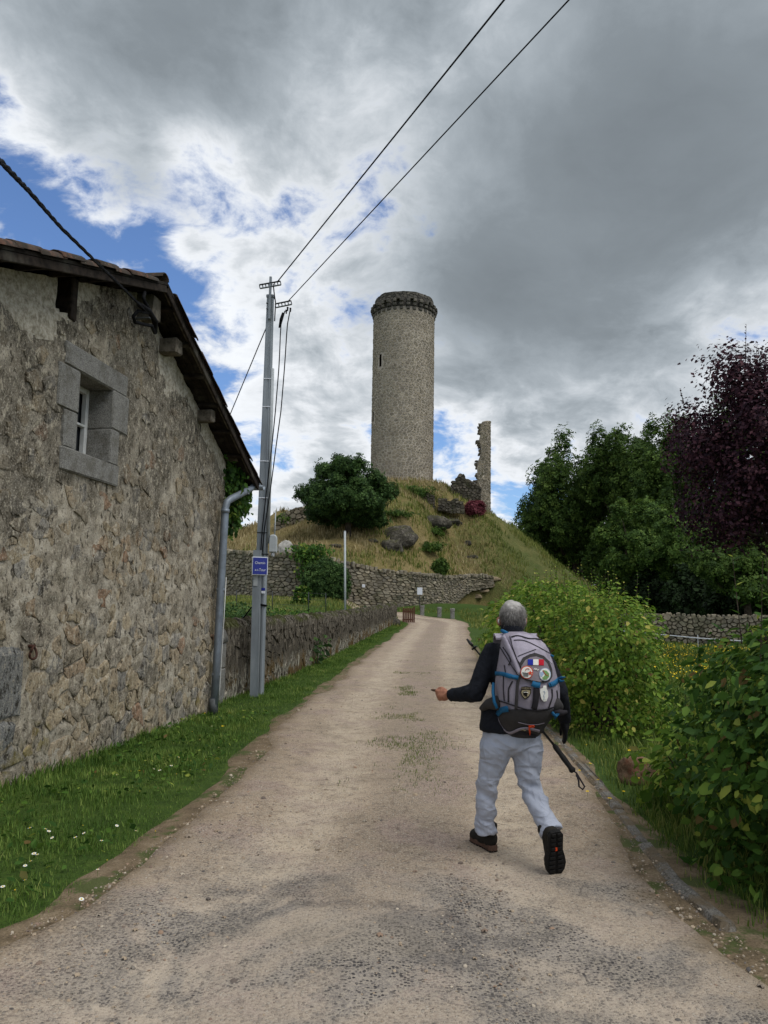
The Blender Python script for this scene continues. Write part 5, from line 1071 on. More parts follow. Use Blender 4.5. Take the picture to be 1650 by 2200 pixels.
blades('field_grass', 'rough grass of the field and verge on the right', np.stack([x, y, ground_z(x, y)-.005], -1), L, 'rough_grass', wid=.8*(1+.03*y)[:, None])
# grass strip and weeds in the middle of the lane
n = 40000; y = 6.2+rng.random(n)*22; xm = (road_left(y)*.52+road_right(y)*.48); x = xm+rng.normal(0, .26, n); keep = fbm(np.stack([x*2.2, y*1.4, x*0+5], -1), 5)+rng.normal(0, .07, n) > .33-.42*np.exp(-((y-8.1)/1.3)**2)+.012*np.maximum(0, y-12); x, y = x[keep], y[keep]
blades('lane_weeds', 'sparse weeds along the middle of the lane', np.stack([x, y, ground_z(x, y)+.03], -1), (.016+.02*rng.random(len(x))**3)*(1+.02*y), 'rough_grass', wid=1.4)
n = 16000; y = 46+rng.random(n)*18; x = -12+rng.random(n)*30; keep = ~((x > np.interp(y, [p[0] for p in RL[:15]], [p[1] for p in RL[:15]])-.1) & (x < np.interp(y, [p[0] for p in RR[:16]], [p[1] for p in RR[:16]])+.1)) | (y > 62); x, y = x[keep], y[keep]
blades('far_grass', 'green grass in front of the retaining wall', np.stack([x, y, ground_z(x, y)-.01], -1), .22*rng.uniform(.5, 1.4, len(x)), 'hill_green_grass', wid=1.8)
n = 14000; y = 14+rng.random(n)**1.5*34; x = wall_x(y)-.6-rng.random(n)*9
blades('garden_grass', 'grass of the garden behind the low wall', np.stack([x, y, ground_z(x, y)-.01], -1), .16*rng.uniform(.5, 1.4, len(x)), 'hill_green_grass', wid=1.5)
# mound: straw with green patches
n = 68000; a = -math.pi*1.08+rng.random(n)*math.pi*1.2; r = 4.2+rng.random(n)**.75*26; Rr, _ = mound_rim(a); ok = r < Rr-.15; a, r = a[ok], r[ok]; x = MC[0]+r*np.cos(a); y = MC[1]+r*np.sin(a); z = mound_z(x, y)
bare = fbm(np.stack([x*.45, y*.45, x*0+6], -1), 4)+.5*np.exp(-(((x-9.5)/1.6)**2+((y-74.5)/3)**2))+rng.normal(0, .08, len(x)) < .20; x, y, z = x[bare], y[bare], z[bare]; gr = fbm(np.stack([x*.22, y*.22, x*0], -1), 4)+.9*sstep(8, 15, x)-.12; L = .42*rng.uniform(.4, 1.4, len(x)); g_ = gr+rng.normal(0, .12, len(x)) > .1
blades('mound_grass', 'dry straw coloured grass on the mound', np.stack([x, y, z-.03], -1)[~g_], L[~g_], 'dry_grass', wid=1.5); blades('mound_grass', 'greener grass on the right flank of the mound', np.stack([x, y, z-.03], -1)[g_], L[g_], 'hill_green_grass', wid=1.5)
# ------------------------------------------------------------------ utility pole
def text_mesh(name, body, size, material, parent, M, extrude=.002, sx=1.0):
    cu = bpy.data.curves.new(name, 'FONT'); cu.body = body; cu.size = size; cu.align_x = 'CENTER'; cu.align_y = 'CENTER'; cu.extrude = extrude; cu.resolution_u = 3; ob = bpy.data.objects.new(name+'_src', cu); COL.objects.link(ob)
    dg = bpy.context.evaluated_depsgraph_get(); dg.update(); me = bpy.data.meshes.new_from_object(ob.evaluated_get(dg)); COL.objects.unlink(ob); bpy.data.objects.remove(ob); me.name = name; me.materials.clear(); me.materials.append(MATS[material])
    me.transform(Matrix.Diagonal((sx, 1, 1, 1))); o = bpy.data.objects.new(name, me); o.matrix_local = Matrix.Translation(-Vector(origin(parent))) @ M; return link(o, parent)
def frame_M(c, n, up=(0, 0, 1)):
    n = Vector(n).normalized(); u = Vector(up); u = (u-n*u.dot(n)).normalized(); x = u.cross(n); return Matrix(((x.x, u.x, n.x, c[0]), (x.y, u.y, n.y, c[1]), (x.z, u.z, n.z, c[2]), (0, 0, 0, 1)))
def m_galv(g):
    a = g.noise(3, 6, .65, g.vm('MULTIPLY', g.pos(), (1, 1, .25))); b = g.noise(40, 4, .6); col = g.ramp(a, [(.35, C('767c80')), (.55, C('8b9194')), (.7, C('9a9fa1'))]); col = g.mix(g.mr(b, .55, .75, 0, .3), col, C('6a6e70')); g.surf(col, .62, g.bump(b, .2, .005), .35, .25)
mat('galvanised', m_galv)
simple('sign_blue', '1c2a86', .35, .5, 0, .1); simple('sign_white', 'd8dade', .4, .4, 0, .08); simple('plastic_grey', 'a9adac', .55, .4, 0, .15); simple('gate_wood', '5b3a2c', .85, .2, 0, .45, 18, .3); simple('dark_steel', '3a3d3f', .6, .4, .4, .2)
PB = onz(553, 1491); PD = PB[1]; ptop = at(581, 641, PD)
pole = thing('utility_pole', 'tall grey metal utility pole beside the low wall', 'pole', PB)
PZ = ptop[2]
def pole_at(z): return PB + (np.array([ptop[0], ptop[1], PZ])-PB)*(z/PZ)
rings = []
for z, r in ((-.2, .115), (.0, .112), (3, .098), (PZ, .066)):
    c = pole_at(z); rings.append([c+np.array([dx*r, dy*r*.8, 0]) for dx, dy in ((-1, -.55), (-.72, -1), (-.1, -1), (.0, -.8), (.35, -.8), (.45, -1), (.72, -1), (1, -.55), (1, .6), (.7, 1), (-.7, 1), (-1, .6))])
MB().loft(rings).build('shaft', 'galvanised', pole)
MB().box(pole_at(PZ)+np.array([0, 0, .03]), (.15, .13, .06), None, .01).build('pole_cap', 'galvanised', pole)
def pbox(name, c, size, m, ax=None, bev=.004, parent=None): return MB().box(c, size, ax, bev).build(name, m, parent or pole, pivot=c)
# cable cover on the right side of the shaft
cc = MB()
for (z0, z1) in ((2.75, 6.1),):
    a, b_ = pole_at(z0)+np.array([.115, -.06, 0]), pole_at(z1)+np.array([.095, -.05, 0]); cc.tube([a, b_], [.032, .03], 8)
cc.build('cable_cover', 'plastic_grey', pole, True)
for z in (2.55, 2.95, 3.6, 4.3, 5.35, 5.9): c = pole_at(z); pbox('strap', c+np.array([.01, 0, 0]), (.245-.012*z, .2-.01*z, .018), 'sign_white' if z > 3 else 'dark_steel')
# crossarms, perforated angle bars
def crossarm(name, p0, p1, h=.075, dep=.05):
    x = p1-p0; L = np.linalg.norm(x); ax = axes(x); t = pbox(name, (p0+p1)/2+ax[2]*h*.5, (L, dep, .012), 'dark_steel', ax, .002); 
    MB().box((p0+p1)/2-ax[2]*h*.5, (L, dep, .012), ax, .002).build('flange', 'galvanised', t)
    n = int(L/.055)
    for k in range(n+1): MB().box(p0+x*(k/n), (.018, .012, h), ax, .0).build('web', 'dark_steel', t)
    return t
up = pole_at(PZ)
crossarm('crossarm', at(558, 616, PD-.1), at(603, 608, PD-.1)); crossarm('crossarm', at(592, 657, PD-.12), at(626, 650, PD-.12))
pbox('mast_bracket', at(580, 640, PD-.09), (.045, .05, .85), 'galvanised'); MB().tube([at(587, 610, PD-.1), at(589, 630, PD-.1), at(592, 650, PD-.08), at(590, 690, PD-.05)], .012, 6).build('jumper_cable', 'black_cable', pole, True)
for px, py in ((572, 651), (572, 663)): MB().tube([at(px, py, PD-.1), at(px+10, py+3, PD-.1)], .012, 6).build('step_bolt', 'dark_steel', pole, True)
for px, py in ((618, 660), (624, 662), (615, 666)): MB().tube([at(px, py, PD-.12), at(px, py+8, PD-.13)], [.02, .012], 7).build('insulator', 'black_cable', pole, True)
MB().box(pole_at(1.62)+np.array([0, 0, 0]), (.235, .2, .035), (np.array([.98, 0, -.17]), np.array([0, 1., 0]), np.array([.17, 0, .98])), .004).build('black_band', 'black_cable', pole)
for k, off in enumerate((0, .045)):
    c = [at(612+k*12, 668-k*6, PD-.15), at(603+k*14, 700, PD-.16), at(600+k*12, 780, PD-.17), at(592+k*12, 880, PD-.17), at(584+k*9, 960, PD-.16), at(572+k*8, 1060, PD-.14), at(564+k*5, 1130, PD-.13), at(560+k*3, 1190, PD-.12)]
    c = np.array(c); s0 = np.linspace(0, 1, len(c)); tt = np.linspace(0, 1, 24); MB().tube(np.stack([np.interp(tt, s0, c[:, j]) for j in range(3)], -1), .011, 6).build('drop_cable', 'black_cable', pole, True)
MB().tube([at(608, 672, PD-.15), at(604, 686, PD-.15), at(600, 704, PD-.15)], [.02, .03, .016], 7).build('cable_splice', 'black_cable', pole, True)
MB().tube([at(592, 1100, PD-.06), at(590, 1155, PD-.06)], .012, 6).build('conduit', 'plastic_grey', pole, True)
# small post and street name plate
post = thing('sign_post', 'thin grey channel post standing just left of the utility pole', 'post', onz(546, 1498))
p0 = onz(546, 1498); p1 = at(553, 1182, p0[1]); rg = [[p+np.array([dx, dy, 0]) for dx, dy in ((-.07, -.035), (.07, -.035), (.07, .035), (.06, .035), (.06, -.025), (-.06, -.025), (-.06, .035), (-.07, .035))] for p in (p0-ZUP*.2, p1)]
MB().loft(rg).build('channel', 'galvanised', post); MB().box(at(549, 1243, p0[1]-.045), (.075, .006, .26), None, .001).build('label_plate', 'plastic_grey', post)
sc_ = at(558.5, 1216, p0[1]-.08); sn = np.array([.22, -.97, .0]); sn /= np.linalg.norm(sn); SX = axes(np.cross(ZUP, sn)); sx = (SX[0], sn, ZUP)
sign = thing('street_sign', 'blue street name plate with white border fixed to the grey posts', 'sign', sc_)
MB().box(sc_-sn*.03, (.285, .06, .33), sx, .012).build('plate_box', 'plastic_grey', sign); MB().box(sc_+sn*.002, (.275, .008, .32), sx, .003).build('white_border', 'sign_white', sign); MB().box(sc_+sn*.006, (.253, .008, .298), sx, .003).build('blue_face', 'sign_blue', sign)
M1 = frame_M(sc_+sn*.0125+ZUP*.055, sn); text_mesh('lettering', 'Chemin', .068, 'sign_white', sign, M1, .001, .85)
M2 = frame_M(sc_+sn*.0125-ZUP*.07+SX[0]*.045, sn); text_mesh('lettering', 'Tour', .068, 'sign_white', sign, M2, .001, .85); M3 = frame_M(sc_+sn*.0125-ZUP*.074-SX[0]*.058, sn); text_mesh('lettering', 'de la', .042, 'sign_white', sign, M3, .001, .85)
mb = thing('meter_box', 'pale plastic junction box with rounded top on the side of the pole', 'box', at(587, 1188, PD)); bc = at(587, 1168, PD-.06)
rg = [[bc+np.array([x_*.068*k, dy, z_*.165*k]) for x_, z_ in ((-1, -1), (1, -1), (1, .6), (.8, .88), (.4, 1), (-.4, 1), (-.8, .88), (-1, .6))] for dy, k in ((.06, 1), (-.05, 1), (-.065, .9))]
MB().loft(rg).build('cover', 'plastic_grey', mb); MB().tube([bc-ZUP*.16, bc-ZUP*.24], .03, 8).build('pipe_socket', 'sign_white', mb, True)
st = pole_at(1.9)+np.array([.06, -.1, 0]); pbox('sticker', st, (.07, .006, .05), 'sign_blue'); pbox('sticker', st-ZUP*.055, (.07, .006, .045), 'sign_white'); pbox('sticker', st+ZUP*.32+np.array([.0, .006, 0]), (.06, .006, .14), 'plastic_grey')
# overhead wires
def wire(name, label, pts, r, sag=0.0):
    pts = np.array(pts); tt = np.linspace(0, 1, 40); P_ = pts[0]+(pts[1]-pts[0])*tt[:, None]; P_[:, 2] -= sag*4*tt*(1-tt); return tag(MB().tube(P_, r, 6).build(name, 'black_cable', None, True), label, 'wire', None, 'thing')
def wire_to(px, py, z, p0): q = onz(px, py, z); return p0+(q-p0)*2.2
a = at(597, 604, PD-.1); wire('overhead_wire', 'upper overhead wire leaving the pole top across the sky', (a, wire_to(1083, 0, 8.25, a)), .012)
a = at(620, 646, PD-.12); wire('overhead_wire', 'lower overhead wire leaving the side arm across the sky', (a, wire_to(1222, 0, 7.9, a)), .009)
wire('overhead_wire', 'thin wire from the pole down behind the house roof', (pole_at(7.1), at(480, 925, 17.5)), .011)
# wire seen behind: garden cable
tag(MB().tube([at(540, 1305, PD), at(525, 1325, PD+.6), at(505, 1340, PD+1.2)], .014, 6).build('ground_cable', 'black_cable', None, True), 'black cable dropping from the pole behind the low wall', 'cable', None, 'thing')

# ------------------------------------------------------------------ small things by the lane
p = onz(742, 1312, 1.0); D = 44.0; a, b_ = at(742, 1330, D), at(741, 1142, D)
wpz = thing('white_post', 'slim pale grey metal post in the garden before the mound', 'post', (a[0], D, a[2])); MB().tube([a-ZUP*.4, b_], .062, 10).build('shaft', 'plastic_grey', wpz, True); MB().tube([b_, b_+ZUP*.04], [.066, .05], 10).build('cap', 'plastic_grey', wpz, True)
gd = hit(876, 1338, ground_z, 30); gate = thing('wooden_gate', 'brown slatted wooden gate at the far end of the low wall', 'gate', gd); k = gd[1]/F; gw = 23*k; gh = 30*k
for i in range(6): MB().box(gd+np.array([-gw/2+gw*(i+.5)/6, 0, gh*.5+.03]), (gw/6*.8, .03, gh*random.uniform(.95, 1.02)), None, .006).build('slat', 'gate_wood', gate)
for z in (.22, .8): MB().box(gd+np.array([0, .035, gh*z]), (gw, .035, .09), None, .006).build('rail', 'gate_wood', gate)
MB().box(gd+np.array([gw/2+.06, .03, gh*.55]), (.10, .10, gh*1.2), None, .01).build('gate_post', 'gate_wood', gate)
for i, (px, py, hp_, lab) in enumerate(((907, 1322, 22, 'squat stone bollard nearest the gate, its top broken'), (944, 1326, 21, 'middle squat stone bollard on the grass'), (972, 1329, 21, 'rightmost squat stone bollard on the grass'))):
    p = hit(px, py, ground_z, 30); k = p[1]/F; t = thing('stone_bollard', lab, 'bollard', p, 'stone bollards where the lane bends'); w_ = 9*k; hh = hp_*k
    rg = [[p+np.array([x_*w_/2*s_, y_*w_/2*s_, z]) for x_, y_ in ((-1, -.6), (-.6, -1), (.6, -1), (1, -.6), (1, .6), (.6, 1), (-.6, 1), (-1, .6))] for z, s_ in ((-.2, 1), (hh*.72, .95), (hh*.75, 1.1), (hh*.97, 1.1), (hh*(1.03 if i else .9), .8))]
    MB().loft(rg).build('shaft', 'granite', t)
p = hit(903, 1305, ground_z, 40); p[1] = min(p[1], 63.5); q = at(902, 1270, p[1]); sg = thing('information_panel', 'small pale blank looking panel on a thin post before the rampart', 'sign', (q[0], p[1], float(ground_z(q[0], p[1])))); MB().box(q, (.42, .03, .58), None, .005).build('panel', 'sign_white', sg); gz = float(ground_z(q[0], p[1])); MB().tube([np.array([q[0], p[1]+.03, gz-.2]), np.array([q[0], p[1]+.03, q[2]+.1])], .03, 7).build('post', 'dark_steel', sg, True)
tag(MB().box(at(781, 1259, 61.6), (.24, .06, .24), None, .02).build('wall_marker', 'sign_white', None), 'small white square plate set in the rampart', 'plate', None, 'thing')
# wire fence of the garden
fe = thing('garden_fence', 'thin dark wire fence with slim posts in the garden', 'fence', at(585, 1300, 40))
fps = [(508, 1305, 1268), (585, 1306, 1270), (663, 1312, 1272), (700, 1312, 1274)]; fq = []
for px, b0, t0 in fps:
    a = at(px, b0+6, 40); b_ = at(px, t0, 40); MB().tube([a, b_], .022, 6).build('post', 'dark_steel', fe, True); fq.append((a, b_))
for f in (.35, .65, .95): MB().tube([a+(b_-a)*f for a, b_ in fq], .006, 4).build('wire', 'dark_steel', fe)
# pale garden path seen over the wall
y = np.linspace(-18, -1.5, 12); V = []; 
for xx in y: V += [(xx, 50.4+.08*xx, float(ground_z(xx, 50.4+.08*xx))+.03), (xx, 51.2+.08*xx, float(ground_z(xx, 51.2+.08*xx))+.03)]
tag(mk('garden_path', V, [(2*i, 2*i+2, 2*i+3, 2*i+1) for i in range(11)], 'road_surface'), kind='structure')
# ------------------------------------------------------------------ field wall and tape fence on the right
fw = thing('field_wall', 'dry stone field wall under the trees on the right', 'wall', at(1500, 1392, 34)); A_, B_ = at(1330, 1388, 36), at(1780, 1398, 33); A_[2] = B_[2] = 0; fl = np.linalg.norm(B_-A_); fx = (B_-A_)/fl; fn_ = np.array([fx[1], -fx[0], 0]); fh = 1.42
def fw_fn(u, v, d): u = np.asarray(u, float); v = np.asarray(v, float); d = np.asarray(d, float); return A_+fx*u[..., None]+ZUP*(v*(1+.05*np.sin(u*1.3)))[..., None]+fn_*(d-.06*v)[..., None]
MB().box(A_+fx*fl/2-fn_*.30+ZUP*.60, (fl, .45, 1.36), (fx, -fn_, ZUP), .02).build('core', 'rampart_core', fw)
pts = rows_pts(fl, fh, .24, .17, .4); rubble(fw, voronoi(pts, fl, fh, 1.3), fw_fn, .02, .06, 'rampart_stone', rough=.15, lo=True)
for u in np.arange(.1, fl, .21): MB().box(A_+fx*u-fn_*.28+ZUP*(1.34+random.uniform(.0, .06)), (random.uniform(.12, .2), .46, random.uniform(.14, .26)), (fx, -fn_, ZUP), .03, random.random(), .03).build('coping_stone', 'rampart_stone', fw, attrs=True)
tp = thing('tape_fence', 'white electric fence tape strung across the flowery field', 'fence', at(1400, 1395, 29)); tq = [at(1330, 1355, 29), at(1385, 1360, 29), at(1500, 1371, 28.5), at(1640, 1380, 28), at(1760, 1388, 27.5)]
MB().tube(tq, .018, 5).build('tape', 'sign_white', tp)
for q in tq[0::2]: MB().tube([np.array([q[0], q[1]+.03, -.1]), q+np.array([0, .03, .12])], .014, 6).build('stake', 'plastic_grey', tp, True)
def m_kerb(g):
    a = g.noise(90, 4, .75); b = g.noise(3.5, 6, .66); c = g.noise(20, 6, .72)
    col = g.ramp(a, [(.38, C('55524b')), (.5, C('75716a')), (.62, C('8f897e'))]); col = g.mix(g.mr(b, .44, .58, 0, .8), col, C('6b5c46')); col = g.mix(g.mr(c, .54, .66, 0, .6), col, C('3f3c33')); g.surf(col, .95, g.bump(g.m('ADD', a, c), .7, .015), .12)
mat('kerb_concrete', m_kerb)
# ------------------------------------------------------------------ kerb stones along the right edge of the lane
kerb = thing('kerb', 'worn half buried kerb', 'kerb', (1.9, 4, 0)); del kerb['label'], kerb['category']; kerb['kind'] = 'structure'
y = 4.15
while y < 10.2:
    L = random.uniform(.7, 1.05); x = float(road_right(y+L/2))+.06; x2 = float(road_right(y+L))+.06; x0 = float(road_right(y))+.06
    MB().box(np.array([x, y+L/2, -.075+random.uniform(-.02, .014)]), (L*.985, .11, .22), (axes((x2-x0, L, 0))), .025, random.random(), .014).build('kerb_stone', 'kerb_concrete', kerb, attrs=True); y += L
# ------------------------------------------------------------------ flowers
simple('petal_white', 'd9d9d2', .6, .2, 0, .05); simple('petal_yellow', 'd9b81c', .6, .2, 0, .1); simple('stalk_green', '4a6424', .7, .2, 0, .2)
def flower_mesh(name, r, pm, cm, petals, cone):
    b = MB()
    for k in range(petals):
        a = 6.283*k/petals; ca, sa = math.cos(a), math.sin(a); w_ = r*.30; b.add([(ca*r*.25-sa*w_*.4, sa*r*.25+ca*w_*.4, 0), (ca*r*.25+sa*w_*.4, sa*r*.25-ca*w_*.4, 0), (ca*r*.8+sa*w_, sa*r*.8-ca*w_, r*.12), (ca*r, sa*r, r*.1), (ca*r*.8-sa*w_, sa*r*.8+ca*w_, r*.12)], [(0, 1, 2, 3, 4)])
    me = mesh(name, b.v, b.f, pm); return me
daisy_m = flower_mesh('petals', .017, 'petal_white', None, 9, 0); dand_m = flower_mesh('petals', .022, 'petal_yellow', None, 12, 0)
cb = MB(); cb.tube([(0, 0, -.002), (0, 0, .006)], [.006, .004], 7); disc_m = mesh('disc', cb.v, cb.f, 'petal_yellow'); sb = MB(); sb.tube([(0, 0, -.07), (0, 0, 0)], .0016, 4); stalk_m = mesh('stalk', sb.v, sb.f, 'stalk_green')
def flower(kind, P, label, group):
    t = thing(kind, label, 'flower', P, group); s = random.uniform(.55, .95); t.scale = (s, s, s); t.rotation_euler = (random.uniform(-.3, .45), random.uniform(-.3, .3), random.uniform(0, 6))
    for nm, me in (('petals', daisy_m if kind == 'daisy' else dand_m), ('disc', disc_m), ('stalk', stalk_m)): link(bpy.data.objects.new(nm, me), t)
dz_px = [(116, 1769), (98, 1781), (105, 1786), (112, 1800), (162, 1799), (178, 1774), (180, 1790), (64, 1779), (251, 1774), (218, 1806), (292, 1785), (334, 1786), (73, 1834), (80, 1836), (66, 1850), (54, 1860), (53, 1891), (230, 1848), (210, 1868), (6, 1905), (32, 1913), (175, 1932), (4, 1723), (331, 1652), (343, 1655), (281, 1657), (249, 1665), (409, 1654), (379, 1663), (368, 1645), (413, 1572), (384, 1627), (470, 1606), (466, 1568), (455, 1560), (410, 1635), (429, 1590), (442, 1632), (351, 1628), (300, 1700)]
for px, py in dz_px:
    p = onz(px, py, .075); flower('daisy', p, 'small white daisy in the verge grass left of the lane', 'daisies in the verge grass')
for px, py, lab in ((299, 1656, 'single yellow dandelion in the middle of the left verge'), (440, 1532, 'yellow dandelion at the foot of the house wall left of the downpipe'), (471, 1529, 'yellow dandelion just right of the downpipe foot'), (478, 1560, 'low yellow dandelion below the downpipe')): flower('dandelion', onz(px, py, .08), lab, 'dandelions in the verge grass')
for px, py in ((1245, 1655), (1260, 1600), (1268, 1640), (1300, 1610), (1320, 1622), (1330, 1598), (1352, 1612), (1285, 1675), (1372, 1672), (1404, 1695), (1262, 1700), (1225, 1642), (1310, 1715), (1340, 1700)): flower('dandelion', onz(px, py, .10), 'small yellow dandelion in the grass right of the lane', 'dandelions right of the lane')
n = 2600; y = 15+rng.random(n)**.8*17; x = 825/825*(.33*y)+rng.random(n)*.30*y; z = .22+rng.random(n)*.12; N_ = rng.normal(0, .5, (n, 3)); N_[:, 2] += 1; X, Y, Z = frames(N_, rng.random(n)*6.28)
tag(scatter([(-1, -.6, 0), (1, -.6, 0), (.6, 1, 0), (-.6, 1, 0)], [(0, 1, 2, 3)], np.stack([x, y, z], -1), X, Y, Z, rng.uniform(.014, .026, n), 'buttercups', 'petal_yellow'), 'yellow buttercups scattered through the field on the right', 'flowers')
# broad weeds in the verge
n = 1500; y = 3.2*np.exp(rng.random(n)*math.log(4)); x = wall_x(y)+(road_left(y)-.25-wall_x(y))*rng.random(n); ok = fbm(np.stack([x*1.3, y*1.3, x*0+3], -1), 3) > .05; x, y = x[ok], y[ok]; n = len(x); N_ = rng.normal(0, .45, (n, 3)); N_[:, 2] += 1; X, Y, Z = frames(N_, rng.random(n)*6.28)
tag(scatter(LEAF[0], LEAF[1], np.stack([x, y, .035+.03*rng.random(n)], -1), X, Y, Z, rng.uniform(.03, .075, n), 'verge_weeds', 'hedge_leaf_dark'), 'broad leaved weeds in the left verge', 'weeds')
# ------------------------------------------------------------------ loose gravel on the lane
ICO = ([(0, 0, 1), (.89, 0, .45), (.28, .85, .45), (-.72, .53, .45), (-.72, -.53, .45), (.28, -.85, .45), (.72, .53, -.3), (-.28, .85, -.3), (-.89, 0, -.3), (-.28, -.85, -.3), (.72, -.53, -.3)], [(0, 1, 2), (0, 2, 3), (0, 3, 4), (0, 4, 5), (0, 5, 1), (1, 6, 2), (2, 7, 3), (3, 8, 4), (4, 9, 5), (5, 10, 1)])
def m_grav(g):
    r = g.attr('rnd'); col = g.ramp(r, [(0, C('8d7c68')), (.3, C('a4937c')), (.5, C('6c625a')), (.7, C('b3a692')), (.85, C('54504d')), (1, C('9b8069'))]); g.surf(col, .95, None, .15)
mat('gravel', m_grav); simple('tan_stone', '9a8c7b', .95, .1, 0, .4, 60, .3, '5b5147')
n = 23000; y = 2.2*np.exp(rng.random(n)**1.05*math.log(9)); q = rng.random(n); rr_ = rng.random(n); q = np.where(rr_ < .36, rng.normal(.06, .11, n), np.where(rr_ < .52, 1-rng.normal(.03, .08, n), q)); q = np.where(q < 0, rng.random(n), np.where(q > 1, rng.random(n), q)); x = road_left(y)-.02+(road_right(y)-road_left(y)+.06)*q; Z0 = ground_z(x, y)+.030+fbm(np.stack([x*.9, y*.9, x*0], -1), 4)*.014 - .02*np.exp(-((q-.27)/.1)**2) - .02*np.exp(-((q-.75)/.1)**2)
N_ = rng.normal(0, .35, (n, 3)); N_[:, 2] += 1; X, Y, Z = frames(N_, rng.random(n)*6.28); s = .0046*np.exp(rng.normal(0, .52, n)); tag(scatter(ICO[0], ICO[1], np.stack([x, y, Z0+s*.3], -1), X, Y*.8, Z*.65, s, 'gravel', 'gravel'), 'loose gravel scattered over the lane', 'gravel')
for k, (px, py, s) in enumerate(((682, 1833, .026), (343, 1885, .032), (369, 1853, .028), (440, 1780, .032), (1457, 2030, .022))):
    lab = ('small stone on the lane left of the walker', 'pale stone at the lower edge of the left verge', 'small pale stone near the grass edge', 'light stone where gravel meets grass', 'white pebble by the kerb at lower right')[k]
    rock('loose_stone', lab, onz(px, py)+ZUP*(s*.15+.026), (s*1.4, s, s*.6), 'tan_stone', 20+k, 'loose stones on the lane', 7)
# ------------------------------------------------------------------ the walker
PDW = 5.2
def PP(px, py, D=PDW): return at(px, py, D)
def sph(b, c, r, ax=None, n=14):
    X, Y, Z = ax if ax is not None else np.eye(3); r = (r, r, r) if not hasattr(r, '__len__') else r; vs = []; c = np.asarray(c, float)
    for i in range(n+1):
        ph = math.pi*i/n
        for j in range(n*2):
            th = math.pi*j/n; vs.append(c + X*r[0]*math.sin(ph)*math.cos(th) + Y*r[1]*math.sin(ph)*math.sin(th) + Z*r[2]*math.cos(ph))
    m = n*2; fs = [(i*m+j, (i+1)*m+j, (i+1)*m+(j+1) % m, i*m+(j+1) % m) for i in range(n) for j in range(m)]; b.add(vs, fs)
def cap(b, p0, r0, p1, r1, k=8):
    p0, p1 = np.asarray(p0, float), np.asarray(p1, float)
    for t in np.linspace(0, 1, k): sph(b, p0+(p1-p0)*t, r0+(r1-r0)*t, n=9)
    b.tube([p0, p1], [r0, r1], 18)
def chain(b, pts):
    for (p0, r0), (p1, r1) in zip(pts[:-1], pts[1:]): cap(b, p0, r0, p1, r1, max(3, int(np.linalg.norm(np.asarray(p1)-np.asarray(p0))/(.5*min(r0, r1))) if min(r0, r1) > .02 else 4))
def remesh(b, voxel, smooth=4):
    me = bpy.data.meshes.new('tmp'); me.from_pydata(b.v, [], b.f); o = bpy.data.objects.new('tmp', me); COL.objects.link(o)
    m = o.modifiers.new('r', 'REMESH'); m.mode = 'VOXEL'; m.voxel_size = voxel; s = o.modifiers.new('s', 'SMOOTH'); s.factor = .5; s.iterations = smooth
    dg = bpy.context.evaluated_depsgraph_get(); dg.update(); e = bpy.data.meshes.new_from_object(o.evaluated_get(dg)); V = np.empty(len(e.vertices)*3); e.vertices.foreach_get('co', V); N_ = np.empty(len(e.vertices)*3); e.vertices.foreach_get('normal', N_); Fq = [tuple(p.vertices) for p in e.polygons]
    COL.objects.unlink(o); bpy.data.objects.remove(o); bpy.data.meshes.remove(me); bpy.data.meshes.remove(e); return V.reshape(-1, 3), N_.reshape(-1, 3), Fq
def cloth(name, base, dark, sc=300, bumps=.25, fold=9, rough=.85):
    def f(g):
        a = g.noise(fold, 4, .6); w_ = g.noise(sc, 2, .5); col = g.mix(g.mr(a, .35, .7, 0, .5), C(base), C(dark)); col = g.mix(g.mr(w_, .45, .7, 0, .25), col, C(dark)); g.surf(col, rough, g.bump(g.m('ADD', a, g.m('MULTIPLY', w_, .2)), bumps, .012), .2)
    mat(name, f)

def m_trous(g):
    p = g.pos(); q = g.vm('MULTIPLY', p, (6, 6, 13)); n = g.noise(.9, 1, .4, q, .7); rdg = g.m('SUBTRACT', 1.0, g.m('MULTIPLY', g.m('ABSOLUTE', g.m('SUBTRACT', n, .5)), 5.0), clamp=True); n2 = g.noise(1.0, 1, .4, g.vm('MULTIPLY', g.vm('ADD', p, (3, 1, 2)), (11, 11, 5)), .8); r2 = g.m('SUBTRACT', 1.0, g.m('MULTIPLY', g.m('ABSOLUTE', g.m('SUBTRACT', n2, .5)), 5.0), clamp=True)
    w_ = g.noise(420, 2, .5); a = g.noise(5, 5, .6); col = g.mix(g.mr(a, .35, .7, 0, .5), C('a9adb8'), C('8b8f9a')); col = g.mix(g.mr(w_, .45, .7, 0, .22), col, C('747884'))
    g.surf(col, .88, g.bump(g.m('ADD', g.m('MULTIPLY', rdg, .55), g.m('MULTIPLY_ADD', r2, .35, g.m('MULTIPLY', w_, .03))), .62, .022), .15)
mat('trouser_cloth', m_trous); cloth('jacket_cloth', '1a1c22', '0e0f12', rough=.9, fold=26, bumps=.7); cloth('pack_cloth', '8f8790', '736c74', fold=14); cloth('pack_panel', '7d7478', '665f63', fold=14); cloth('pack_dark', '3c3938', '2b2928', fold=14); cloth('pack_light', 'a199a3', '857e87', fold=14); cloth('strap_dark', '2c292c', '1c1a1c'); cloth('strap_blue', '1b5c82', '124463', rough=.7); cloth('boot_cloth', '27241e', '161412', fold=30); cloth('glove_cloth', '121215', '0b0b0d')
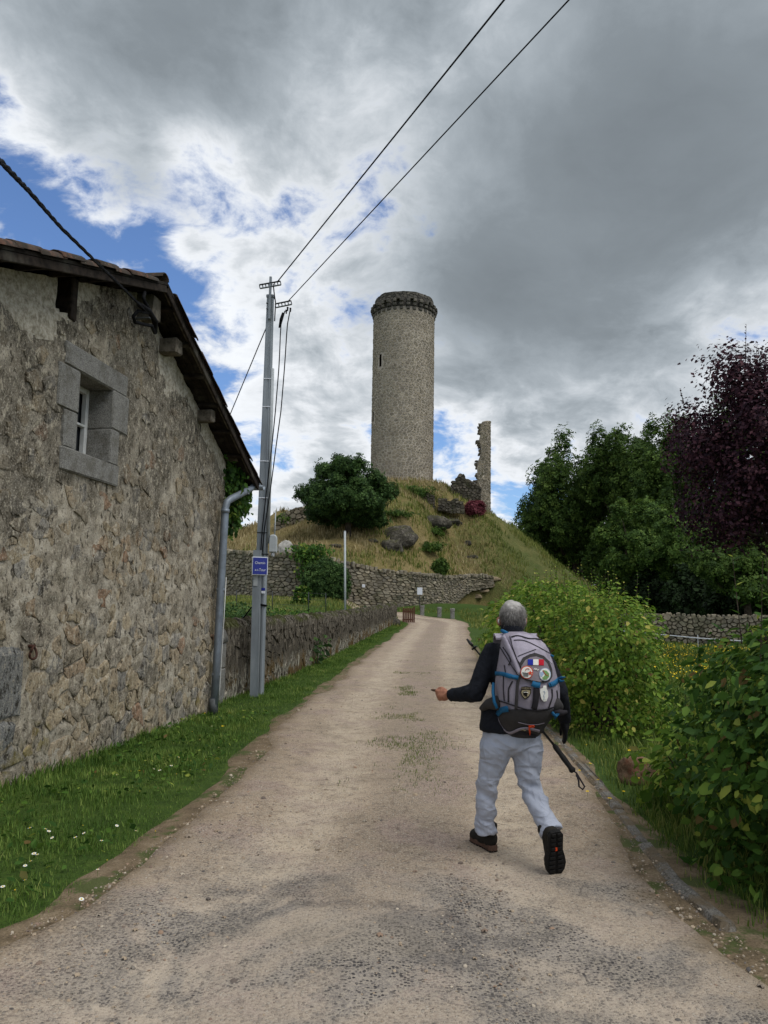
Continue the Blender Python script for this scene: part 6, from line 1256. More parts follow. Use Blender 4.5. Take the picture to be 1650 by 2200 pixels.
simple('sole_brown', '5a4438', .8, .2, 0, .4, 30); simple('sole_black', '141210', .8, .25, 0, .3, 30); simple('patch_white', 'd5d2c8', .85, .1, 0, .12, 60); simple('patch_orange', 'b8442a', .85, .1, 0, .1); simple('flag_blue', '24318c', .85, .1, 0, .1); simple('flag_red', 'b02330', .85, .1, 0, .1); simple('patch_green', '6d8f5c', .85, .1, 0, .25, 90); simple('patch_sky', '93a4b8', .85, .1, 0, .2, 60); simple('patch_beige', '9c8f72', .85, .1, 0, .1); simple('patch_black', '1d1a18', .85, .1, 0, .1); simple('cord_orange', 'd8491c', .7, .2, 0, .1); simple('pole_shaft', '1b1a1b', .4, .4, .2, .1); simple('stick_brown', '4a3426', .6, .3, 0, .2); simple('aid_white', 'd8d6cf', .4, .4, 0, .05)
def m_skin(g):
    a = g.noise(60, 4, .6); g.surf(g.mix(g.mr(a, .35, .7), C('a8745a'), C('8e5a45')), .6, g.bump(a, .15, .003), .3)
mat('skin', m_skin)
def m_hair(g):
    a = g.noise(14, 4, .6); z = g.attr('up'); col = g.ramp(g.m('MULTIPLY_ADD', a, .5, g.m('MULTIPLY', z, .5)), [(.25, C('35322f')), (.55, C('76716c')), (.8, C('a8a39c'))]); g.surf(col, .7, None, .3)
mat('grey_hair', m_hair)
def fold_disp(V, N_, amp, fx=(6, 6, 20), seed=0.0, lo=3): return V+N_*(amp*fbm(V*np.array(fx)+seed, lo))[:, None]

# joints
Lh, Lk, La = PP(1066, 1605, 5.2), PP(1046, 1692, 5.27), PP(1043, 1782, 5.34)
Rh, Rk, Ra = PP(1131, 1605, 5.2), PP(1137, 1692, 5.22), PP(1184, 1786, 5.0)
Ls, Le, Lw_ = PP(1058, 1404, 5.28), PP(1021, 1490, 5.21), PP(968, 1492, 5.38)
Rs, Re, Rw = PP(1160, 1404, 5.30), PP(1203, 1490, 5.22), PP(1213, 1545, 5.36)
pel, chest, neck, head = PP(1100, 1590, 5.2), PP(1108, 1445, 5.27), PP(1102, 1372, 5.33), PP(1099, 1326, 5.38)
lheel, ltoe = onz(1063, 1841), onz(1020, 1816)
ground_pt = (onz(1063, 1841)+onz(1194, 1888))/2; ground_pt[2] = 0
# body: one continuous skin mesh under the clothes
def fist(b, C0, a, n_, up, grip=True):
    """left fist: a = forearm direction, n_ = palm side, up = thumb side"""
    cap(b, C0-a*.045, .026, C0+a*.02, .028); sph(b, C0, (.020, .046, .042), (n_, a, up))
    for k, (z, L) in enumerate(((.030, 1.0), (.010, 1.08), (-.011, 1.0), (-.031, .82))):
        kn = C0+a*.036+up*z; p1 = kn+(a*.026+n_*.018)*L; p2 = p1+(n_*.028-a*.004)*L; p3 = p2+(-a*.022+n_*.004)*L; r = .0105-.0006*k; chain(b, [(C0+up*z*.9, r*1.05), (kn, r*1.05), (p1, r), (p2, r*.95), (p3, r*.85)])
    t0 = C0-a*.02+up*.03+n_*.008; chain(b, [(t0, .014), (t0+a*.03+up*.016+n_*.012, .0125), (t0+a*.058+up*.012+n_*.022, .0105), (t0+a*.076+up*.002+n_*.028, .009)])
bb = MB(); sph(bb, head, (.080, .098, .105)); sph(bb, head+np.array([0, .030, -.060]), (.060, .072, .065)); cap(bb, neck-ZUP*.06, .062, head-ZUP*.06, .055)
fy = head+np.array([0, .098, 0])
cap(bb, fy+np.array([0, .0, .0]), .012, fy+np.array([0, .024, -.030]), .015); sph(bb, fy+np.array([0, .006, -.062]), (.026, .010, .007)); sph(bb, fy+np.array([0, -.004, -.088]), .022)
for s in (-1, 1):
    sph(bb, fy+np.array([s*.032, -.010, .0]), .014); sph(bb, fy+np.array([s*.034, -.004, .018]), (.024, .010, .007)); e0 = head+np.array([s*.088, .0, -.030]); sph(bb, e0, (.012, .022, .034)); sph(bb, e0+np.array([s*.010, -.012, .006]), (.009, .012, .028))
cap(bb, neck, .06, chest, .12); cap(bb, chest, .11, pel+ZUP*.06, .09); chain(bb, [(Ls, .05), (Le, .038), (Lw_, .028)]); chain(bb, [(Rs, .05), (Re, .038), (Rw, .028)]); cap(bb, chest, .09, Ls, .055); cap(bb, chest, .09, Rs, .055)
chain(bb, [(pel+ZUP*.06, .08), (Lh, .060), (Lk, .040), (La, .032)]); chain(bb, [(pel+ZUP*.06, .08), (Rh, .060), (Rk, .040), (Ra, .032)])
fa = Lw_-Le; fa /= np.linalg.norm(fa); fa = fa*.8+np.array([-.55, .1, -.05]); fa /= np.linalg.norm(fa); fup = ZUP*.95+np.array([-.1, -.25, 0]); fup -= fa*np.dot(fup, fa); fup /= np.linalg.norm(fup); fn2 = np.cross(fup, fa); fn2 = fn2 if fn2[0]*1+fn2[1] > 0 else -fn2
HC = PP(953, 1494, 5.44); cap(bb, Lw_, .027, HC-fa*.03, .026); fist(bb, HC, fa, fn2, fup)
V, N_, Fq = remesh(bb, .0072, 3)
person = mk('person', V, Fq, 'skin', None, True, pivot=ground_pt); tag(person, 'walker seen from behind in dark jacket and pale grey trousers, striding up the lane', 'person', None, 'thing')
# trousers
b = MB(); sph(b, pel+ZUP*.03, (.190, .135, .12)); sph(b, (Lh+Rh)/2+np.array([0, -.02, .035]), (.165, .115, .085)); chain(b, [(Lh, .108), ((Lh+Lk)/2+np.array([0, 0, 0]), .086), (Lk, .069), ((Lk+La)/2, .066), (La+ZUP*.03, .060)]); chain(b, [(Rh, .108), ((Rh+Rk)/2, .088), (Rk, .072), ((Rk+Ra)/2, .069), (Ra+(Rk-Ra)*.15, .063)])
for K, A in ((Lk, La), (Rk, Ra)):
    d = (A-K)/np.linalg.norm(A-K); b.tube([A-d*.06, A-d*.015, A+d*.012], [.066, .069, .071], 24); b.tube([A-d*.022, A+d*.012], [.076, .076], 24)
V, N_, Fq = remesh(b, .0085, 3)
kneez = np.exp(-((V[:, 2]-Lk[2])/.10)**2)+1.3*np.exp(-((V[:, 2]-.2)/.10)**2)+.45*np.exp(-((V[:, 2]-.78)/.10)**2)
q_ = V*np.array([4, 4, 17])+np.stack([V[:, 2]*0, V[:, 2]*0, V[:, 0]*11+V[:, 1]*5], -1); fd = .55-2.2*np.abs(fbm(q_, 2)); fd2 = .5-2*np.abs(fbm(V*np.array([9, 9, 5])+4, 2)); fd3 = .5-2*np.abs(fbm(np.stack([V[:, 0]*6+V[:, 2]*9, V[:, 1]*5, V[:, 2]*4-V[:, 0]*6], -1)+9, 2)); V = V+N_*(.017*fd*np.clip(kneez+.10, 0, 1.2))[:, None]+N_*(.005*fd2)[:, None]+N_*(.006*fd3)[:, None]
mk('trousers', V, Fq, 'trouser_cloth', person, True)
# jacket
b = MB(); w0 = PP(1099, 1545, 5.2); sph(b, w0+ZUP*.03, (.192, .14, .13)); cap(b, w0+ZUP*.04, .135, chest, .15); sph(b, chest, (.185, .14, .17)); sph(b, chest+ZUP*.06, (.20, .12, .12)); cap(b, Ls+np.array([.02, 0, 0]), .068, Rs-np.array([.02, 0, 0]), .068)
hr = [[w0+np.array([.205*k*math.cos(a), .150*k*math.sin(a), z]) for a in np.linspace(0, 6.2832, 33)[:-1]] for z, k in ((-.078, 1.02), (-.05, 1.03), (.02, 1.0), (.08, .95))]; b.loft(hr)
chain(b, [(Ls, .074), ((Ls+Le)/2+np.array([-.005, 0, 0]), .066), (Le, .058), ((Le+Lw_)/2, .052), (Lw_-(Lw_-Le)*.10, .044)]); d = (Lw_-Le)/np.linalg.norm(Lw_-Le); b.tube([Lw_-d*.05, Lw_+d*.004], [.044, .043], 20)
chain(b, [(Rs, .074), ((Rs+Re)/2, .066), (Re, .056), (Rw, .044)]); cap(b, neck-ZUP*.05+np.array([0, -.01, 0]), .085, neck, .070); rg = [[neck+np.array([.067*k*math.cos(a), .066*k*math.sin(a)+.01*z*10, z]) for a in np.linspace(0, 6.2832, 29)[:-1]] for z, k in ((-.03, 1.10), (.03, 1.12), (.090, 1.10))]; b.loft(rg)
V, N_, Fq = remesh(b, .0105, 3); V = fold_disp(V, N_, .008, (9, 9, 14), 3.0); el = np.exp(-(np.linalg.norm(V-Le, axis=1)/.09)**2); V = V+N_*(.016*el*fbm(V*np.array([24, 24, 24]), 2))[:, None]+N_*(.005*(.5-2*np.abs(fbm(V*np.array([26, 16, 14]), 2))))[:, None]
mk('jacket', V, Fq, 'jacket_cloth', person, True)
# hair
b = MB(); sph(b, head+np.array([0, -.006, .018]), (.088, .104, .100)); sph(b, head+np.array([0, -.020, -.010]), (.084, .088, .080)); sph(b, head+np.array([0, -.034, -.050]), (.060, .050, .040))
V, N_, Fq = remesh(b, .008, 2); ok = ~((V[:, 1] > head[1]+.06) & (V[:, 2] < head[2]+.06)); V = np.where(ok[:, None], V, head+(V-head)*.8); V = fold_disp(V, N_, .016, (20, 20, 20), 1.0, 3)
up_ = np.clip((V[:, 2]-head[2]+.08)/.18, 0, 1)+.25*fbm(V*30, 2); hair = mk('hair', V, Fq, 'grey_hair', person, True, {'up': up_})
sel = rng.choice(np.where(ok)[0], 8500); P_ = V[sel]; n_ = N_[sel]; Y = np.cross(n_, np.array([[0, 0, 1.]]))*rng.normal(0, .35, (len(sel), 1))+np.array([[.25, 0, -1.]])*.9+rng.normal(0, .22, (len(sel), 3)); Y += n_*.30; Y /= np.linalg.norm(Y, axis=1, keepdims=True); X = np.cross(Y, n_); X /= np.linalg.norm(X, axis=1, keepdims=True)+1e-9; Zn = np.cross(X, Y)
ST = ([(-.03, 0, 0), (.03, 0, 0), (-.02, .55, .06), (.02, .55, .06), (0, 1, 0)], [(0, 1, 3), (0, 3, 2), (2, 3, 4)])
o = scatter(ST[0], ST[1], P_-n_*.003, X, Y, Zn, .036*rng.uniform(.6, 1.3, len(sel)), 'hair_strands', 'grey_hair', hair); a_ = o.data.attributes.new('up', 'FLOAT', 'POINT'); a_.data.foreach_set('value', np.repeat(np.clip((P_[:, 2]-head[2]+.08)/.18, 0, 1)+rng.normal(0, .13, len(sel)), 5).astype(np.float32))
for px in (1071.5, 1129): MB().tube([PP(px, 1330, 5.36), PP(px-.5, 1335, 5.355), PP(px+.5, 1339, 5.36)], [.004, .006, .004], 7).build('ear_hook', 'aid_white', person, True)
b = MB(); gd_ = np.array([.02, .02, -1.0]); sph(b, Rw+gd_*.06, (.022, .042, .05)); cap(b, Rw, .036, Rw+gd_*.05, .032)
for k, (oy, L) in enumerate(((-.028, .8), (-.010, .95), (.010, 1.0), (.028, .9))): p0 = Rw+gd_*.09+np.array([0, oy, 0]); chain(b, [(p0, .012), (p0+gd_*.04*L, .011), (p0+gd_*.07*L+np.array([-.008, 0, 0]), .009)])
chain(b, [(Rw+gd_*.05+np.array([-.01, .035, 0]), .013), (Rw+gd_*.085+np.array([-.015, .058, 0]), .011), (Rw+gd_*.115+np.array([-.015, .062, 0]), .009)])
V, N_, Fq = remesh(b, .006, 2); mk('glove', V, Fq, 'glove_cloth', person, True)
# boots
def boot(heel, fwd, up, label):
    fwd = fwd/np.linalg.norm(fwd); up = up-fwd*np.dot(up, fwd); up /= np.linalg.norm(up); sd = np.cross(fwd, up)
    L = lambda f, s, u: heel+fwd*f+sd*s+up*u
    b = MB(); sph(b, L(.055, 0, .07), (.046, .048, .058), (fwd, sd, up)); cap(b, L(.075, 0, .08), .046, L(.075, 0, .15), .045); chain(b, [(L(.09, 0, .105), .046), (L(.16, 0, .078), .043), (L(.22, 0, .058), .040)]); sph(b, L(.215, 0, .05), (.075, .056, .044), (fwd, sd, up)); sph(b, L(.14, 0, .05), (.10, .048, .038), (fwd, sd, up)); b.tube([L(.072, 0, .12), L(.072, 0, .165)], [.052, .055], 20)
    V, N_, Fq = remesh(b, .0075, 2); V = fold_disp(V, N_, .003, (30, 30, 30)); bo = mk('boot', V, Fq, 'boot_cloth', person, True); bo['label'] = label
    WS_ = 1.0 if np.dot(up, ZUP) > .8 else 1.32; out = [(.0, 0), (.006, .024), (.03, .037), (.08, .036), (.13, .036), (.18, .047), (.22, .052), (.26, .046), (.29, .028), (.30, 0), (.29, -.026), (.26, -.042), (.22, -.049), (.18, -.045), (.13, -.034), (.08, -.034), (.03, -.036), (.006, -.024)]
    b = MB(); b.loft([[L(f, s*k*WS_, u) for f, s in out] for u, k in ((.004, .95), (.012, 1.02), (.030, 1.02), (.036, .96))]); so_ = b.build('sole', 'sole_brown' if WS_ < 1.1 else 'sole_black', bo)
    for f in np.arange(.02, .285, .03):                     # tread lugs under the sole
        w_ = float(np.interp(f, [o_[0] for o_ in out[:10]], [o_[1] for o_ in out[:10]]))
        for s in (-.5, .5): MB().box(L(f, s*w_*1.1, .0), (.019, max(.01, w_*.75), .012), (fwd, sd, up), .002).build('tread_lug', 'sole_black', so_)
    MB().box(L(.115, .0, .002), (.022, .02, .010), (fwd, sd, up), .003).build('sole_emblem', 'cord_orange' if np.dot(up, ZUP) < .8 else 'sole_black', so_)
    for k in range(4): c = L(.115+.028*k, 0, .142-.020*k); MB().tube([c-sd*.026, c+up*.006, c+sd*.026], .0035, 5).build('lace', 'strap_dark', bo, True)
    MB().tube([L(.028, 0, .12), L(.016, 0, .165), L(.024, 0, .19)], [.010, .012, .004], 7).build('pull_tab', 'boot_cloth', bo, True)
boot(lheel+ZUP*.032, ltoe-lheel, ZUP, 'dark brown left boot flat on the gravel')
toe = onz(1195, 1889); fw_ = np.array([.05, .30, -.95]); fw_ /= np.linalg.norm(fw_); boot(toe-fw_*.285+np.array([0, 0, .028]), fw_, np.array([-.22, .93, .30]), 'dark right boot with heel raised and tread showing')

# ------------------------------------------------------------------ backpack
BK = 5.14
OUTL = [(1357, 1094, 1126, .05), (1362, 1081, 1142, .10), (1370, 1077, 1157, .15), (1394, 1074, 1178, .205), (1427, 1069, 1190, .245), (1457, 1064, 1198, .265), (1477, 1063, 1203, .27), (1504, 1064, 1203, .27), (1520, 1066, 1199, .26), (1537, 1068, 1190, .245), (1550, 1071, 1180, .225), (1570, 1080, 1167, .17), (1583, 1094, 1155, .10), (1587, 1104, 1147, .05)]
OA = np.array(OUTL, float)
def pk(px, py, off=0.0):
    l, r, T = (float(np.interp(py, OA[:, 0], OA[:, k])) for k in (1, 2, 3)); u = max(-.995, min(.995, (px-(l+r)/2)/((r-l)/2))); D = BK-T*(1-abs(u)**2.6)**(1/2.0)-off; return at(px, py, D)
pack = thing('backpack', 'grey hiking backpack with blue straps and sewn patches on the walker back', 'backpack', PP(1128, 1587, BK))
def shell(name, y0, y1, material, grow=0.0, ny=26, sag=.0):
    rg = []
    for py in np.linspace(y0, y1, ny):
        l, r, T = (float(np.interp(py, OA[:, 0], OA[:, k])) for k in (1, 2, 3)); ring = []
        for u in np.linspace(-1, 1, 29): px = (l+r)/2+u*(r-l)/2; py2 = py+sag*(1-u*u); p = pk(px, min(py2, 1586.5), grow); p = p+np.array([0, .006*float(fbm(np.array([px*.05, py*.06, 1.0]), 3)), 0]); ring.append(p)
        for u in np.linspace(1, -1, 7): px = (l+r)/2+u*(r-l)/2*.96; ring.append(at(px, py, BK+.02))
        rg.append(ring)
    return MB().loft(rg).build(name, material, pack, True)
main = shell('main_compartment', 1357, 1527, 'pack_cloth', 0, 34); bott = shell('bottom_compartment', 1524, 1587, 'pack_dark', .004, 16)
def ribbon(name, pts, w_, material, off=.006, parent=None, n=14, th=.004):
    pts = np.array(pts, float); s0 = np.linspace(0, 1, len(pts)); tt = np.linspace(0, 1, n); P_ = np.stack([np.interp(tt, s0, pts[:, k]) for k in (0, 1)], -1)
    for _ in range(2): P_[1:-1] = P_[1:-1]*.5+(P_[:-2]+P_[2:])*.25
    rg = []
    for i, p in enumerate(P_):
        t = P_[min(i+1, n-1)]-P_[max(i-1, 0)]; t /= np.linalg.norm(t)+1e-9; nn = np.array([-t[1], t[0]])*w_/2; a_, b_ = p+nn, p-nn; rg.append([pk(*a_, off), pk(*p, off+th*.3), pk(*b_, off), pk(*b_, off-th-.004), pk(*a_, off-th-.004)])
    return MB().loft(rg).build(name, material, parent or pack, True)
def patch(name, poly, material, off=.008, parent=None, rings=4, th=.004, smooth_=True):
    poly = np.array(poly, float); c = poly.mean(0); n = len(poly); vs = []; fs = []
    for k in range(rings): f = 1-k/rings; vs += [pk(*(c+(p-c)*f), off) for p in poly]
    vs.append(pk(*c, off)); vs += [pk(*p, off-th-.004) for p in poly]; cb_ = rings*n
    for k in range(rings-1): fs += [(k*n+j, k*n+(j+1) % n, (k+1)*n+(j+1) % n, (k+1)*n+j) for j in range(n)]
    fs += [((rings-1)*n+j, (rings-1)*n+(j+1) % n, cb_) for j in range(n)]+[(cb_+1+j, cb_+1+(j+1) % n, (j+1) % n, j) for j in range(n)]
    return mk(name, vs, fs, material, parent or pack, False)
def cr(pts): return [(1020+x*.15, 1270+y*.15) for x, y in pts]         # close-up crop pixels -> photo pixels
def ell(cx, cy, rx, ry, n=26, a0=0): return [(cx+rx*math.cos(a0+6.2832*k/n), cy+ry*math.sin(a0+6.2832*k/n)) for k in range(n)]
def dense(pts, k=4): return [tuple(np.array(pts[i])*(1-q/k)+np.array(pts[(i+1) % len(pts)])*q/k) for i in range(len(pts)) for q in range(k)]
# seams, panels, straps
lidp = patch('front_panel', dense(cr([(520, 640), (640, 600), (880, 640), (1010, 760), (1080, 900), (1110, 1040), (1000, 930), (860, 880), (720, 930), (650, 1030), (590, 960), (540, 800)]), 3), 'pack_light', .010)
ribbon('zip', cr([(525, 655), (600, 625), (700, 655), (790, 685), (900, 672), (985, 715)]), 2.6, 'strap_dark', .014)
ribbon('seam', cr([(560, 700), (690, 695), (800, 740), (920, 800), (1075, 890)]), 1.6, 'strap_dark', .014); ribbon('seam', cr([(620, 930), (720, 890), (880, 830)]), 1.4, 'strap_dark', .014)
for pts, w_ in (([(400, 800), (470, 900), (520, 1000), (480, 1060)], 2.2), ([(410, 1200), (405, 1400), (420, 1570)], 2.0), ([(540, 1290), (480, 1400), (480, 1590)], 3.0), ([(420, 1060), (440, 1180)], 2), ([(1110, 1400), (1115, 1520), (1060, 1680)], 2.4), ([(1180, 1420), (1190, 1520), (1160, 1650)], 2.0)): ribbon('seam', cr(pts), w_, 'strap_dark', .007)
ribbon('compression_strap', cr([(400, 640), (440, 720), (520, 880), (600, 1060), (650, 1190)]), 10, 'pack_light', .016); ribbon('edge_piping', cr([(500, 640), (540, 800), (600, 960), (660, 1100)]), 1.6, 'strap_dark', .020)
ribbon('edge_piping', cr([(360, 800), (420, 900), (490, 1010), (560, 1120), (620, 1200)]), 2.0, 'strap_dark', .012)
ribbon('vertical_strip', cr([(640, 1180), (610, 1350), (598, 1550), (590, 1700)]), 6.5, 'pack_dark', .012)
ribbon('lower_trim', cr([(300, 1560), (420, 1590), (560, 1640), (700, 1690), (880, 1725), (1060, 1690), (1200, 1640)]), 3.0, 'strap_dark', .012)
dome = patch('pocket_trim', dense(cr([(610, 1150), (625, 1060), (690, 950), (790, 900), (880, 888), (990, 925), (1070, 1010), (1110, 1120), (1115, 1220), (1070, 1290), (930, 1325), (750, 1290), (650, 1230)]), 3), 'pack_dark', .016)
patch('pocket_panel', dense(cr([(655, 1150), (670, 1070), (725, 985), (800, 945), (880, 935), (970, 965), (1040, 1035), (1075, 1125), (1085, 1210), (1045, 1265), (930, 1298), (760, 1265), (680, 1215)]), 3), 'pack_panel', .022, dome)
f0, f1, f2, f3 = (760, 975), (992, 978), (990, 1064), (760, 1056)
def lerp(a, b_, t): return (a[0]+(b_[0]-a[0])*t, a[1]+(b_[1]-a[1])*t)
fl_ = None
for k, m_ in enumerate(('flag_blue', 'patch_white', 'flag_red')):
    q = [lerp(f0, f1, k/3+.001), lerp(f0, f1, (k+1)/3-.001), lerp(f3, f2, (k+1)/3-.001), lerp(f3, f2, k/3+.001)]; patch('flag_stripe', dense(cr(q), 3), m_, .027, dome)
r1 = patch('round_patch', cr(ell(745, 1163, 92, 94)), 'patch_orange', .027, dome); patch('patch_face', cr(ell(745, 1163, 80, 82)), 'patch_white', .031, r1)
patch('star', cr([(795, 1135), (806, 1160), (832, 1160), (812, 1178), (822, 1206), (798, 1190), (768, 1204), (780, 1180), (752, 1168), (785, 1160)]), 'patch_orange', .035, r1)
ribbon('drawn_line', cr([(725, 1140), (735, 1115), (760, 1105), (785, 1120)]), 1.1, 'patch_orange', .035, r1)
for k in range(4): ribbon('text_line', cr([(680+6*k, 1165+17*k), (730+8*k, 1170+16*k), (765, 1176+15*k)]), .8, 'patch_black', .035, r1, n=6)
r2 = patch('round_patch', cr(ell(1006, 1193, 84, 94)), 'patch_sky', .027, dome); patch('patch_face', cr(ell(1006, 1193, 76, 86)), 'patch_white', .030, r2); patch('green_field', cr([(985, 1130), (1030, 1140), (1065, 1180), (1068, 1225), (1030, 1268), (985, 1270), (965, 1240), (1000, 1210), (1010, 1180)]), 'patch_green', .033, r2); patch('blue_field', cr([(940, 1160), (975, 1150), (990, 1185), (965, 1230), (940, 1215)]), 'patch_sky', .033, r2); ribbon('drawn_line', cr([(975, 1135), (995, 1165), (1020, 1200), (1050, 1210)]), 1.0, 'patch_orange', .036, r2)
ribbon('zigzag_logo', cr([(845, 1128), (862, 1102), (870, 1136), (888, 1106), (895, 1140), (918, 1118)]), 1.5, 'patch_white', .027, dome, n=22)
sh_ = patch('shield_patch', dense(cr([(668, 1372), (740, 1362), (806, 1376), (808, 1460), (775, 1520), (718, 1556), (672, 1508), (652, 1450)]), 3), 'patch_black', .018); patch('shield_face', dense(cr([(674, 1420), (735, 1412), (795, 1424), (792, 1468), (765, 1508), (718, 1536), (682, 1498), (668, 1455)]), 3), 'patch_beige', .022, sh_)
patch('head_emblem', cr([(700, 1435), (730, 1428), (752, 1440), (756, 1465), (748, 1490), (755, 1510), (728, 1508), (712, 1495), (694, 1488), (698, 1470), (690, 1455)]), 'patch_black', .026, sh_); ribbon('head_band', cr([(698, 1452), (725, 1446), (752, 1452), (768, 1464)]), 1.3, 'patch_white', .029, sh_)
pa, pb_, pc_ = pk(*cr([(738, 1392)])[0], .026), pk(*cr([(680, 1396)])[0], .026), pk(*cr([(738, 1375)])[0], .026); nn = np.cross(pa-pb_, pc_-pa); nn /= np.linalg.norm(nn); nn = nn if nn[1] < 0 else -nn
text_mesh('patch_text', 'CORSICA', .014, 'patch_beige', sh_, frame_M(pa, nn, pc_-pa), .0006, 1.0)
wpch = patch('white_badge', dense(cr([(985, 1352), (1025, 1350), (1030, 1395), (1050, 1440), (1052, 1510), (1030, 1575), (990, 1582), (958, 1550), (945, 1500), (935, 1450), (940, 1400), (975, 1385)]), 2), 'patch_white', .020); ribbon('drawn_line', cr([(980, 1440), (1000, 1430), (1010, 1460), (985, 1490), (1000, 1520), (990, 1550)]), .8, 'patch_sky', .024, wpch, n=18)
blu = 'strap_blue'
s1 = ribbon('blue_strap', cr([(288, 1178), (380, 1180), (470, 1205), (560, 1232), (625, 1240)]), 9, blu, .016); ribbon('buckle', cr([(440, 1200), (520, 1222)]), 10, blu, .024, s1); ribbon('buckle_tongue', cr([(520, 1222), (600, 1238)]), 6, 'strap_blue', .022, s1)
s2 = ribbon('blue_strap', cr([(1060, 1345), (1120, 1330), (1180, 1290), (1215, 1260)]), 10, blu, .018); ribbon('buckle', cr([(1090, 1340), (1160, 1310)]), 11, blu, .026, s2)
t0, t1 = pk(1199, 1459, .01), at(1214, 1455, 5.05); MB().tube([t0, (t0+t1)/2+ZUP*.004, t1], [.010, .009, .004], 6).build('strap_tail', blu, s2, True); MB().tube([t0, at(1206, 1464, 5.04), at(1212, 1462, 5.03)], [.008, .007, .003], 6).build('strap_tail', blu, s2, True)
ribbon('blue_strap', cr([(820, 1320), (880, 1345), (940, 1350)]), 12, blu, .020); ribbon('black_strap', cr([(885, 1390), (880, 1500), (870, 1600), (850, 1690)]), 13, 'strap_dark', .014)
MB().tube([at(1060, 1468, 5.06), at(1059, 1488, 5.0), at(1062, 1508, 4.97), at(1068, 1522, 4.96)], .010, 6).build('blue_strap', blu, pack, True)
s3 = ribbon('blue_strap', cr([(310, 1770), (380, 1700), (470, 1680)]), 12, blu, .018); ribbon('buckle', cr([(400, 1700), (480, 1690)]), 12, blu, .026, s3)
MB().tube([at(1186, 1530, 4.98), at(1194, 1540, 4.98), at(1199, 1533, 5.0), at(1192, 1545, 4.99)], [.010, .012, .01, .004], 6).build('blue_strap', blu, pack, True)
MB().tube([at(1078, 1355, 5.18), at(1084, 1358, 5.14), at(1091, 1362, 5.10)], [.012, .013, .012], 6).build('blue_strap', blu, pack, True); ribbon('blue_strap', cr([(1085, 915), (1130, 935)]), 4, blu, .012)
# shoulder strap over the left shoulder, hip belt wings, pole pouch
def strap3(name, pts, w_, material):
    pts = [np.asarray(p) for p in pts]; rg = []
    for i, p in enumerate(pts):
        t = pts[min(i+1, len(pts)-1)]-pts[max(i-1, 0)]; t /= np.linalg.norm(t); sd = np.array([1., 0, 0])-t*t[0]; sd /= np.linalg.norm(sd); nr = np.cross(sd, t); rg.append([p+sd*w_/2+nr*.007, p-sd*w_/2+nr*.007, p-sd*w_/2-nr*.007, p+sd*w_/2-nr*.007])
    return MB().loft(rg).build(name, material, pack, False)
for px, s in ((1072, 1), (1142, -1)): strap3('shoulder_strap', [PP(px+4*s, 1372, 5.10), PP(px, 1364, 5.17), PP(px-2*s, 1363, 5.27), PP(px-3*s, 1372, 5.37), PP(px-3*s, 1400, 5.44), PP(px-2*s, 1440, 5.46)], .06, 'pack_light')
for (a, c, d) in (((1036, 1522, 5.16), (1050, 1512, 5.10), (1070, 1510, 5.04)), ((1194, 1520, 5.16), (1200, 1518, 5.10), (1190, 1512, 5.04))):
    b = MB(); chain(b, [(PP(*a), .022), (PP(*c), .034), (PP(*d), .05)]); V, N_, Fq = remesh(b, .012, 2); mk('hip_belt_wing', V, Fq, 'pack_dark', pack, True)
b = MB(); chain(b, [(PP(1192, 1528, 5.02), .018), (PP(1205, 1531, 5.02), .020), (PP(1216, 1530, 5.03), .014)]); V, N_, Fq = remesh(b, .008, 2); mk('side_pouch', V, Fq, 'strap_dark', pack, True)
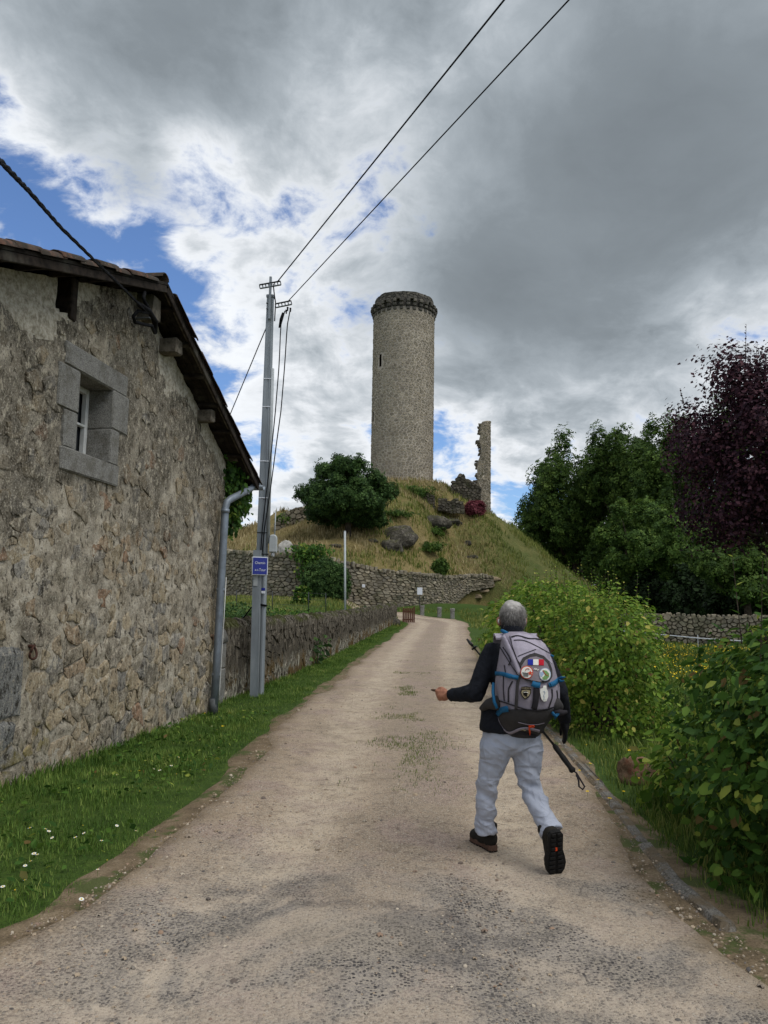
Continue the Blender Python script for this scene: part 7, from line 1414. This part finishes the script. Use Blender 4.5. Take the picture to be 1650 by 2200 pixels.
# bottom: grey lip, orange cord
ribbon('bottom_lip', cr([(310, 1800), (345, 1900), (400, 1990), (480, 2045), (560, 2020), (640, 1975), (740, 1965), (850, 1985), (930, 2010)]), 6, 'pack_cloth', .016, n=24); ribbon('bottom_trim', cr([(560, 2060), (640, 2030), (760, 2060), (880, 2090)]), 6, 'strap_dark', .014)
ribbon('bottom_seam', cr([(620, 1880), (760, 1915), (900, 1915), (1000, 1890)]), 1.6, 'pack_cloth', .014); ribbon('small_logo', cr([(665, 1990), (690, 1982), (710, 1998), (735, 1990)]), 1.8, 'patch_beige', .026)
ribbon('orange_cord', cr([(790, 2065), (780, 2000), (775, 1935), (830, 1960), (862, 1935), (820, 1925), (775, 1965), (800, 2010), (790, 2060)]), 1.9, 'cord_orange', .028, n=30); ribbon('orange_cord', cr([(770, 1935), (850, 1930)]), 2.4, 'cord_orange', .026)
# ------------------------------------------------------------------ trekking pole pushed through behind the back, and the stick in the hand
tpA, tpB, tpG = at(1004, 1374, 5.46), at(1192, 1603, 5.09), at(1230, 1655, 5.03)
tpole = thing('trekking_pole', 'black trekking pole tucked slantwise behind the walker back, grip hanging low', 'trekking pole', tpG); dv = (tpB-tpA)/np.linalg.norm(tpB-tpA)
MB().tube([tpA+dv*.05, tpB], [.006, .0085], 8).build('shaft', 'pole_shaft', tpole, True); MB().tube([tpA-dv*.005, tpA+dv*.03, tpA+dv*.06], [.006, .012, .010], 8).build('tip', 'pole_shaft', tpole, True); MB().tube([tpA+dv*.075, tpA+dv*.082], [.022, .022], 10).build('basket', 'pole_shaft', tpole, True)
dg_ = (tpG-tpB)/np.linalg.norm(tpG-tpB); gl = np.linalg.norm(tpG-tpB); MB().tube([tpB-dg_*.01, tpB+dg_*.01, tpB+dg_*gl*.3, tpB+dg_*gl*.5, tpB+dg_*gl*.85, tpG, tpG+dg_*.012], [.012, .018, .016, .018, .016, .022, .014], 10).build('grip', 'sole_black', tpole, True)
lp = [tpG, at(1238, 1660, 5.03), at(1247, 1675, 5.03), at(1256, 1690, 5.03), at(1252, 1696, 5.03), at(1244, 1690, 5.03), at(1243, 1676, 5.03), at(1238, 1664, 5.03)]; MB().tube(lp, .006, 6).build('wrist_strap', 'strap_dark', tpole, True)
sk0, sk1 = HC-fa*.02+fn2*.030+fup*.012, at(926, 1482, 5.50); t = tag(MB().tube([sk0, sk0+(sk1-sk0)*.5, sk0+(sk1-sk0)*.85, sk1], [.011, .0105, .009, .004], 9).build('walking_stick', 'stick_brown', None, True), 'short brown stick tip gripped in the walker left fist', 'stick', None, 'thing')
